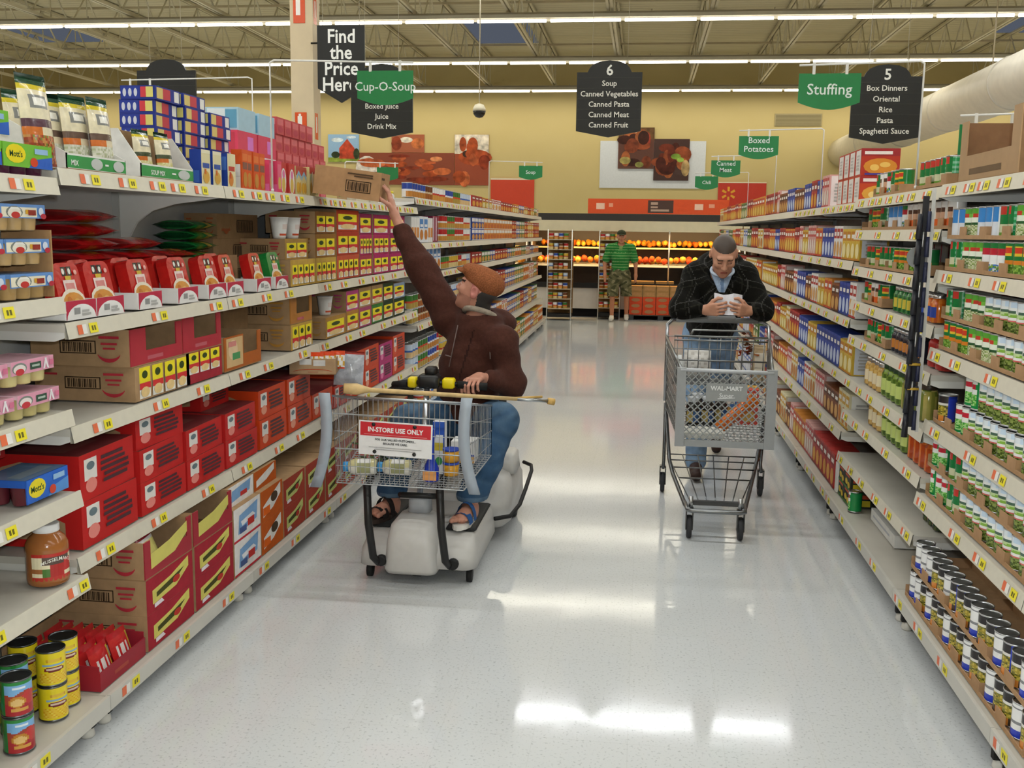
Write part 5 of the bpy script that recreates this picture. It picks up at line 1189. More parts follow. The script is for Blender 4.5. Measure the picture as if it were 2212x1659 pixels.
# ------------------------------------------------------------------ hanging aisle signs
def plate(pts, t, col, mat='plastic', y0=0.0):
    """upright plate from an x-z outline, thickness t along +y"""
    n = len(pts); b = MB()
    b.add([(x, y0, z) for x, z in pts] + [(x, y0+t, z) for x, z in pts], [tuple(range(n)), tuple(range(2*n-1, n-1, -1))] + [(i, n+i, n+(i+1) % n, (i+1) % n) for i in range(n)], col, mat)
    return b
EX, EZ = (1, 0, 0), (0, 0, 1)
def aisle_sign(loc, num, lines, label):
    e = empty('aisle_sign', loc); tag(e, label, 'aisle sign', 'black aisle signs')
    w = .59; zt_ = .575
    top = [(w/2, zt_), (.2, zt_)] + [(.185*math.cos(a)*1.0, zt_+.02+.085*math.sin(a)) for a in [math.radians(q) for q in (12, 35, 60, 90, 120, 145, 168)]] + [(-.2, zt_), (-w/2, zt_)]
    plate([(-w/2, .055), (0, 0), (w/2, .055)] + top, .025, '14130F').obj('sign_panel', e)
    if num: MB().text(num, (0, 0, zt_-.025), EX, EZ, .13, 'F2EFE4', 'plastic', .002, .02).obj('lettering', e)
    for i, l in enumerate(lines):
        if l: MB().text(l, (0, 0, .455-.092*i), EX, EZ, .068, 'EDE9DC', 'plastic', .002, .012).obj('lettering', e)
    s = MB()
    for i in range(5): s.box(-w/2+.005, w/2-.005, -.001, 0, .525-.0925*i, .529-.0925*i, '2E2C26', 'plastic')
    s.obj('slat_joints', e)
    h = MB()
    for sx in (-.16, .16): h.tube([(sx, .012, zt_+.02), (sx, .012, JB-loc[2])], .0025, 'CFC6B0', 'steel', 4)
    h.obj('hanging_wire', e)
aisle_sign((-0.36, 9.5, 2.48), '6', ['Soup', 'Canned Vegetables', 'Canned Pasta', 'Canned Meat', 'Canned Fruit'], 'black hanging aisle sign with number 6 above our aisle')
aisle_sign((2.07, 9.5, 2.43), '5', ['Box Dinners', 'Oriental', 'Rice', 'Pasta', 'Spaghetti Sauce'], 'black hanging aisle sign with number 5 over the right')
aisle_sign((-2.48, 9.5, 2.465), '', ['', '', 'Boxed Juice', 'Juice', 'Drink Mix'], 'black hanging aisle sign listing boxed juice and drink mix')
aisle_sign((-4.6, 9.5, 2.52), '', [], 'black hanging aisle sign half hidden behind the blue cartons')
e = empty('price_check_sign', (-3.26, 10.8, 2.95)); tag(e, 'tall black banner reading Find the Price Here beside the column', 'sign')
plate([(-.26, .15), (0, 0), (.26, .15), (.26, .80), (-.26, .80)], .02, '13120F').obj('banner', e)
for i, l in enumerate(['Find', 'the', 'Price', 'Here!']): MB().text(l, (0, 0, .62-.165*i), EX, EZ, .20, 'F0EEE6', 'plastic', .002, .018, squash=.92).obj('lettering', e)
h = MB()
for sx in (-.2, .2): h.tube([(sx, .01, .80), (sx, .01, JB-2.95)], .003, 'CFC6B0', 'steel', 4)
h.tube([(-.2, .01, .62), (-.335, .02, .62)], .01, '2A2822', 'steel', 6)
h.obj('hanging_wire', e)
# ------------------------------------------------------------------ green flag signs on white rods
def flag(side, y, z, xs, words, label, post_y=None, w=.265, h=.155, xpost=None, size=.058):
    """rod rises from the rack's front and reaches into the aisle; sign hangs under it"""
    xp = xpost if xpost is not None else (-1.762 if side == 'L' else 1.179)
    zb_ = 1.79 if side == 'L' else 1.83
    if y > 7.6 and side == 'L': zb_ = 1.867
    e = empty('flag_sign', (xp, y, zb_)); tag(e, label, 'flag sign', 'green flag signs')
    xe = xs-xp + (w/2 if xs > xp else -w/2)
    MB().tube([(0, 0, 0), (0, 0, z-zb_+h/2+.04), (xe*.03, 0, z-zb_+h/2+.05), (xe, 0, z-zb_+h/2+.035)], .0045, 'E9E6DE', 'plastic', 8).tube([(0, 0, 0), (0, 0, .012)], .007, 'E9E6DE', 'plastic', 12).obj('rod', e)
    q = [(-w/2, -h*.30)] + [(-w/2 + w*i/10, -h*.30 - h*.2*math.sin(PI*i/10)) for i in range(1, 10)] + [(w/2, -h*.30), (w/2, h/2), (-w/2, h/2)]
    b = plate(q, .004, '1F8246', 'plastic', -.002)
    me = b.obj('sign', e, (xs-xp, 0, z-zb_))
    n = len(words)
    for i, l in enumerate(words): MB().text(l, (0, -.002, (.0 if n == 1 else .03) - .058*i - (.012 if n == 1 else 0)), EX, EZ, size, 'EAF2EC', 'plastic', .0015, .008).obj('lettering', e, (xs-xp, 0, z-zb_))
    c = MB()
    for dx in (-.07, .07): c.box(dx-.006, dx+.006, -.004, .004, h/2-.004, h/2+.045, 'E9E6DE', 'plastic')
    c.obj('clip', e, (xs-xp, 0, z-zb_))
flag('L', 4.70, 2.265, -1.21, ['Cup-O-Soup'], 'green flag sign reading Cup-O-Soup above the noodle rack', size=.056)
flag('R', 4.72, 2.245, .785, ['Stuffing'], 'green flag sign reading Stuffing on a white rod', size=.066)
flag('R', 7.2, 2.205, .752, ['Boxed', 'Potatoes'], 'green flag sign reading Boxed Potatoes', size=.056)
flag('R', 9.7, 2.215, .725, ['Canned', 'Meat'], 'green flag sign reading Canned Meat', size=.056)
flag('R', 12.2, 2.205, .70, ['Chili'], 'small distant green flag sign reading Chili', size=.056)
flag('L', 11.5, 2.27, -1.29, ['Soup'], 'distant green flag sign reading Soup above the soup racks', size=.056)
flag('R', 4.45, 2.0, 1.40, ['Bean'], 'green flag sign reading Bean behind the brown display box', xpost=1.68, size=.056)
flag('L', 6.6, 2.47, -3.38, ['Cra'], 'green flag sign half hidden behind the blue cartons', xpost=-2.6, size=.08)
flag('L', 9.2, 2.12, -2.35, [], 'blank green flag sign above the soup rack top', xpost=-2.75, w=.2, h=.12)
# ------------------------------------------------------------------ back wall graphics
WY = WALL_Y-.002
def wpanel(name, x0, x1, z0, z1, col, label, cat, ops=(), t=.03, y=None, mat='plastic', omat='mural'):
    if y is None or y > 20:              # sizes were surveyed on a plane at 21.6 m; the wall stands at WALL_Y
        k = WALL_Y/21.6; y = WY if y is None else WY-(21.598-y)
        x0, x1, z0, z1 = x0*k, x1*k, 1.62+(z0-1.62)*k, 1.62+(z1-1.62)*k
    b = MB().box(0, x1-x0, -t, 0, 0, z1-z0, col, mat)
    b.ops(list(ops), (0, -t, 0), (x1-x0, 0, 0), (0, 0, z1-z0), omat, .001)
    return tag(b.obj(name, None, (x0, y, z0)), label, cat)
wpanel('wall_board', -.97, 1.20, 2.54, 3.50, 'D6DAE0', 'large pale grey board behind the food photos on back wall', 'wall board', mat='gloss', t=.02)
def blobs(seed, cols, n, s0, s1):
    r = random.Random(seed)
    return [('e', r.uniform(s1*.6, 1-s1*.6), r.uniform(s1*.6, 1-s1*.6), r.uniform(s0, s1), r.uniform(s0, s1)*.8, cols[r.randrange(len(cols))]) for _ in range(n)]
meat = ['6A2A18', '4A1C12', '8A4426', 'A05A32', '3A1810', '7A3A22']
wpanel('food_photo', -.595, .14, 2.935, 3.77, '5A3020', 'upper left half of the meat dish photo on grey board', 'food photo', [('r', 0, .72, 1, 1, '6A4A2A'), ('e', .5, .82, .3, .1, 'B9A890'), ('e', .8, .7, .1, .2, '8A3424')] + blobs(3, meat, 12, .1, .24) + [('e', .2, .2, .16, .09, 'A89A5A'), ('e', .6, .1, .12, .07, '8A8A4A')], y=21.576)
wpanel('food_photo', .144, .866, 2.70, 3.54, '3E1E14', 'lower right half of the meat dish photo on grey board', 'food photo', blobs(5, meat, 14, .1, .26) + [('e', .62, .58, .14, .07, '7A9A3A'), ('e', .75, .50, .1, .06, '8AAA4A'), ('e', .9, .3, .12, .2, 'B89A6A')], y=21.576)
wpanel('wall_vent', 2.55, 3.48, 3.805, 4.05, 'A89A72', 'rectangular air vent high on the back wall', 'vent', [('r', .02, .1*i+.03, .98, .1*i+.08, '7E7350') for i in range(9)], omat='enamel', t=.02)
wpanel('barn_photo', -6.82, -6.14, 3.04, 3.62, '8FB4D8', 'wall photo of a red barn under blue sky', 'wall photo', [('r', 0, 0, 1, .16, '8A9A3A'), ('e', .3, .8, .2, .08, 'D8E4EC'), ('e', .75, .9, .16, .05, 'D0DEEA'), ('p', [(.36,.12),(.86,.12),(.86,.5),(.62,.84),(.36,.5)], 'B8442A'), ('e', .24, .26, .14, .12, '2E3A22'), ('e', .92, .3, .1, .2, '3A4428')])
roast = ['A84A22', '8A3418', 'C8683A', 'D88A5A', '7A2A14', 'B85A32']
wpanel('roast_photo', -6.13, -4.06, 2.57, 3.24, '8A3E20', 'wide wall photo of roasted meat, left panel', 'wall photo', [('e', .08, .5, .12, .4, 'D8CFC8')] + blobs(9, roast, 24, .06, .16))
wpanel('roast_photo', -5.42, -4.71, 3.245, 3.62, 'A85A38', 'small raised panel on top of the roast meat wall photo', 'wall photo', [('e', .45, .7, .2, .16, 'D8D0C0'), ('e', .8, .5, .2, .3, 'C8703E'), ('e', .15, .5, .16, .4, '8A3A20')])
wpanel('roast_photo', -4.05, -3.32, 2.57, 3.62, '9A4220', 'right panel of the roast meat wall photo with white top', 'wall photo', [('r', 0, .62, 1, 1, 'DDD2C2'), ('e', .6, .55, .5, .16, 'A84A24'), ('e', .35, .62, .12, .07, '3A2418')] + blobs(12, roast, 10, .1, .2))
wpanel('wall_poster', 1.48, 2.45, 2.04, 2.68, 'C8331E', 'red poster with a yellow spark emblem on back wall', 'poster', [('p', [(.22+.055*math.cos(a)-.02*math.sin(a), .62+.085*math.sin(a)+.03*math.cos(a)), (.22+.15*math.cos(a)-.025*math.sin(a), .62+.23*math.sin(a)+.04*math.cos(a)), (.22+.15*math.cos(a)+.025*math.sin(a), .62+.23*math.sin(a)-.04*math.cos(a)), (.22+.055*math.cos(a)+.02*math.sin(a), .62+.085*math.sin(a)-.03*math.cos(a))][::-1], 'E8A82A') for a in [math.radians(30+60*i) for i in range(6)]] + [('r', .4*0, .97, 1, 1, 'E9DCC0')], omat='plastic')
wpanel('wall_poster', -3.27, -2.34, 2.10, 2.72, 'D2401E', 'plain orange poster on back wall beside the roast photo', 'poster', [('r', 0, .95, .9, 1, 'E6DCC6')], omat='plastic')
# security camera dome
e = empty('security_dome', (-2.29, 14.0, 3.16)); tag(e, 'round security camera dome hanging from ceiling', 'security dome')
MB().lathe([(.02, .17), (.06, .155), (.085, .11), (.092, .07)][::-1], 16, 'D8CDB0', 'plastic').obj('housing', e)
MB().lathe([(.01, -.02), (.05, -.008), (.08, .03), (.09, .07)], 16, '14120E', 'gloss').obj('dome', e)
MB().tube([(0, 0, .165), (0, 0, DECK-3.16)], .008, 'CFC6B0', 'steel', 6).obj('stem', e)
# ------------------------------------------------------------------ produce coolers along the back
def cooler(x0, x1, label):
    w = x1-x0; e = empty('produce_cooler', ((x0+x1)/2, 19.5, 0)); tag(e, label, 'cooler')
    D = 1.35
    MB().box(-w/2, w/2, D-.06, D, .0, 1.95, '3A2A1E', 'enamel').obj('rear_wall', e)
    MB().box(-w/2, w/2, 0, D-.062, 1.84, 1.97, '2E2A26', 'enamel').obj('canopy', e)
    MB().box(-w/2, w/2, .0, .03, 1.64, 1.838, 'D6CBAA', 'enamel').obj('valance', e)
    MB().box(-w/2+.05, w/2-.05, .33, D-.062, .96, 1.0, 'E0D8C2', 'enamel').obj('shelf', e)
    MB().box(-w/2+.05, w/2-.05, .75, D-.062, 1.30, 1.33, 'E0C890', 'enamel').obj('shelf', e)
    MB().box(-w/2, w/2, .02, D-.062, .42, .46, 'CFC8B8', 'enamel').obj('tub_floor', e)
    MB().box(-w/2, w/2, .0, .018, .16, .62, 'C9C6BE', 'enamel').obj('front_panel', e)
    MB().box(-w/2, w/2, -.03, -.002, .56, .66, '1E1D1C', 'rubber').obj('bumper', e)
    MB().box(-w/2, w/2, .1, .14, .0, .158, '161514', 'matte').obj('kick_plate', e)
    for sx in (-1, 1):
        MB().box(sx*w/2-.02 if sx > 0 else -w/2, sx*w/2 if sx > 0 else -w/2+.02, .02, D-.06, .46, 1.64, '6A5A44', 'enamel').obj('end_panel', e)
    n = int(w/1.2)
    for i in range(n+1): MB().tube([(-w/2+.04+(w-.08)*i/n, -.012, .64), (-w/2+.04+(w-.08)*i/n, -.012, 1.66)], .014, 'E6E8EA', 'steel', 8).obj('door_post', e)
    MB().tube([(-w/2+.1, .10, 1.70), (w/2-.1, .10, 1.70)], .02, 'FFFFFF', 'case_lamp', 8).obj('case_lamp', e)
    ld = bpy.data.lights.new('case_lamp_light', 'AREA'); ld.shape = 'RECTANGLE'; ld.size = w-.3; ld.size_y = .05; ld.energy = 14*w; ld.color = (1.0, .68, .3)
    lo = bpy.data.objects.new('case_lamp_light', ld); COL.objects.link(lo); lo.parent = e; lo.location = (0, .16, 1.57); lo.rotation_euler = (.55, 0, 0)
    return e
cooler(-6.2, -2.2, 'lit produce cooler behind the left racks')
cooler(-2.18, 1.82, 'lit produce cooler with oranges at the end of the aisle')
cooler(1.84, 5.84, 'lit produce cooler behind the right racks')
wpanel('cooler_sign', -1.08, 1.55, 1.972, 2.25, 'DE4E12', 'long orange sign band with brown plate above the cooler', 'sign', [('r', .06, .3, .12, .7, 'F0C8B0'), ('r', .15, .45, .18, .7, 'EEA080'), ('r', .43, .08, .61, .92, '4A2E22'), ('r', .45, .62, .5, .8, 'B89A86'), ('r', .45, .40, .5, .52, 'B89A86'), ('r', .45, .18, .58, .32, 'B89A86'), ('r', .76, .3, .82, .7, 'F0C8B0'), ('r', .86, .45, .9, .7, 'EEA080')], t=.03, y=19.53, omat='plastic')
def pile(name, x0, x1, y0, y1, z, r, cols, label, seed):
    b = MB(); q = random.Random(seed); x = x0
    while x < x1:
        y = y0
        while y < y1:
            b.lathe([(r*.05, -r), (r*.7, -r*.7), (r, 0), (r*.7, r*.7), (r*.05, r)], 7, cols[q.randrange(len(cols))], 'matte', Matrix.Translation((x+q.uniform(-.02, .02), y, r+q.uniform(0, r))), cap=False)
            y += 2*r
        x += 2*r
    o = b.obj(name, None, (0, 0, z)); o['kind'] = 'stuff'; return tag(o, label, 'fruit')
pile('orange_pile', -2.0, 1.7, 20.34, 20.7, 1.332, .05, ['F09A2A', 'E8821A', 'F0B03A', 'E26A16'], 'pile of oranges on the upper shelf of the cooler', 1)
pile('fruit_pile', -2.0, 1.7, 19.90, 20.2, 1.002, .06, ['E8A03A', 'D8541E', 'F0C24A', 'C8441A', 'E07A22'], 'pile of mixed fruit on the lower cooler shelf', 2)
pile('fruit_pile', -6.0, -2.3, 19.90, 20.2, 1.002, .06, ['E8A03A', 'D8541E', 'F0C24A'], 'pile of mixed fruit in the left cooler', 3)
FC = carton('fruit_carton', .34, .3, .24, 'A8804E', [('r', .1, .2, .9, .8, 'B89058'), ('r', .3, .3, .7, .6, '8A5A3A')], mat='kraft')
for i, x in enumerate((-.32, .05, .42)): place(FC, 'fruit_carton', 'brown fruit carton in the lit cooler, %s' % ['left', 'middle', 'right'][i], 'carton', (x, 19.56, 1.002-.54), 'F', 'fruit cartons in the cooler')
CR = carton('fruit_crate', .24, .36, .11, 'D2451A', [('e', .5, .5, .34, .30, 'A87A50')], [('e', .5, .5, .3, .3, 'A87A50')])
CRK = carton('fruit_crate', .24, .36, .10, 'A8804E', [('r', .1, .2, .9, .8, 'B88A5A')], mat='kraft')
for i in range(5):
    for k in range(5):
        place(CR if k < 3 else CRK, 'fruit_crate', '%s fruit crate before the cooler, column %s, layer %s' % ('orange' if k < 3 else 'brown', ['one', 'two', 'three', 'four', 'five'][i], ['one', 'two', 'three', 'four', 'five'][k]), 'crate', (-.12+.25*i, 19.08, .10+(.111*k if k < 3 else .333+.101*(k-3))), 'F', 'stacked fruit crates')
pl = MB()
for i in range(3): pl.box(-.65+.55*i, -.55+.55*i, 0, .4, 0, .08, '3A3E40', 'wood')
pl.box(-.66, .66, 0, .4, .08, .098, '4A4238', 'wood')
place(pl.mesh('pallet'), 'pallet', 'dark pallet under the stacked fruit crates', 'pallet', (.4, 19.06, 0), 'F')
def drack(x, y, w, label, seed, lk):
    e = empty('display_rack', (x, y, 0)); tag(e, label, 'display rack')
    MB().box(-w/2, w/2, .32, .35, .1, 1.62, '8A6A44', 'kraft').obj('rear_panel', e)
    for sx in (-1, 1): MB().tube([(sx*(w/2-.01), 0, 0), (sx*(w/2-.01), 0, 1.66)], .01, 'D8DADC', 'steel', 6).obj('post', e)
    MB().box(-w/2, w/2, 0, .34, .06, .12, '2A2826', 'matte').obj('base', e)
    for i in range(8):
        z = .22+.18*i; MB().box(-w/2+.012, w/2-.012, .012, .318, z-.012, z, 'C9B898', 'enamel').obj('shelf', e)
        for j in range(int((w-.04)/.09)):
            k = ['red', 'white', 'blue', 'green', 'gold', 'pale', 'brown'][(i*3+j*(seed+1)//2) % 7]
            place(SC[k], 'display_can', '%s can on %s, shelf %s, %s from left' % (k, lk, ['one', 'two', 'three', 'four', 'five', 'six', 'seven', 'eight'][i], ['first', 'second', 'third', 'fourth', 'fifth', 'sixth', 'seventh', 'eighth'][j]), 'can', (x-w/2+.065+.09*j, y+.03, z+.0005), 'F', 'cans on the far display racks')
drack(-1.52, 18.55, .46, 'tall display rack of cans at the end of the left racks', 1, 'far left display rack')
drack(-.62, 19.0, .42, 'tall display rack of cans behind the man in green', 2, 'display rack behind green shirt')
# ------------------------------------------------------------------ motorised shopping scooter
def V(*a): return Vector(a)
def sub(p, q): return tuple(p[i]-q[i] for i in range(3))
def wobj(b, name, root):
    """mesh built in world coordinates, parented to a root that sits at its own base"""
    b.v = [sub(p, root.location) for p in b.v]
    return b.obj(name, root)
sc = empty('mobility_scooter', (-.99, 4.9, 0)); tag(sc, 'grey motorised shopping scooter with wire basket and yellow levers', 'scooter')
GREY = 'C4C1BC'; BLK = '1C1B1B'
# front body: wide low nose with a raised centre cowl
b = MB()
def loft(b, rings, col, mat, cap=True):
    n = len(rings[0]); vs = [p for r in rings for p in r]; fs = []
    for i in range(len(rings)-1):
        for k in range(n):
            k2 = (k+1) % n; fs.append((i*n+k, i*n+k2, (i+1)*n+k2, (i+1)*n+k))
    if cap: fs += [tuple(range(n-1, -1, -1)), tuple((len(rings)-1)*n+k for k in range(n))]
    b.add(vs, fs, col, mat, True); return b
def rrect(x0, x1, y0, y1, z, r, n=3):
    out = []
    for cx, cy, a0 in ((x1-r, y0+r, -90), (x1-r, y1-r, 0), (x0+r, y1-r, 90), (x0+r, y0+r, 180)):
        for k in range(n+1):
            a = math.radians(a0+90*k/n); out.append((cx+r*math.cos(a), cy+r*math.sin(a), z))
    return out
loft(b, [rrect(-1.22, -.74, 4.42, 5.02, .07, .05), rrect(-1.265, -.715, 4.36, 5.05, .085, .06), rrect(-1.26, -.72, 4.37, 5.05, .15, .06), rrect(-1.245, -.73, 4.42, 5.04, .20, .06), rrect(-1.23, -.745, 4.47, 5.03, .225, .05)], GREY, 'plastic')
wobj(b, 'front_body', sc)
b = MB()
loft(b, [rrect(-1.13, -.895, 4.335, 4.62, .06, .04), rrect(-1.14, -.885, 4.325, 4.63, .08, .05), rrect(-1.13, -.895, 4.335, 4.62, .20, .05), rrect(-1.115, -.91, 4.36, 4.60, .275, .05), rrect(-1.09, -.935, 4.40, 4.57, .305, .05)], 'CBC8C3', 'plastic')
wobj(b, 'front_cowl', sc)
b = MB()
loft(b, [rrect(-1.065, -.955, 4.50, 4.60, .29, .03), rrect(-1.06, -.96, 4.50, 4.60, .37, .03), rrect(-1.05, -.97, 4.51, 4.59, .38, .03)], 'B9BEC4', 'plastic'); wobj(b, 'steering_base', sc)
b = MB(); b.tube([(-1.10, 4.52, .385), (-1.08, 4.50, .39), (-.95, 4.50, .39), (-.93, 4.52, .385)], .014, BLK, 'plastic', 8); wobj(b, 'steering_collar', sc)
# foot boards
for x0, x1 in ((-1.24, -1.14), (-.88, -.735)):
    b = MB(); b.rbox(x0, x1, 4.50, 4.98, .226, .24, .015, '2A2A2A', 'rubber'); wobj(b, 'foot_board', sc)
# rear body and seat
b = MB()
loft(b, [rrect(-1.26, -.69, 5.10, 5.78, .07, .06), rrect(-1.29, -.655, 5.08, 5.80, .10, .08), rrect(-1.28, -.66, 5.10, 5.79, .24, .08), rrect(-1.25, -.69, 5.16, 5.76, .31, .08), rrect(-1.2, -.74, 5.22, 5.72, .33, .08)], GREY, 'plastic'); wobj(b, 'rear_body', sc)
b = MB()
loft(b, [rrect(-.80, -.66, 5.36, 5.62, .30, .03), rrect(-.79, -.67, 5.37, 5.61, .39, .03), rrect(-.775, -.685, 5.39, 5.59, .405, .03)], 'CFCCC6', 'plastic'); wobj(b, 'battery_cover', sc)
b = MB(); b.tube([(-.95, 5.35, .3), (-.95, 5.35, .47)], .05, '3A3A3A', 'steel', 12); wobj(b, 'seat_post', sc)
b = MB(); b.rbox(-1.16, -.72, 5.10, 5.52, .47, .535, .05, '2E2E30', 'rubber'); wobj(b, 'seat', sc)
b = MB(); b.rbox(-1.14, -.74, 5.53, 5.60, .56, .84, .03, '2E2E30', 'rubber'); wobj(b, 'seat_back', sc)
for sx, x in ((-1, -1.30), (1, -.615)):
    b = MB(); b.tube([(x-.10*sx, 4.98, .155), (x-.03*sx, 5.06, .15), (x, 5.22, .17), (x+.005*sx, 5.46, .20), (x+.01*sx, 5.70, .245), (x, 5.76, .262), (x-.05*sx, 5.80, .27)], .011, BLK, 'rubber', 8); wobj(b, 'bumper_rail', sc)
for x, y, r in ((-1.01, 4.50, .06), (-.70, 5.58, .07), (-1.24, 5.58, .07)):
    b = MB(); b.lathe([(r*.4, -.025), (r*.93, -.026), (r, -.018), (r, .018), (r*.93, .026), (r*.4, .025)], 16, '3A3B3E', 'rubber', Matrix.Translation((x, y, r)) @ Matrix.Rotation(PI/2, 4, 'Y'))
    b.lathe([(r*.35, -.028), (r*.35, .028)], 10, '3E5A9A' if y < 5 else 'C9B98A', 'plastic', Matrix.Translation((x, y, r)) @ Matrix.Rotation(PI/2, 4, 'Y')); wobj(b, 'wheel', sc)
for x in (-1.23, -.755):
    b = MB(); b.lathe([(.012, -.012), (.034, -.012), (.034, .012), (.012, .012)], 12, '232323', 'rubber', Matrix.Translation((x, 4.46, .034)) @ Matrix.Rotation(PI/2, 4, 'Y')); wobj(b, 'anti_tip_wheel', sc)
# tiller with control head
b = MB(); b.tube([(-1.012, 4.55, .38), (-1.015, 4.72, .87)], .014, 'C9CCD2', 'steel', 10); wobj(b, 'tiller_post', sc)
b = MB(); b.rbox(-1.06, -.955, 4.69, 4.79, .865, .93, .02, BLK, 'plastic'); b.rbox(-1.03, -.975, 4.72, 4.80, .925, .965, .015, BLK, 'plastic'); wobj(b, 'control_head', sc)
b = MB(); b.tube([(-1.20, 4.80, .862), (-1.06, 4.74, .89), (-.955, 4.74, .89), (-.735, 4.80, .868)], .012, '2A2A2A', 'steel', 8); wobj(b, 'handlebar', sc)
for pts in ([(-1.20, 4.80, .862), (-1.12, 4.765, .878)], [(-.875, 4.765, .88), (-.735, 4.80, .868)]):
    b = MB(); b.tube(pts, .019, BLK, 'rubber', 10); wobj(b, 'grip', sc)
for x0, x1 in ((-1.115, -1.07), (-.945, -.885)):
    b = MB(); b.rbox(x0, x1, 4.725, 4.785, .862, .912, .012, 'F2D80A', 'plastic'); wobj(b, 'throttle_lever', sc)
# basket arms
for x in (-1.185, -.85):
    b = MB(); b.tube([(x+.03, 4.40, .12), (x+.02, 4.355, .105), (x+.005, 4.325, .14), (x-.012, 4.31, .30), (x-.02, 4.32, .47), (x-.02, 4.40, .50), (x-.02, 4.60, .54)], .018, BLK, 'plastic', 10); wobj(b, 'basket_arm', sc)
    b = MB(); b.lathe([(.02, 0), (.026, .004), (.026, .026), (.02, .03)], 12, '222222', 'rubber', Matrix.Translation((x+.035, 4.37, .115)) @ Matrix.Rotation(PI/2, 4, 'X')); wobj(b, 'arm_cap', sc)
# wire basket: front deep, rear shallow
FL, FR = -1.325, -.75; RL, RR_ = -1.345, -.69
FT, FB = .885, .50; RT, RBm = .80, .56; YF, YB_ = 4.25, 4.66
def lp(a, b, t): return tuple(a[i]+(b[i]-a[i])*t for i in range(3))
WIRE = 'B4B8BC'
def panel(A, B, C, D, nu, nv, r=.0016, thick=()):
    """A-B bottom edge, D-C top edge; nu wires along the height, nv across"""
    b = MB()
    for i in range(nu+1):
        t = i/nu; b.tube([lp(A, B, t), lp(D, C, t)], r, WIRE, 'steel', 4, False)
    for j in range(nv+1):
        t = j/nv; rr = .0034 if j in thick else r*1.2
        b.tube([lp(A, D, t), lp(B, C, t)], rr, WIRE, 'steel', 5, False)
    return b
fA, fB, fC, fD = (FL, YF, FB), (FR, YF, FB-.01), (FR+.01, YF-.01, FT-.005), (FL-.01, YF-.01, FT+.008)
rA, rB, rC, rD = (RL, YB_, RBm), (RR_, YB_, RBm), (RR_, YB_, RT), (RL, YB_, RT+.01)
wobj(panel(fA, fB, fC, fD, 26, 5, thick=(0, 2, 4, 5)), 'front_wires', sc)['kind'] = 'stuff'
wobj(panel(rA, rB, rC, rD, 26, 3, thick=(0, 3)), 'rear_wires', sc)['kind'] = 'stuff'
wobj(panel(fB, rB, rC, fC, 18, 4, thick=(0, 2, 4)), 'side_wires', sc)['kind'] = 'stuff'
wobj(panel(rA, fA, fD, rD, 18, 4, thick=(0, 2, 4)), 'side_wires', sc)['kind'] = 'stuff'
wobj(panel(fA, fB, rB, rA, 26, 16), 'bottom_wires', sc)['kind'] = 'stuff'
b = MB()
for q in ([fD, fC], [fC, rC], [rC, rD], [rD, fD]): b.tube(q, .005, 'BCC0C4', 'steel', 6)
wobj(b, 'basket_rim', sc)
for x, dx in ((-1.37, -.03), (-.735, .025)):
    b = MB()
    for k in range(8):
        t0 = k/8; t1 = (k+1)/8
        f = lambda t: (x + dx*(1.5*(1-t)**2 - .7*math.sin(PI*t)), 4.225-.012*math.sin(PI*t), .48+.425*t)
        p, q = f(t0), f(t1); hw = .024
        b.add([(p[0]-hw, p[1], p[2]), (p[0]+hw, p[1], p[2]), (q[0]+hw, q[1], q[2]), (q[0]-hw, q[1], q[2]), (p[0]-hw, p[1]+.015, p[2]), (p[0]+hw, p[1]+.015, p[2]), (q[0]+hw, q[1]+.015, q[2]), (q[0]-hw, q[1]+.015, q[2])],
              [(0,1,2,3), (7,6,5,4), (1,5,6,2), (4,0,3,7)] + ([(0,4,5,1)] if k == 0 else []) + ([(3,2,6,7)] if k == 7 else []), 'A9B2BC', 'plastic', True)
    wobj(b, 'basket_bumper', sc)
# notice plate on the basket front
sg = MB(); o_ = (-1.215, 4.222, .642); ex_ = V(.328, 0, -.012); ez_ = V(.004, 0, .152)
sg.add([V(*o_)+V(0, y, 0)+ex_*u+ez_*v for y in (0, .004) for u, v in ((0,0),(1,0),(1,1),(0,1))], [(0,1,2,3),(7,6,5,4),(0,4,5,1),(1,5,6,2),(2,6,7,3),(3,7,4,0)], 'F1F0EE', 'plastic')
sg.ops([('r', .02, .56, .98, .96, 'D42A34'), ('t', 'IN-STORE USE ONLY', .5, .69, .19, 'F6F2F0', .035, .92), ('r', .07, .60, .93, .615, 'E89A9A'), ('t', 'FOR OUR VALUED CUSTOMERS...', .5, .44, .085, '3A3A3A', .03, .95), ('t', 'BECAUSE WE CARE.', .5, .33, .085, '3A3A3A', .03, .95), ('r', .14, .225, .86, .245, 'B0AEAC'), ('r', .22, .165, .78, .185, 'B0AEAC')], o_, ex_, ez_, 'plastic')
wobj(sg, 'notice_plate', sc)
for u, v in ((.2, .9), (.76, .9), (.22, .1), (.76, .1)):
    b = MB(); p = V(*o_)+ex_*u+ez_*v; b.lathe([(.002, -.004), (.008, -.003), (.009, 0), (.009, .002)], 8, '1A1A1A', 'plastic', Matrix.Translation((p.x, p.y-.001, p.z)) @ Matrix.Rotation(-PI/2, 4, 'X')); wobj(b, 'fastener', sc)
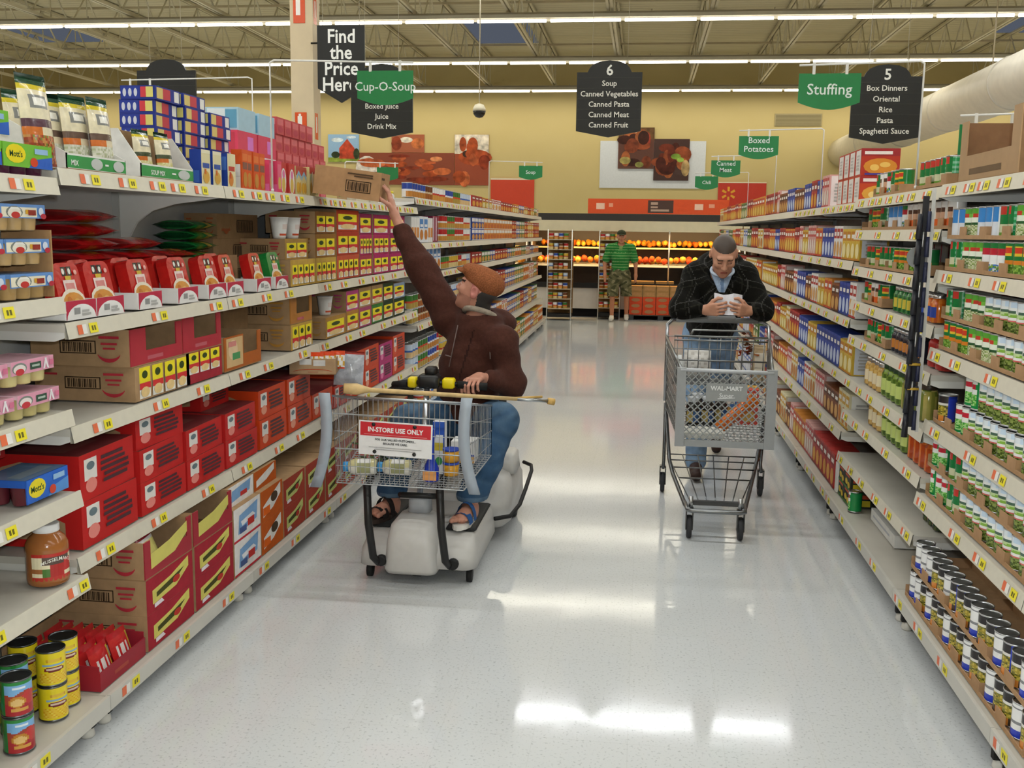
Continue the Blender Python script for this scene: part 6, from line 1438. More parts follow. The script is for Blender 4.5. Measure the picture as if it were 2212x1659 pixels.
# goods in the basket
zbk = .512
def lying_jar():
    b = MB(); T = Matrix.Rotation(PI/2, 4, 'Y')
    b.lathe([(.030, 0), (.036, .008), (.036, .10), (.028, .122), (.02, .128)], 14, lambda a, i: ('E8E4D6' if math.cos(a) > -.2 else 'D8CF9A'), 'jelly', T)
    b.lathe([(.0365, .025), (.0365, .085)], 14, lambda a, i: 'F2F0EA' if math.cos(a*2) > -.3 else 'A8A878', 'gloss', T, cap=False)
    b.lathe([(.022, .128), (.023, .129), (.023, .148), (.02, .15)], 12, '3E9AD8', 'plastic', T); return b.mesh('dressing_bottle')
DRB = lying_jar()
for i, (x, y) in enumerate(((-1.16, 4.325), (-1.005, 4.335))):
    o = place(DRB, 'dressing_bottle', 'pale dressing bottle lying in the scooter basket, %s one' % ['left', 'right'][i], 'bottle', (x, y, zbk+.05), 'F', 'bottles in the scooter basket', drz=PI+.15-.1*i)
def leaves(seed, n, rx, ry, rz, cols):
    r = random.Random(seed); b = MB()
    for i in range(n):
        c = V(r.uniform(-rx, rx), r.uniform(-ry, ry), r.uniform(.01, rz)); a = r.uniform(0, 2*PI); l = r.uniform(.03, .06); t = r.uniform(-.5, .8)
        d = V(math.cos(a)*math.cos(t), math.sin(a)*math.cos(t), math.sin(t)); s = d.cross(V(0, 0, 1)).normalized()*l*.35
        b.add([c, c+d*l*.5+s, c+d*l, c+d*l*.5-s], [(0,1,2,3), (3,2,1,0)], cols[r.randrange(len(cols))], 'leaf')
    return b
b = leaves(4, 90, .17, .06, .16, ['4E6A34', '6E8A4A', '3A5228', '8A9A6A', 'A8B08A'])
o = b.obj('salad_greens', None, (-1.1, 4.47, zbk+.03)); o['kind'] = 'stuff'; tag(o, 'loose leafy greens bag contents behind the dressing bottles', 'greens')
# blue and white cleaning box, spray bottle and orange tubs
cb2 = carton('cleaning_box', .055, .045, .24, 'F0F0EE', [('r', 0, .75, 1, 1, '2E5AB8'), ('r', .1, .45, .9, .6, 'E2C83A'), ('e', .5, .25, .3, .08, '4EA85A'), ('r', .85, 0, 1, 1, '2E5AB8')])
place(cb2, 'cleaning_box', 'tall white and blue cleaning box in the scooter basket', 'box', (-.885, 4.37, .53), 'F')
b = MB(); b.lathe([(.03, 0), (.036, .01), (.034, .06), (.016, .10), (.014, .18), (.018, .20)], 12, '1E3EB8', 'plastic'); b.box(-.05, .018, -.012, .012, .20, .235, '2A4AC0', 'plastic'); b.tube([(-.02, 0, .2), (-.045, 0, .17)], .005, '1E3EB8', 'plastic', 6); b.poly([(-.03, .01), (.03, .01), (.03, .05), (-.03, .05)], (0, -.037, 0), EX, EZ, 'E8A05A', 'plastic', .001)
place(b.mesh('spray_bottle'), 'spray_bottle', 'blue trigger spray bottle in the scooter basket', 'bottle', (-.905, 4.30, .515), 'F')
b = MB(); b.lathe([(.034, 0), (.036, .05)], 14, 'E8A52A', 'gloss'); b.lathe([(.038, .0505), (.038, .06)], 14, '2A4AB0', 'plastic'); TB = b.mesh('orange_tub')
for i in range(2): place(TB, 'orange_tub', 'orange tub with blue lid in the scooter basket, %s' % ['lower', 'upper'][i], 'tub', (-.825, 4.345, .535+.0615*i), 'F', 'orange tubs in the basket')
WT2 = carton('white_carton_goods', .11, .12, .10, 'EDECEA', [('r', 0, .0, 1, .3, 'E8A52A'), ('r', 0, .3, 1, .4, '2A4AB0')])
place(WT2, 'white_carton_goods', 'white and orange carton at the right of the scooter basket', 'carton', (-.80, 4.50, .555), 'F')
# walking stick laid across the basket
b = MB(); p0, p1 = V(-1.28, 4.225, .930), V(-.42, 4.62, .84)
b.tube([p0, p0.lerp(p1, .06), p0.lerp(p1, .12), p0.lerp(p1, .5), p0.lerp(p1, .84)], [.022, .026, .011, .010, .009], 'D2B27A', 'wood', 10); st_ = b
o = MB(); o.v = list(b.v); o.f = list(b.f); o.c = list(b.c); o.m = list(b.m); o.s = list(b.s)
ws = empty('walking_stick', tuple(p0)); tag(ws, 'wooden walking stick laid across the scooter basket rim', 'walking stick')
wobj(o, 'shaft', ws)
b = MB(); q = p0.lerp(p1, .84); b.tube([q, p1], .009, 'B8BCC0', 'steel', 8); b.tube([p1, p1+V(.03, .01, -.006)], .016, 'C9A25A', 'wood', 10); b.tube([p0.lerp(p1, .8), p0.lerp(p1, .97)+V(0, 0, .018)], .006, 'C9A25A', 'wood', 8); wobj(b, 'metal_end', ws)

# ------------------------------------------------------------------ shopping cart
ct = empty('shopping_cart', (.45, 5.85, 0)); tag(ct, 'grey wire shopping cart pushed by the man in the black jacket', 'shopping cart')
CG = '8E9090'; CD = '6A6C6E'
CF = 5.40                     # basket front
fl_, fr_ = .222, .690
A, B, C, D = (fl_, CF, .51), (fr_, CF, .50), (fr_+.005, CF-.015, .90), (fl_, CF-.015, .905)
rl, rr_ = .165, .765; CB = 6.22
E_, F_, G_, H_ = (rl, CB, .56), (rr_, CB, .555), (rr_+.01, CB+.03, .99), (rl-.01, CB+.03, .995)
def lattice(A, B, C, D, nx, r, col, w=1.0):
    """diamond lattice between two edges"""
    b = MB(); import itertools
    H = (V(*D)-V(*A)).length; W = (V(*B)-V(*A)).length; s = W/nx
    def P_(u, v): return lp(lp(A, B, u), lp(D, C, u), v)
    k = -int(H/s)-1
    while k <= nx:
        for sg in (1, -1):
            pts = []
            for j in range(9):
                v = j/8; x = k*s + v*H
                u = x/W if sg > 0 else 1-x/W
                if 0 <= u <= 1: pts.append(P_(u, v))
            if len(pts) >= 2: b.tube([pts[0], pts[-1]], r, col, 'plastic', 4, False)
        k += 1
    return b
wobj(lattice(A, B, C, D, 13, .0042, 'A2A4A2'), 'front_lattice', ct)['kind'] = 'stuff'
b = MB()
for q in ([D, C],): b.tube([(q[0][0]-.01, q[0][1]+.03, q[0][2]), q[0], q[1], (q[1][0]+.01, q[1][1]+.03, q[1][2])], .011, 'C2C4C6', 'plastic', 8)
for q in ([A, D], [B, C]): b.box(min(q[0][0], q[1][0])-.024, max(q[0][0], q[1][0])+.024, CF-.022, CF+.012, .49, .915, '9EA0A0', 'plastic')
b.box(fl_, fr_, CF-.012, CF+.010, .49, .525, '9EA0A0', 'plastic'); wobj(b, 'front_frame', ct)
def cside(P0, P1, P2, P3, nu, nv):
    b = MB()
    for i in range(nu+1): t = i/nu; b.tube([lp(P0, P1, t), lp(P3, P2, t)], .0022, CG, 'steel', 4, False)
    for j in range(nv+1): t = j/nv; b.tube([lp(P0, P3, t), lp(P1, P2, t)], .0032, CG, 'steel', 5, False)
    return b
wobj(cside(B, F_, G_, C, 22, 8), 'side_wires', ct)['kind'] = 'stuff'; wobj(cside(E_, A, D, H_, 22, 8), 'side_wires', ct)['kind'] = 'stuff'
wobj(cside(A, B, F_, E_, 14, 14), 'bottom_wires', ct)['kind'] = 'stuff'; wobj(cside(E_, F_, G_, H_, 12, 6), 'rear_wires', ct)['kind'] = 'stuff'
b = MB()
for q in ([C, G_], [H_, D]): b.tube(q, .008, CG, 'steel', 8)
wobj(b, 'basket_rim', ct)
# child seat gate inside the rear of the basket
b = MB()
for i in range(9): x = rl+.05+(rr_-rl-.1)*i/8; b.tube([(x, 6.02, .74), (x, 5.99, 1.02)], .003, CG, 'steel', 5)
for z, y in ((.74, 6.02), (.88, 6.005), (1.0, 5.992), (1.025, 5.99)): b.tube([(rl+.03, y, z), (rr_-.03, y, z)], .005, CG, 'steel', 6)
b.tube([(rl+.12, 6.0, 1.02), (rl+.14, 6.0, 1.06), (rr_-.14, 6.0, 1.06), (rr_-.12, 6.0, 1.02)], .007, CG, 'steel', 6)
wobj(b, 'child_seat_gate', ct)
# handle frame and bar
b = MB()
for x in (rl-.005, rr_+.01): b.tube([(x, 6.20, .60), (x, 6.26, .98), (x, 6.32, 1.06), (x+(.03 if x < .4 else -.03), 6.36, 1.085), (x+(.06 if x < .4 else -.06), 6.37, 1.09)], .012, 'A0A2A4', 'steel', 8)
wobj(b, 'handle_frame', ct)
b = MB(); b.tube([(rl+.05, 6.37, 1.09), (rr_-.05, 6.37, 1.09)], .017, '8A8C8C', 'plastic', 10); b.rbox(.40, .58, 6.352, 6.388, 1.085, 1.118, .012, '9A9C9C', 'plastic'); wobj(b, 'handle_bar', ct)
# chassis
for sx, xr, xf in ((-1, .165, .265), (1, .77, .585)):
    b = MB()
    b.tube([(xr, 6.24, .58), (xr-.004*sx, 6.31, .20), (xr, 6.28, .155)], .011, CD, 'steel', 8)
    b.tube([(xr, 6.20, .58), (xr+(xf-xr)*.3, 6.08, .26), (xr+(xf-xr)*.5, 5.9, .21), (xf, 5.36, .175), (xf+(.425-xf)*.12, 5.28, .17)], .012, CD, 'steel', 8)
    wobj(b, 'chassis_tube', ct)
b = MB(); b.tube([(.265, 5.40, .178), (.275, 5.275, .172), (.30, 5.262, .17), (.55, 5.262, .17), (.575, 5.275, .172), (.585, 5.40, .178)], .012, '8A8C8E', 'steel', 8); wobj(b, 'front_bar', ct)
b = MB(); b.box(.285, .565, 5.335, 5.365, .182, .204, '4A4A4A', 'rubber'); wobj(b, 'cross_bar', ct)
for x in (.295, .555):
    b = MB(); b.tube([(x, 5.33, .17), (x, 5.33, .23)], .012, 'C8CACC', 'steel', 8); wobj(b, 'caster_cap', ct)
tr_ = MB()
for i in range(7):
    t = i/6; tr_.tube([(.185+.565*t, 6.22, .262), (.29+.27*t, 5.36, .2)], .0035, CD, 'steel', 5)
for y, z in ((6.22, .262), (6.1, .253), (5.95, .243), (5.75, .228)):
    k = (6.22-y)/.86; tr_.tube([(.185+.105*k, y, z), (.75-.19*k, y, z)], .0045, CD, 'steel', 5)
wobj(tr_, 'lower_tray', ct)
for x, y in ((.29, 5.33), (.56, 5.33), (.165, 6.30), (.77, 6.30)):
    b = MB(); r = .062
    b.box(x-.02, x-.014, y-.02, y+.03, .05, .165, '4A4A4C', 'steel'); b.box(x+.014, x+.02, y-.02, y+.03, .05, .165, '4A4A4C', 'steel'); b.box(x-.02, x+.02, y-.02, y+.03, .160, .168, '4A4A4C', 'steel'); wobj(b, 'caster_fork', ct)
    b = MB(); b.lathe([(r*.3, -.012), (r*.95, -.013), (r, -.008), (r, .008), (r*.95, .013), (r*.3, .012)], 16, '38383A', 'rubber', Matrix.Translation((x, y+.012, r)) @ Matrix.Rotation(PI/2, 4, 'Y')); wobj(b, 'wheel', ct)
# store plate on the cart front
b = MB(); b.box(.352, .565, CF-.034, CF-.024, .745, .838, '9A9C9A', 'plastic')
b.text('WAL-MART', (.458, CF-.034, .803), EX, EZ, .032, 'E6E7E6', 'plastic', .001, .03); b.text('Super', (.458, CF-.034, .765), EX, EZ, .032, 'E6E7E6', 'plastic', .001, .01)
b.poly([(-.045, 0), (.045, .008), (.045, .012), (-.045, .004)], (.458, CF-.034, .755), EX, EZ, 'E6E7E6', 'plastic', .001); wobj(b, 'store_plate', ct)
# goods in the cart
b = MB()
b.box(0, .22, 0, .13, 0, .03, 'E9E6DC', 'kraft')
for i in range(6):
    for j in range(3): b.lathe([(.017, .03), (.014, .042), (.004, .048)], 8, 'EDEAE0', 'kraft', Matrix.Translation((.02+.036*i, .025+.04*j, 0)), cap=False)
tag(b.obj('egg_carton', None, (.245, 5.44, .525)), 'white egg carton at the bottom of the shopping cart', 'egg carton')
f_car = lambda u, v: 'E8761A' if (u*6+v*9) % 1 < .75 else 'C8501A'
me = pouch('carrot_bag', .065, .27, .05, f_car, 8, 14)
o = link('carrot_bag', me, None, (.435, 5.50, .565), (0, .82, 0)); tag(o, 'long orange bag leaning diagonally in the shopping cart', 'bag')
J_DK = jarm(.038, .17, '2E2A26', 'C9CCD0', lambda u: 'B8A05A' if u < .5 else '3A5A8A', name='dark_bottle')
for i, (x, y) in enumerate(((.30, 5.60), (.385, 5.64), (.46, 5.68), (.33, 5.74))): place(J_DK, 'dark_bottle', 'dark bottle standing in the shopping cart, %s' % ['leftmost', 'second from left', 'rightmost', 'rear'][i], 'bottle', (x, y, .55), 'F', 'dark bottles in the cart')
for i, (x, y, c) in enumerate(((.61, 5.70, 'C8483A'), (.62, 5.80, 'D8A23A'), (.50, 5.80, '4A7AB8'))):
    place(carton('food_carton', .11, .08, .20, c, [('r', .1, .5, .9, .9, 'EDE6DA'), ('e', .5, .25, .35, .18, 'C89A4A')]), 'food_carton', '%s food carton standing in the shopping cart' % ['red', 'yellow', 'blue'][i], 'carton', (x, y, .56), 'F', 'cartons in the cart')
f_wh = lambda u, v: 'DDD9D2' if (u*4+v*3) % 1 < .7 else 'C4BEB6'
place(pouch('white_bag', .16, .17, .07, f_wh), 'white_bag', 'crumpled white bag in the child seat of the cart', 'bag', (.34, 6.07, .76), 'F')
b = MB(); b.lathe([(.028, 0), (.03, .01), (.03, .10), (.012, .12), (.012, .14)], 10, 'E6E8E6', 'plastic'); place(b.mesh('white_bottle'), 'white_bottle', 'small white bottle in the child seat of the cart', 'bottle', (.235, 6.08, .76), 'F')
ob = leaves(9, 60, .05, .05, .14, ['B84A2A', 'C8743A', '7A3A22', 'D89A4A', '8A5A3A']).obj('dried_bunch', None, (.63, 6.1, .90)); ob['kind'] = 'stuff'; tag(ob, 'bunch of red and brown dried stems in the child seat', 'bouquet')
b = MB().box(rl+.03, rr_-.03, 6.03, 6.20, .735, .75, '7A7C7C', 'plastic'); wobj(b, 'child_seat', ct)
place(carton('brown_packet', .07, .05, .22, 'C8B08A', [('r', .1, .3, .9, .8, 'E6DCC8')]), 'brown_packet', 'tan packet standing at right of the cart child seat', 'packet', (.70, 6.06, .752), 'F')
# ------------------------------------------------------------------ people: blended limb volumes turned into one smooth surface
f32 = np.float32
def A3(p): return np.array(p, f32)
def d_cap(P, a, b, ra, rb):
    a = A3(a); b = A3(b); ab = b-a; L = float(ab @ ab) + 1e-12
    t = np.clip(((P-a) @ ab)/L, 0, 1)
    return np.linalg.norm(P-a-t[:, None]*ab, axis=1) - (ra+(rb-ra)*t)
def d_ell(P, c, r, M=None):
    q = P-A3(c)
    if M is not None: q = q @ M            # columns of M = local axes in world
    r = A3(r); k0 = np.linalg.norm(q/r, axis=1); k1 = np.linalg.norm(q/(r*r), axis=1)+1e-9
    return k0*(k0-1)/k1
def smin(a, b, k):
    h = np.clip(0.5+0.5*(b-a)/k, 0, 1)
    return b+(a-b)*h - k*h*(1-h)
def smax(a, b, k): return -smin(-a, -b, k)
def caps(P, L, k):
    d = None
    for q in L:
        e = d_cap(P, *q[:4]) if len(q) == 4 else d_ell(P, *q[1:])
        d = e if d is None else smin(d, e, k)
    return d
def nets(fn, lo, hi, h):
    lo = np.array(lo, float); n = np.ceil((np.array(hi)-lo)/h).astype(int)+1
    xs = [lo[i]+h*np.arange(n[i]) for i in range(3)]
    G = np.stack(np.meshgrid(*xs, indexing='ij'), -1).reshape(-1, 3).astype(f32)
    d = np.concatenate([fn(g) for g in np.array_split(G, max(1, len(G)//400000))]).reshape(n)
    ins = d < 0; c = n-1
    sl = lambda i, j, k: (slice(i, i+c[0]), slice(j, j+c[1]), slice(k, k+c[2]))
    cnt = sum(ins[sl(i, j, k)].astype(int) for i in (0, 1) for j in (0, 1) for k in (0, 1))
    act = (cnt > 0) & (cnt < 8)
    acc = np.zeros((*c, 3)); num = np.zeros(c)
    corners = [(i, j, k) for i in (0, 1) for j in (0, 1) for k in (0, 1)]
    for a in corners:
        for ax in range(3):
            if a[ax]: continue
            b = list(a); b[ax] = 1
            da, db = d[sl(*a)], d[sl(*b)]; cr = (da < 0) != (db < 0)
            t = np.where(cr, da/np.where(cr, da-db, 1), 0)
            for q in range(3): acc[..., q] += np.where(cr, a[q] + (t if q == ax else 0), 0)
            num += cr
    idx = -np.ones(c, int); idx[act] = np.arange(act.sum())
    ijk = np.argwhere(act); V_ = lo + h*(ijk + acc[act]/num[act][:, None])
    F = []
    for ax in range(3):
        u, v = (ax+1) % 3, (ax+2) % 3
        s0 = [slice(None)]*3; s1 = [slice(None)]*3; s0[ax] = slice(0, -1); s1[ax] = slice(1, None)
        a, b = ins[tuple(s0)], ins[tuple(s1)]
        for flip, m in ((False, a & ~b), (True, ~a & b)):
            e = np.argwhere(m); e = e[(e[:, u] > 0) & (e[:, v] > 0) & (e[:, u] < c[u]) & (e[:, v] < c[v])]
            if not len(e): continue
            def at(du, dv):
                q = e.copy(); q[:, u] -= du; q[:, v] -= dv; return idx[q[:, 0], q[:, 1], q[:, 2]]
            Q = np.stack([at(1, 1), at(0, 1), at(0, 0), at(1, 0)], 1)
            F.append(Q[:, ::-1] if flip else Q)
    return V_, np.concatenate(F)
def blob(name, root, pieces):
    """pieces: list of (fn, lo, hi, res, colour fn(centroids)->(N,3) or hex, material); joined as one mesh under root"""
    VV = []; FF = []; CC = []; MM = []; o = 0
    for fn, lo, hi, h, col, mat in pieces:
        v, f = nets(fn, lo, hi, h); cen = v[f].mean(1)
        c = np.tile(hx(col), (len(f), 1)) if isinstance(col, str) else col(cen)
        VV.append(v); FF.append(f+o); CC.append(c); MM += [mat]*len(f); o += len(v)
    v = np.concatenate(VV) - np.array(root.location if root is not None else (0, 0, 0)); f = np.concatenate(FF); c = np.concatenate(CC)
    me = bpy.data.meshes.new(name)
    me.from_pydata(v.tolist(), [], f.tolist())
    ks = sorted(set(MM)); 
    for k in ks: me.materials.append(MATS[k])
    me.polygons.foreach_set('material_index', [ks.index(k) for k in MM]); me.polygons.foreach_set('use_smooth', [True]*len(f))
    at = me.attributes.new('Col', 'FLOAT_COLOR', 'FACE'); at.data.foreach_set('color', np.concatenate([c, np.ones((len(c), 1))], 1).astype(f32).ravel())
    me.update()
    return link(name, me, root)
def frame(f, up=(0, 0, 1)):
    """axes (left, back, up) of a head or trunk that faces f; columns in world"""
    f = np.array(f, float); f /= np.linalg.norm(f); l = np.cross(up, f); l /= np.linalg.norm(l); u = np.cross(f, l)
    return np.stack([l, -f, u], 1).astype(f32)
def pick(c, *rules):
    """first matching mask wins; rules: (mask, hex) ..., default last"""
    out = np.tile(hx(rules[-1]), (len(c), 1))
    for m, col in reversed(rules[:-1]): out[m] = hx(col)
    return out
def head_piece(C, M, skin, hairfn, res=.0042, neck=None, stubble=None, mouth='A85A4E', k=1.0, down=.22, lids=None):
    C = A3(C)
    def fn(P):
        q = (P-C) @ M / k
        d = smin(d_ell(q, (0, .014, .032), (.074, .094, .086)), d_ell(q, (0, -.028, -.028), (.061, .066, .084)), .035)
        d = smin(d, d_ell(q, (0, -.048, -.086), (.044, .042, .036)), .03)
        d = smin(d, d_cap(q, (-.036, -.082, .030), (.036, -.082, .030), .012, .012), .018)          # brow
        for s in (-1, 1):
            d = smin(d, d_ell(q, (s*.042, -.068, -.02), (.02, .02, .022)), .02)                      # cheek
        for s in (-1, 1):
            d = smax(d, -d_ell(q, (s*.030, -.100, .006), (.017, .014, .011)), .010)                 # socket
            d = np.minimum(d, d_ell(q, (s*.030, -.080, .005), (.013, .012, .010)))                   # eyeball
        d = smin(d, d_cap(q, (0, -.090, .016), (0, -.112, -.026), .008, .012), .012)                # nose
        for s in (-1, 1): d = smin(d, d_ell(q, (s*.012, -.102, -.032), (.008, .010, .008)), .008)
        d = smin(d, d_cap(q, (-.018, -.089, -.060), (.018, -.089, -.060), .007, .007), .008)
        d = smin(d, d_cap(q, (-.016, -.087, -.072), (.016, -.087, -.072), .008, .008), .007)
        d = smin(d, d_ell(q, (0, -.078, -.104), (.02, .016, .015)), .02)                             # chin
        for s in (-1, 1):
            e = d_ell(q, (s*.078, .012, -.002), (.011, .022, .034)); e = smax(e, -d_ell(q, (s*.088, .008, .004), (.008, .012, .018)), .006)
            d = smin(d, e, .008)
        d = d*k
        if neck is not None: d = smin(d, d_cap(P, neck[0], neck[1], .056*k, .062*k), .03)
        return d
    def col(c):
        q = (c.astype(f32)-C) @ M / k; x, y, z = np.abs(q[:, 0]), q[:, 1], q[:, 2]
        if lids: return pick(c, ((np.abs(z+.001+.1*np.abs(x-.03)) < .0022) & (np.abs(x-.030) < .013) & (y < -.075), '3A2620'), ((np.hypot((x-.030)/.015, (z-.006)/.008) < 1) & (y < -.07), lids), ((x > .012) & (x < .05) & (np.abs(z-.027) < .005) & (y < -.06), '5A4234'), ((x < .020) & (np.abs(z+.066) < .008) & (y < -.083), mouth), (hairfn(q) & ~((x > .068) & (np.abs(z) < .04) & (np.abs(y-.012) < .03)), HAIRCOL[0]), ((z < -.04) & (y < .0) & (z > -.13), stubble or skin), skin)
        iris = (np.hypot(x-.030, z-.005) < .0062) & (y < -.088)
        eye = (np.hypot((x-.030)/.012, (z-.005)/.0055) < 1) & (y < -.078)
        brow = (x > .012) & (x < .05) & (np.abs(z-.026+.0*x) < .0055) & (y < -.06)
        lips = (x < .022) & (np.abs(z+.066) < .010) & (y < -.083)
        rules = [(iris, '2A1E18'), (eye, 'D8CFC8'), (brow, '3A2A22'), (lips, mouth)]
        rules.append(((x > .070) & (np.abs(z) < .036) & (np.abs(y-.012) < .028), 'C27C70'))
        h = hairfn(q)
        rules.append((h & ~((x > .068) & (np.abs(z) < .04) & (np.abs(y-.012) < .03)), None))
        if stubble: rules.append(((z < -.035) & (y < .0) & (z > -.13), stubble))
        rules = [r if r[1] else (r[0], HAIRCOL[0]) for r in rules]
        return pick(c, *rules, skin)
    r = .15*k
    lo = C - r; hi = C + r; lo = lo.copy(); lo[2] -= down-.15
    return (fn, lo, hi, res, col, 'skin')
HAIRCOL = ['2E2622']
def hand_list(w, d, n, s, curl=(.5, .6, .4), spread=.1, thumb=(.5, .5), k=1.0):
    """w wrist, d towards fingers, n out of the palm, s towards the thumb"""
    w, d, n, s = (np.array(q, float) for q in (w, d, n, s)); d /= np.linalg.norm(d); n -= d*(n@d); n /= np.linalg.norm(n); s = s-d*(s@d)-n*(s@n); s /= np.linalg.norm(s)
    L = []; PL = []
    for i in range(4):
        o = (.030-.0195*i); b = w + d*(.082-.004*abs(i-1))*k + s*o*k
        PL.append((w+s*o*.6*k, b, .016*k, .0125*k))
        ln = [.042, .047, .043, .034][i]; dirv = d + s*spread*(.5-i/3); a = 0; p = b; r = .0092-.0006*i*.7
        for j, cu in enumerate(curl):
            a += cu; q = p + (dirv*math.cos(a)+n*math.sin(a))*ln*[1, .7, .55][j]*k
            L.append((p, q, r*k, (r-.0008)*k)); p = q; r -= .0008
    b0 = w + (d*.02+s*.024)*k; b1 = b0 + (d*.032+s*.028+n*.012)*k; b2 = b1 + (d*.028*math.cos(thumb[0])+s*.012+n*.03*math.sin(thumb[0])+n*.008)*k; b3 = b2 + (d*.022*math.cos(thumb[1])-s*.004+n*.024*math.sin(thumb[1]))*k
    T = [(b0, b1, .014*k, .0115*k), (b1, b2, .0115*k, .0098*k), (b2, b3, .0098*k, .0082*k)]
    return PL, L, T
def hand_piece(w, d, n, s, skin, fore=None, res=.003, **kw):
    PL, L, T = hand_list(w, d, n, s, **kw)
    def fn(P):
        dd = caps(P, PL, .012)
        if fore is not None: dd = smin(dd, d_cap(P, fore, w, .032, .024), .02)
        for i in range(4): dd = smin(dd, caps(P, L[3*i:3*i+3], .004), .005)
        return smin(dd, caps(P, T, .006), .008)
    pts = np.array([q for a in PL+L+T for q in a[:2]] + ([fore] if fore is not None else []))
    return (fn, pts.min(0)-.045, pts.max(0)+.045, res, skin, 'skin')
def limb_piece(L, col, mat, k=.03, res=.008, wr=0.0, freq=55., seed=0., extra=None, cut=None):
    pts = np.array([q for a in L for q in (a[:2] if len(a) == 4 else (np.array(a[1])-np.array(a[2]).max(), np.array(a[1])+np.array(a[2]).max()))], float)
    def fn(P):
        d = caps(P, L, k)
        if extra is not None: d = extra(P, d)
        if wr: d = d + wr*(np.sin(P[:, 0]*freq+2.3*np.sin(P[:, 2]*freq*.45+seed)+seed)*np.sin(P[:, 2]*freq*.9+1.7*np.sin(P[:, 1]*freq*.6))*.7 + .5*np.sin(P[:, 2]*freq*1.3+P[:, 1]*freq*.8+seed))
        if cut is not None: d = np.maximum(d, cut(P))
        return d
    return (fn, pts.min(0)-.16, pts.max(0)+.16, res, col, mat)
def torus_piece(c, M, R, r, col, mat, res=.005, sq=(1, 1), drop=0.0):
    def fn(P):
        q = (P-A3(c)) @ M; rho = np.hypot(q[:, 0]/sq[0], q[:, 1]/sq[1])
        return np.hypot(rho-R, q[:, 2]-drop*q[:, 1])-r
    m = R*max(sq)+r+.03
    return (fn, np.array(c)-m, np.array(c)+m, res, col, mat)

# ------------------------------------------------------------------ the seated man reaching for the carton
pm = empty('person', (-.9, 5.2, .24)); tag(pm, 'man in brown hoodie and flat cap riding the scooter, reaching up to shelf', 'person')
SK = 'C98F78'
HC = (-.835, 5.13, 1.315); HM = frame((-.90, .22, .36))
HAIRCOL[0] = '3A3634'
hair1 = lambda q: ((q[:, 1] > .028) & (q[:, 2] > -.075)) | (q[:, 2] > .045)
LSh, LEl, LWr = (-.705, 5.07, 1.06), (-.645, 5.07, .845), (-.785, 4.868, .903)
RSh, REl, RWr = (-1.00, 5.25, 1.15), (-1.175, 5.30, 1.425), (-1.330, 5.345, 1.70)
lh = hand_piece(LWr, (-.2, -1, -.02), (0, -.1, -1), (-1, .2, 0), SK, fore=(-.735, 4.95, .882), curl=(.55, 1.1, .9), thumb=(.9, .9))
rh = hand_piece(RWr, (-.22, .05, .92), (-1, -.05, -.25), (.1, -1, 0), SK, fore=(-1.28, 5.335, 1.60), curl=(.05, .45, .45), spread=.30, thumb=(.5, .6))
legs_core = [((-.80, 5.20, .63), (-.68, 4.88, .69), .07, .05), ((-.68, 4.88, .69), (-.785, 4.665, .33), .045, .035), ((-1.0, 5.2, .63), (-1.13, 4.85, .67), .07, .05), ((-1.13, 4.85, .67), (-1.18, 4.68, .33), .045, .035)]
def foot(an, toe, side):
    an, toe = np.array(an, float), np.array(toe, float); d = toe-an; d[2] = 0; d /= np.linalg.norm(d); s = np.array((-d[1], d[0], 0))*side
    z = toe[2]; b = np.array((toe[0], toe[1], z)); L = [(an, an+np.array((0, 0, -.05))-d*.02, .036, .034), (an+d*.01+(0, 0, -.03), b-d*.055, .036, .026), (np.array((an[0], an[1], z+.012))-d*.03, b-d*.06, .030, .028)]
    T = [(b-d*.055+s*(.03-.0145*i), b-d*(.004+.009*i)+s*(.032-.0155*i)+(0, 0, -.004), [.013, .0105, .0095, .009, .0085][i], [.012, .0095, .0085, .008, .0075][i]) for i in range(5)]
    def fn(P): return smin(caps(P, L, .02), caps(P, T, .003), .008)
    pts = np.array([q for a in L+T for q in a[:2]])
    return (fn, pts.min(0)-.05, pts.max(0)+.05, .0036, SK, 'skin'), d, s
fL, dL, sL = foot((-.79, 4.665, .315), (-.815, 4.475, .284), -1)
fR, dR, sR = foot((-1.185, 4.68, .315), (-1.235, 4.51, .284), 1)
core = limb_piece([((-.9, 5.22, .64), (-.84, 5.17, 1.12), .10, .09), (RSh, REl, .045, .04), (REl, (-1.29, 5.335, 1.61), .04, .03), (LSh, LEl, .045, .04), (LEl, (-.738, 4.94, .884), .036, .028), ((-.84, 5.17, 1.12), (-.835, 5.15, 1.2), .08, .06)] + legs_core, SK, 'skin', res=.011)
blob('body', pm, [core, head_piece(HC, HM, SK, hair1, neck=((-.83, 5.145, 1.26), (-.835, 5.165, 1.12)), stubble='B5806C', mouth='A8645A'), lh, rh, fL, fR])
# hoodie
HOOD = '4A2C24'
def hood_extra(P, d): return d
hl = [((-.90, 5.20, .70), (-.87, 5.18, .92), .155, .165), ((-.87, 5.18, .92), (-.835, 5.165, 1.08), .165, .135), ((-.84, 5.165, 1.10), LSh, .085, .082), ((-.84, 5.17, 1.10), RSh, .085, .085), (LSh, LEl, .076, .068), (LEl, (-.738, 4.935, .886), .064, .046), (RSh, REl, .092, .076), (REl, (-1.283, 5.333, 1.60), .072, .054), ('e', (-.77, 5.26, 1.14), (.12, .09, .075)), ('e', (-.835, 5.15, 1.165), (.10, .095, .05))]
def ncut(P):     # neck opening
    q = (P-A3((-.84, 5.135, 1.215)))
    return -(np.sqrt((q[:, 0]/1.05)**2+q[:, 1]**2+(q[:, 2]/.6)**2)-.078)
seam = lambda c: pick(c, (np.abs((c[:, 0]+.905)+(c[:, 2]-1.0)*.10) < .004, '2E1A16'), HOOD)
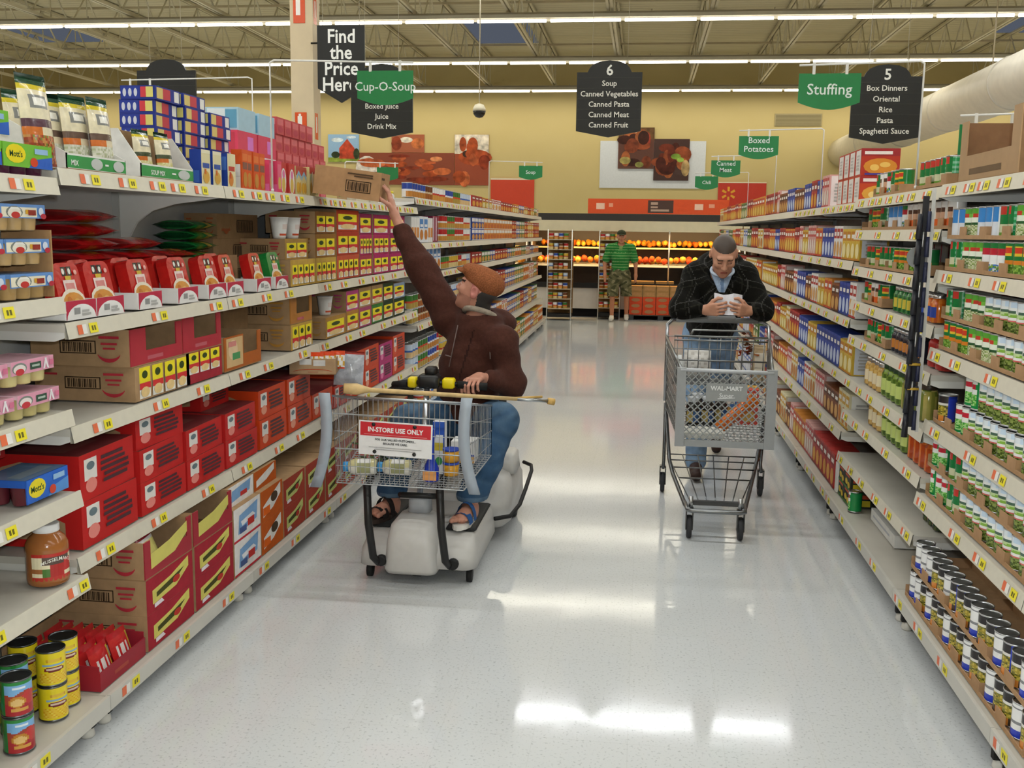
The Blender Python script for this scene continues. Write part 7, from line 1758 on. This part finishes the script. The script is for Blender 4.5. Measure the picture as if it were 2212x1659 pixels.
blob('hoodie', pm, [limb_piece(hl, lambda c: pick(c, ((np.abs(c[:, 0]+.945-.28*(c[:, 2]-.75)) < .0045) & (c[:, 2] < 1.12) & (c[:, 1] < 5.15), '33201B'), HOOD), 'fabric', k=.045, res=.0085, wr=.0042, freq=42, cut=ncut)])
blob('collar_lining', pm, [torus_piece((-.828, 5.147, 1.195), frame((-.5, -.8, .15)), .080, .014, 'A89C8C', 'fabric', sq=(1.05, 1.0), drop=-.25)])
ld_ = MB(); ld_.tube([(-.985, 5.02, .99), (-.955, 5.005, .985)], .003, '8A7A74', 'fabric', 5); wobj(ld_, 'chest_mark', pm)
for p0_, p1_ in (((-.765, 5.05, 1.12), (-.75, 4.995, .98)), ((-.93, 5.065, 1.14), (-.965, 5.015, .93))):
    b = MB(); b.tube([p0_, p1_], .003, '7A6A64', 'fabric', 5); wobj(b, 'drawstring', pm)
# jeans
JN = '3E5A78'
jl = [((-.90, 5.23, .66), (-.90, 5.23, .72), .165, .155), ((-.79, 5.18, .64), (-.675, 4.885, .69), .105, .085), ((-.675, 4.885, .69), (-.735, 4.76, .50), .082, .078), ((-.735, 4.76, .50), (-.785, 4.675, .345), .076, .074), ((-1.01, 5.18, .64), (-1.135, 4.855, .67), .105, .085), ((-1.135, 4.855, .67), (-1.165, 4.74, .50), .082, .076), ((-1.165, 4.74, .50), (-1.182, 4.685, .355), .074, .072)]
def hem(P): return np.maximum(.335-P[:, 2], -(1.0))
def jcol(c):
    a, b = np.array(hx('36526F')), np.array(hx('6E869A'))
    f = np.exp(-(((c[:, 0]+.68)/.10)**2 + ((c[:, 1]-4.92)/.10)**2 + ((c[:, 2]-.70)/.16)**2)) + np.exp(-(((c[:, 0]+1.14)/.10)**2 + ((c[:, 1]-4.88)/.10)**2 + ((c[:, 2]-.68)/.16)**2)) + .5*(c[:, 2] < .356)
    f = np.clip(f + .12*np.sin(c[:, 0]*60+4*np.sin(c[:, 2]*30)), 0, 1)[:, None]
    return a*(1-f)+b*f
blob('jeans', pm, [limb_piece(jl, jcol, 'denim', k=.04, res=.0085, wr=.0035, freq=50, seed=1.3, cut=lambda P: .335-P[:, 2])])
# flat cap
CM_ = frame((-.93, .20, .10)); CC_ = A3(HC)
def capfn(P):
    q = (P-CC_) @ HM
    d = smin(d_ell(q, (0, .018, .056), (.087, .108, .072)), d_ell(q, (0, -.055, .085), (.070, .065, .035)), .03)
    d = smin(d, d_ell(q, (0, -.105, .066), (.058, .045, .010)), .012)
    return np.maximum(d, .034 + .10*np.maximum(-q[:, 1], 0) - .55*np.maximum(q[:, 1], 0) - q[:, 2])
blob('flat_cap', pm, [(capfn, CC_-.19, CC_+.19, .0048, '8E5636', 'tweed')])
# sandals
def sandal(d, s, toe, an, col, sole, nm_):
    b = MB(); toe = np.array(toe, float); an = np.array(an, float); z0, z1 = .2405, .262
    n = 16; out = []
    c = (toe+an)/2; c -= d*.012
    for i in range(n):
        a = 2*PI*i/n; u = math.cos(a)*.128; w_ = math.sin(a)*(.047 if math.cos(a) > 0 else .038); out.append(c+d*u+s*w_)
    b.add([(p[0], p[1], z0) for p in out]+[(p[0], p[1], z1) for p in out], [tuple(range(n-1, -1, -1)), tuple(range(n, 2*n))]+[(i, (i+1) % n, n+(i+1) % n, n+i) for i in range(n)], sole, 'rubber')
    wobj(b, 'sandal_sole', pm)
    for o_, hgt in ((.045, .055), (-.02, .085)):
        b = MB(); pts = [c+d*o_+s*(.046*math.cos(t))+np.array((0, 0, z1-.004-c[2]+hgt*math.sin(t))) for t in np.linspace(0, PI, 9)]
        for q0, q1 in zip(pts[:-1], pts[1:]):
            hw = .028 if o_ > 0 else .02; vs = [q0-d*hw, q0+d*hw, q1+d*hw, q1-d*hw]; b.add(vs+[v-np.array((0, 0, .002)) for v in vs], [(0,1,2,3), (7,6,5,4)], col, 'fabric', True)
        wobj(b, 'sandal_strap', pm)
sandal(dL, sL, (-.815, 4.475, .284), (-.79, 4.665, .3), '2E5A94', 'E6E2DA', 'l')
sandal(dR, sR, (-1.235, 4.51, .284), (-1.185, 4.68, .3), '2A2220', '3A2E28', 'r')

# ------------------------------------------------------------------ the man leaning on the cart
pc = empty('person', (.47, 6.95, 0)); tag(pc, 'man in black plaid jacket leaning on the cart, reading a paper', 'person')
SK2 = 'CB9478'
HAIRCOL[0] = '4A3E36'
C2 = (.487, 6.345, 1.495); M2 = frame((.03, -.80, -.60))
hair2 = lambda q: ((q[:, 2] > .062) & (q[:, 1] < .06)) | ((q[:, 1] > .0) & (q[:, 2] > .02)) | ((q[:, 1] > .045) & (q[:, 2] > -.05))
rE, lE = (.245, 6.40, 1.155), (.735, 6.40, 1.158)
rW, lW = (.395, 6.315, 1.155), (.645, 6.315, 1.155)
h1 = hand_piece(rW, (.70, -.68, .10), (.55, .55, .15), (.1, -.1, 1), SK2, fore=(.33, 6.335, 1.155), curl=(.55, .9, .6), thumb=(.5, .4))
h2 = hand_piece(lW, (-.70, -.68, .10), (-.55, .55, .15), (-.1, -.1, 1), SK2, fore=(.71, 6.335, 1.155), curl=(.55, .9, .6), thumb=(.5, .4))
core2 = limb_piece([((.47, 7.0, .96), (.48, 6.6, 1.30), .10, .09), ((.48, 6.6, 1.30), (.487, 6.44, 1.40), .08, .06), ((.335, 6.56, 1.36), rE, .045, .04), ((.635, 6.56, 1.36), lE, .045, .04), (rE, (.33, 6.335, 1.155), .04, .03), (lE, (.71, 6.335, 1.155), .04, .03), ((.38, 7.0, .95), (.40, 6.84, .53), .07, .05), ((.40, 6.84, .53), (.395, 6.77, .12), .05, .035), ((.56, 7.0, .95), (.56, 7.24, .52), .07, .05), ((.56, 7.24, .52), (.575, 7.62, .16), .05, .035)], SK2, 'skin', res=.012)
blob('body', pc, [core2, head_piece(C2, M2, SK2, hair2, neck=((.487, 6.39, 1.45), (.482, 6.50, 1.37)), stubble='C48C72', lids='B07E66')  , h1, h2])
JB_ = '14130F'
def plaid(c):
    x, y, z = c[:, 0], c[:, 1], c[:, 2]
    arm = (np.abs(x-.485) > .19)
    w_ = .03*np.sin(z*17+y*9)+.02*np.sin(x*23)
    g = (np.mod(x+w_, .105) < .006) | (np.mod(z+.25*y+.4*np.abs(x-.485)+.5*w_, .12) < .006)
    h_ = (np.mod(x+w_+.03, .105) < .008) | (np.mod(z+.25*y+.4*np.abs(x-.485)+.5*w_+.04, .12) < .008)
    return pick(c, (g, '3E3D3A'), (h_, '26251F'), JB_)
jk = [((.47, 6.98, .98), (.475, 6.80, 1.16), .165, .18), ((.475, 6.80, 1.16), (.482, 6.60, 1.30), .18, .165), ((.482, 6.58, 1.32), (.345, 6.55, 1.36), .12, .088), ((.482, 6.58, 1.32), (.625, 6.55, 1.36), .12, .088), ((.335, 6.545, 1.355), rE, .086, .074), ((.635, 6.545, 1.355), lE, .086, .074), (rE, (.335, 6.335, 1.158), .07, .052), (lE, (.705, 6.335, 1.158), .07, .052), ('e', (.485, 6.62, 1.44), (.145, .10, .085)), ((.41, 6.47, 1.30), (.485, 6.45, 1.20), .07, .08), ((.56, 6.47, 1.30), (.485, 6.45, 1.20), .07, .08)]
jpiece = limb_piece(jk, plaid, 'fabric', k=.035, res=.0085, wr=.005, freq=40, seed=.6, cut=lambda P: np.maximum(-(np.linalg.norm((P-A3((.487, 6.40, 1.40)))/A3((1, 1.1, 1.0)), axis=1)-.105), .93-P[:, 2]))
blob('jacket', pc, [jpiece])
def shirt_cut(P): return np.maximum(np.abs(P[:, 0]-.487)-np.clip((P[:, 2]-1.215)*.42, .004, .07), np.maximum(1.215-P[:, 2], P[:, 2]-1.42))
blob('shirt', pc, [limb_piece([((.487, 6.52, 1.22), (.487, 6.49, 1.36), .135, .085), ((.487, 6.46, 1.22), (.487, 6.44, 1.30), .075, .06)], lambda c: pick(c, (np.abs(c[:, 0]-.487) < .010, '7A94B8'), 'A8BCD6'), 'fabric', k=.04, res=.006, cut=shirt_cut), torus_piece((.487, 6.415, 1.395), frame((0, -.75, -.6)), .067, .010, 'C4D2E4', 'fabric', drop=-.2)])
JL = '8AA6C4'
jl2 = [((.47, 7.0, .97), (.47, 7.0, .92), .165, .16), ((.385, 7.0, .93), (.40, 6.85, .54), .105, .08), ((.40, 6.85, .54), (.395, 6.78, .10), .078, .07), ((.555, 7.0, .93), (.56, 7.24, .53), .105, .08), ((.56, 7.24, .53), (.575, 7.60, .17), .078, .068)]
blob('jeans', pc, [limb_piece(jl2, JL, 'denim', k=.04, res=.010, wr=.0035, freq=45, seed=2, cut=lambda P: .055-P[:, 2])])
for an, toe, nm_ in (((.395, 6.775, .06), (.39, 6.575, .045), 'r'), ((.578, 7.66, .10), (.585, 7.50, .04), 'l')):
    a, t = np.array(an), np.array(toe)
    L = [(a+(0, .03, -.008), t, .042, .036), (a+(0, 0, .02), (a+t)/2+(0, 0, .012), .04, .036)]
    blob('shoe', pc, [limb_piece(L, lambda c: pick(c, (c[:, 2] < .022, '1A1614'), '3E2A24'), 'rubber', k=.02, res=.007, cut=lambda P: .002-P[:, 2])])
# the folded sheet of paper in his hands
b = MB(); W_, H_2 = .17, .125
for i in range(6):
    for j in range(5):
        def pp(u, v): return (.522+(u-.5)*W_, 6.268+.02*abs(u-.5)*2+.03*(v-.5)+.012*math.sin(u*7), 1.195+(v-.5)*H_2+.006*math.cos(u*9)*(v))
        q = [pp(i/6, j/5), pp((i+1)/6, j/5), pp((i+1)/6, (j+1)/5), pp(i/6, (j+1)/5)]
        b.add(q+[(p[0], p[1]+.0008, p[2]) for p in q], [(0,1,2,3), (7,6,5,4)], 'E6E4EA', 'matte', True)
tag(b.obj('paper_sheet'), 'creased white sheet of paper held over the cart handle', 'paper')

# ------------------------------------------------------------------ the man in green, far down the aisle
pg = empty('person', (-.42, 18.7, 0)); tag(pg, 'man in green striped shirt and cap walking far down the aisle', 'person')
SK3 = 'B87A58'; HAIRCOL[0] = '2A221C'
C3 = (-.41, 18.62, 1.545); M3 = frame((.05, -1, -.08))
core3 = limb_piece([((-.42, 18.7, .95), (-.415, 18.66, 1.33), .11, .10), ((-.62, 18.66, 1.33), (-.70, 18.68, 1.06), .042, .036), ((-.70, 18.68, 1.06), (-.69, 18.60, .84), .036, .028), ((-.69, 18.60, .84), (-.685, 18.57, .74), .03, .022), ((-.21, 18.66, 1.33), (-.14, 18.68, 1.06), .042, .036), ((-.14, 18.68, 1.06), (-.13, 18.62, .84), .036, .028), ((-.13, 18.62, .84), (-.135, 18.60, .74), .03, .022), ((-.52, 18.7, .9), (-.545, 18.66, .5), .07, .05), ((-.545, 18.66, .5), (-.55, 18.68, .1), .05, .035), ((-.32, 18.72, .9), (-.29, 18.80, .5), .07, .05), ((-.29, 18.80, .5), (-.285, 18.92, .1), .05, .035), ((-.415, 18.66, 1.33), (-.41, 18.63, 1.45), .07, .055)], SK3, 'skin', res=.012)
blob('body', pg, [core3, head_piece(C3, M3, SK3, lambda q: (q[:, 2] > .05) | ((q[:, 1] > .02) & (q[:, 2] > -.04)), res=.007, neck=((-.41, 18.64, 1.47), (-.412, 18.66, 1.36)))])
gs = [((-.42, 18.7, .93), (-.415, 18.67, 1.18), .16, .155), ((-.415, 18.67, 1.18), (-.415, 18.66, 1.34), .155, .12), ((-.415, 18.66, 1.37), (-.60, 18.66, 1.345), .08, .072), ((-.415, 18.66, 1.37), (-.23, 18.66, 1.345), .08, .072), ((-.61, 18.66, 1.34), (-.675, 18.68, 1.14), .072, .075), ((-.22, 18.66, 1.34), (-.165, 18.68, 1.14), .072, .075)]
gcol = lambda c: pick(c, (np.mod(c[:, 2], .052) < .013, '7FA86A'), ((np.abs(c[:, 0]+.41) < .03) & (c[:, 2] > 1.33), '8A9A5A'), '2E7A38')
blob('polo_shirt', pg, [limb_piece(gs, gcol, 'fabric', k=.04, res=.012, wr=.004, freq=35, cut=lambda P: np.maximum(.86-P[:, 2], -(np.linalg.norm(P-A3((-.41, 18.60, 1.43)), axis=1)-.07)))])
ss = [((-.42, 18.7, .93), (-.42, 18.7, .86), .165, .16), ((-.51, 18.7, .86), (-.545, 18.67, .50), .11, .105), ((-.33, 18.71, .86), (-.295, 18.78, .50), .11, .105)]
cam_ = lambda c: pick(c, (np.sin(c[:, 0]*38+3*np.sin(c[:, 2]*23))*np.sin(c[:, 2]*31+c[:, 1]*20) > .25, '4A4A32'), (np.sin(c[:, 0]*29+1)*np.sin(c[:, 2]*41) > .3, '8A8262'), '6A6648')
blob('cargo_shorts', pg, [limb_piece(ss, cam_, 'fabric', k=.03, res=.012, wr=.004, freq=40, cut=lambda P: .46-P[:, 2])])
c3 = A3(C3)
def cap3(P):
    q = (P-c3) @ M3
    d = smin(d_ell(q, (0, .012, .055), (.082, .102, .068)), d_ell(q, (0, -.115, .045), (.06, .055, .009)), .012)
    return np.maximum(d, .038-q[:, 2])
blob('baseball_cap', pg, [(cap3, c3-.2, c3+.2, .008, '3E4230', 'fabric')])
for a, t in (((-.55, 18.69, .06), (-.56, 18.53, .05)), ((-.285, 18.93, .07), (-.28, 18.78, .045))):
    a, t = np.array(a), np.array(t)
    blob('sneaker', pg, [limb_piece([(a+(0, .02, -.012), t, .042, .038), (a+(0, 0, .03), (a+t)/2, .04, .036)], lambda c: pick(c, (c[:, 2] < .03, 'E6E4DE'), 'D8D4C8'), 'fabric', k=.02, res=.009, cut=lambda P: .002-P[:, 2])])
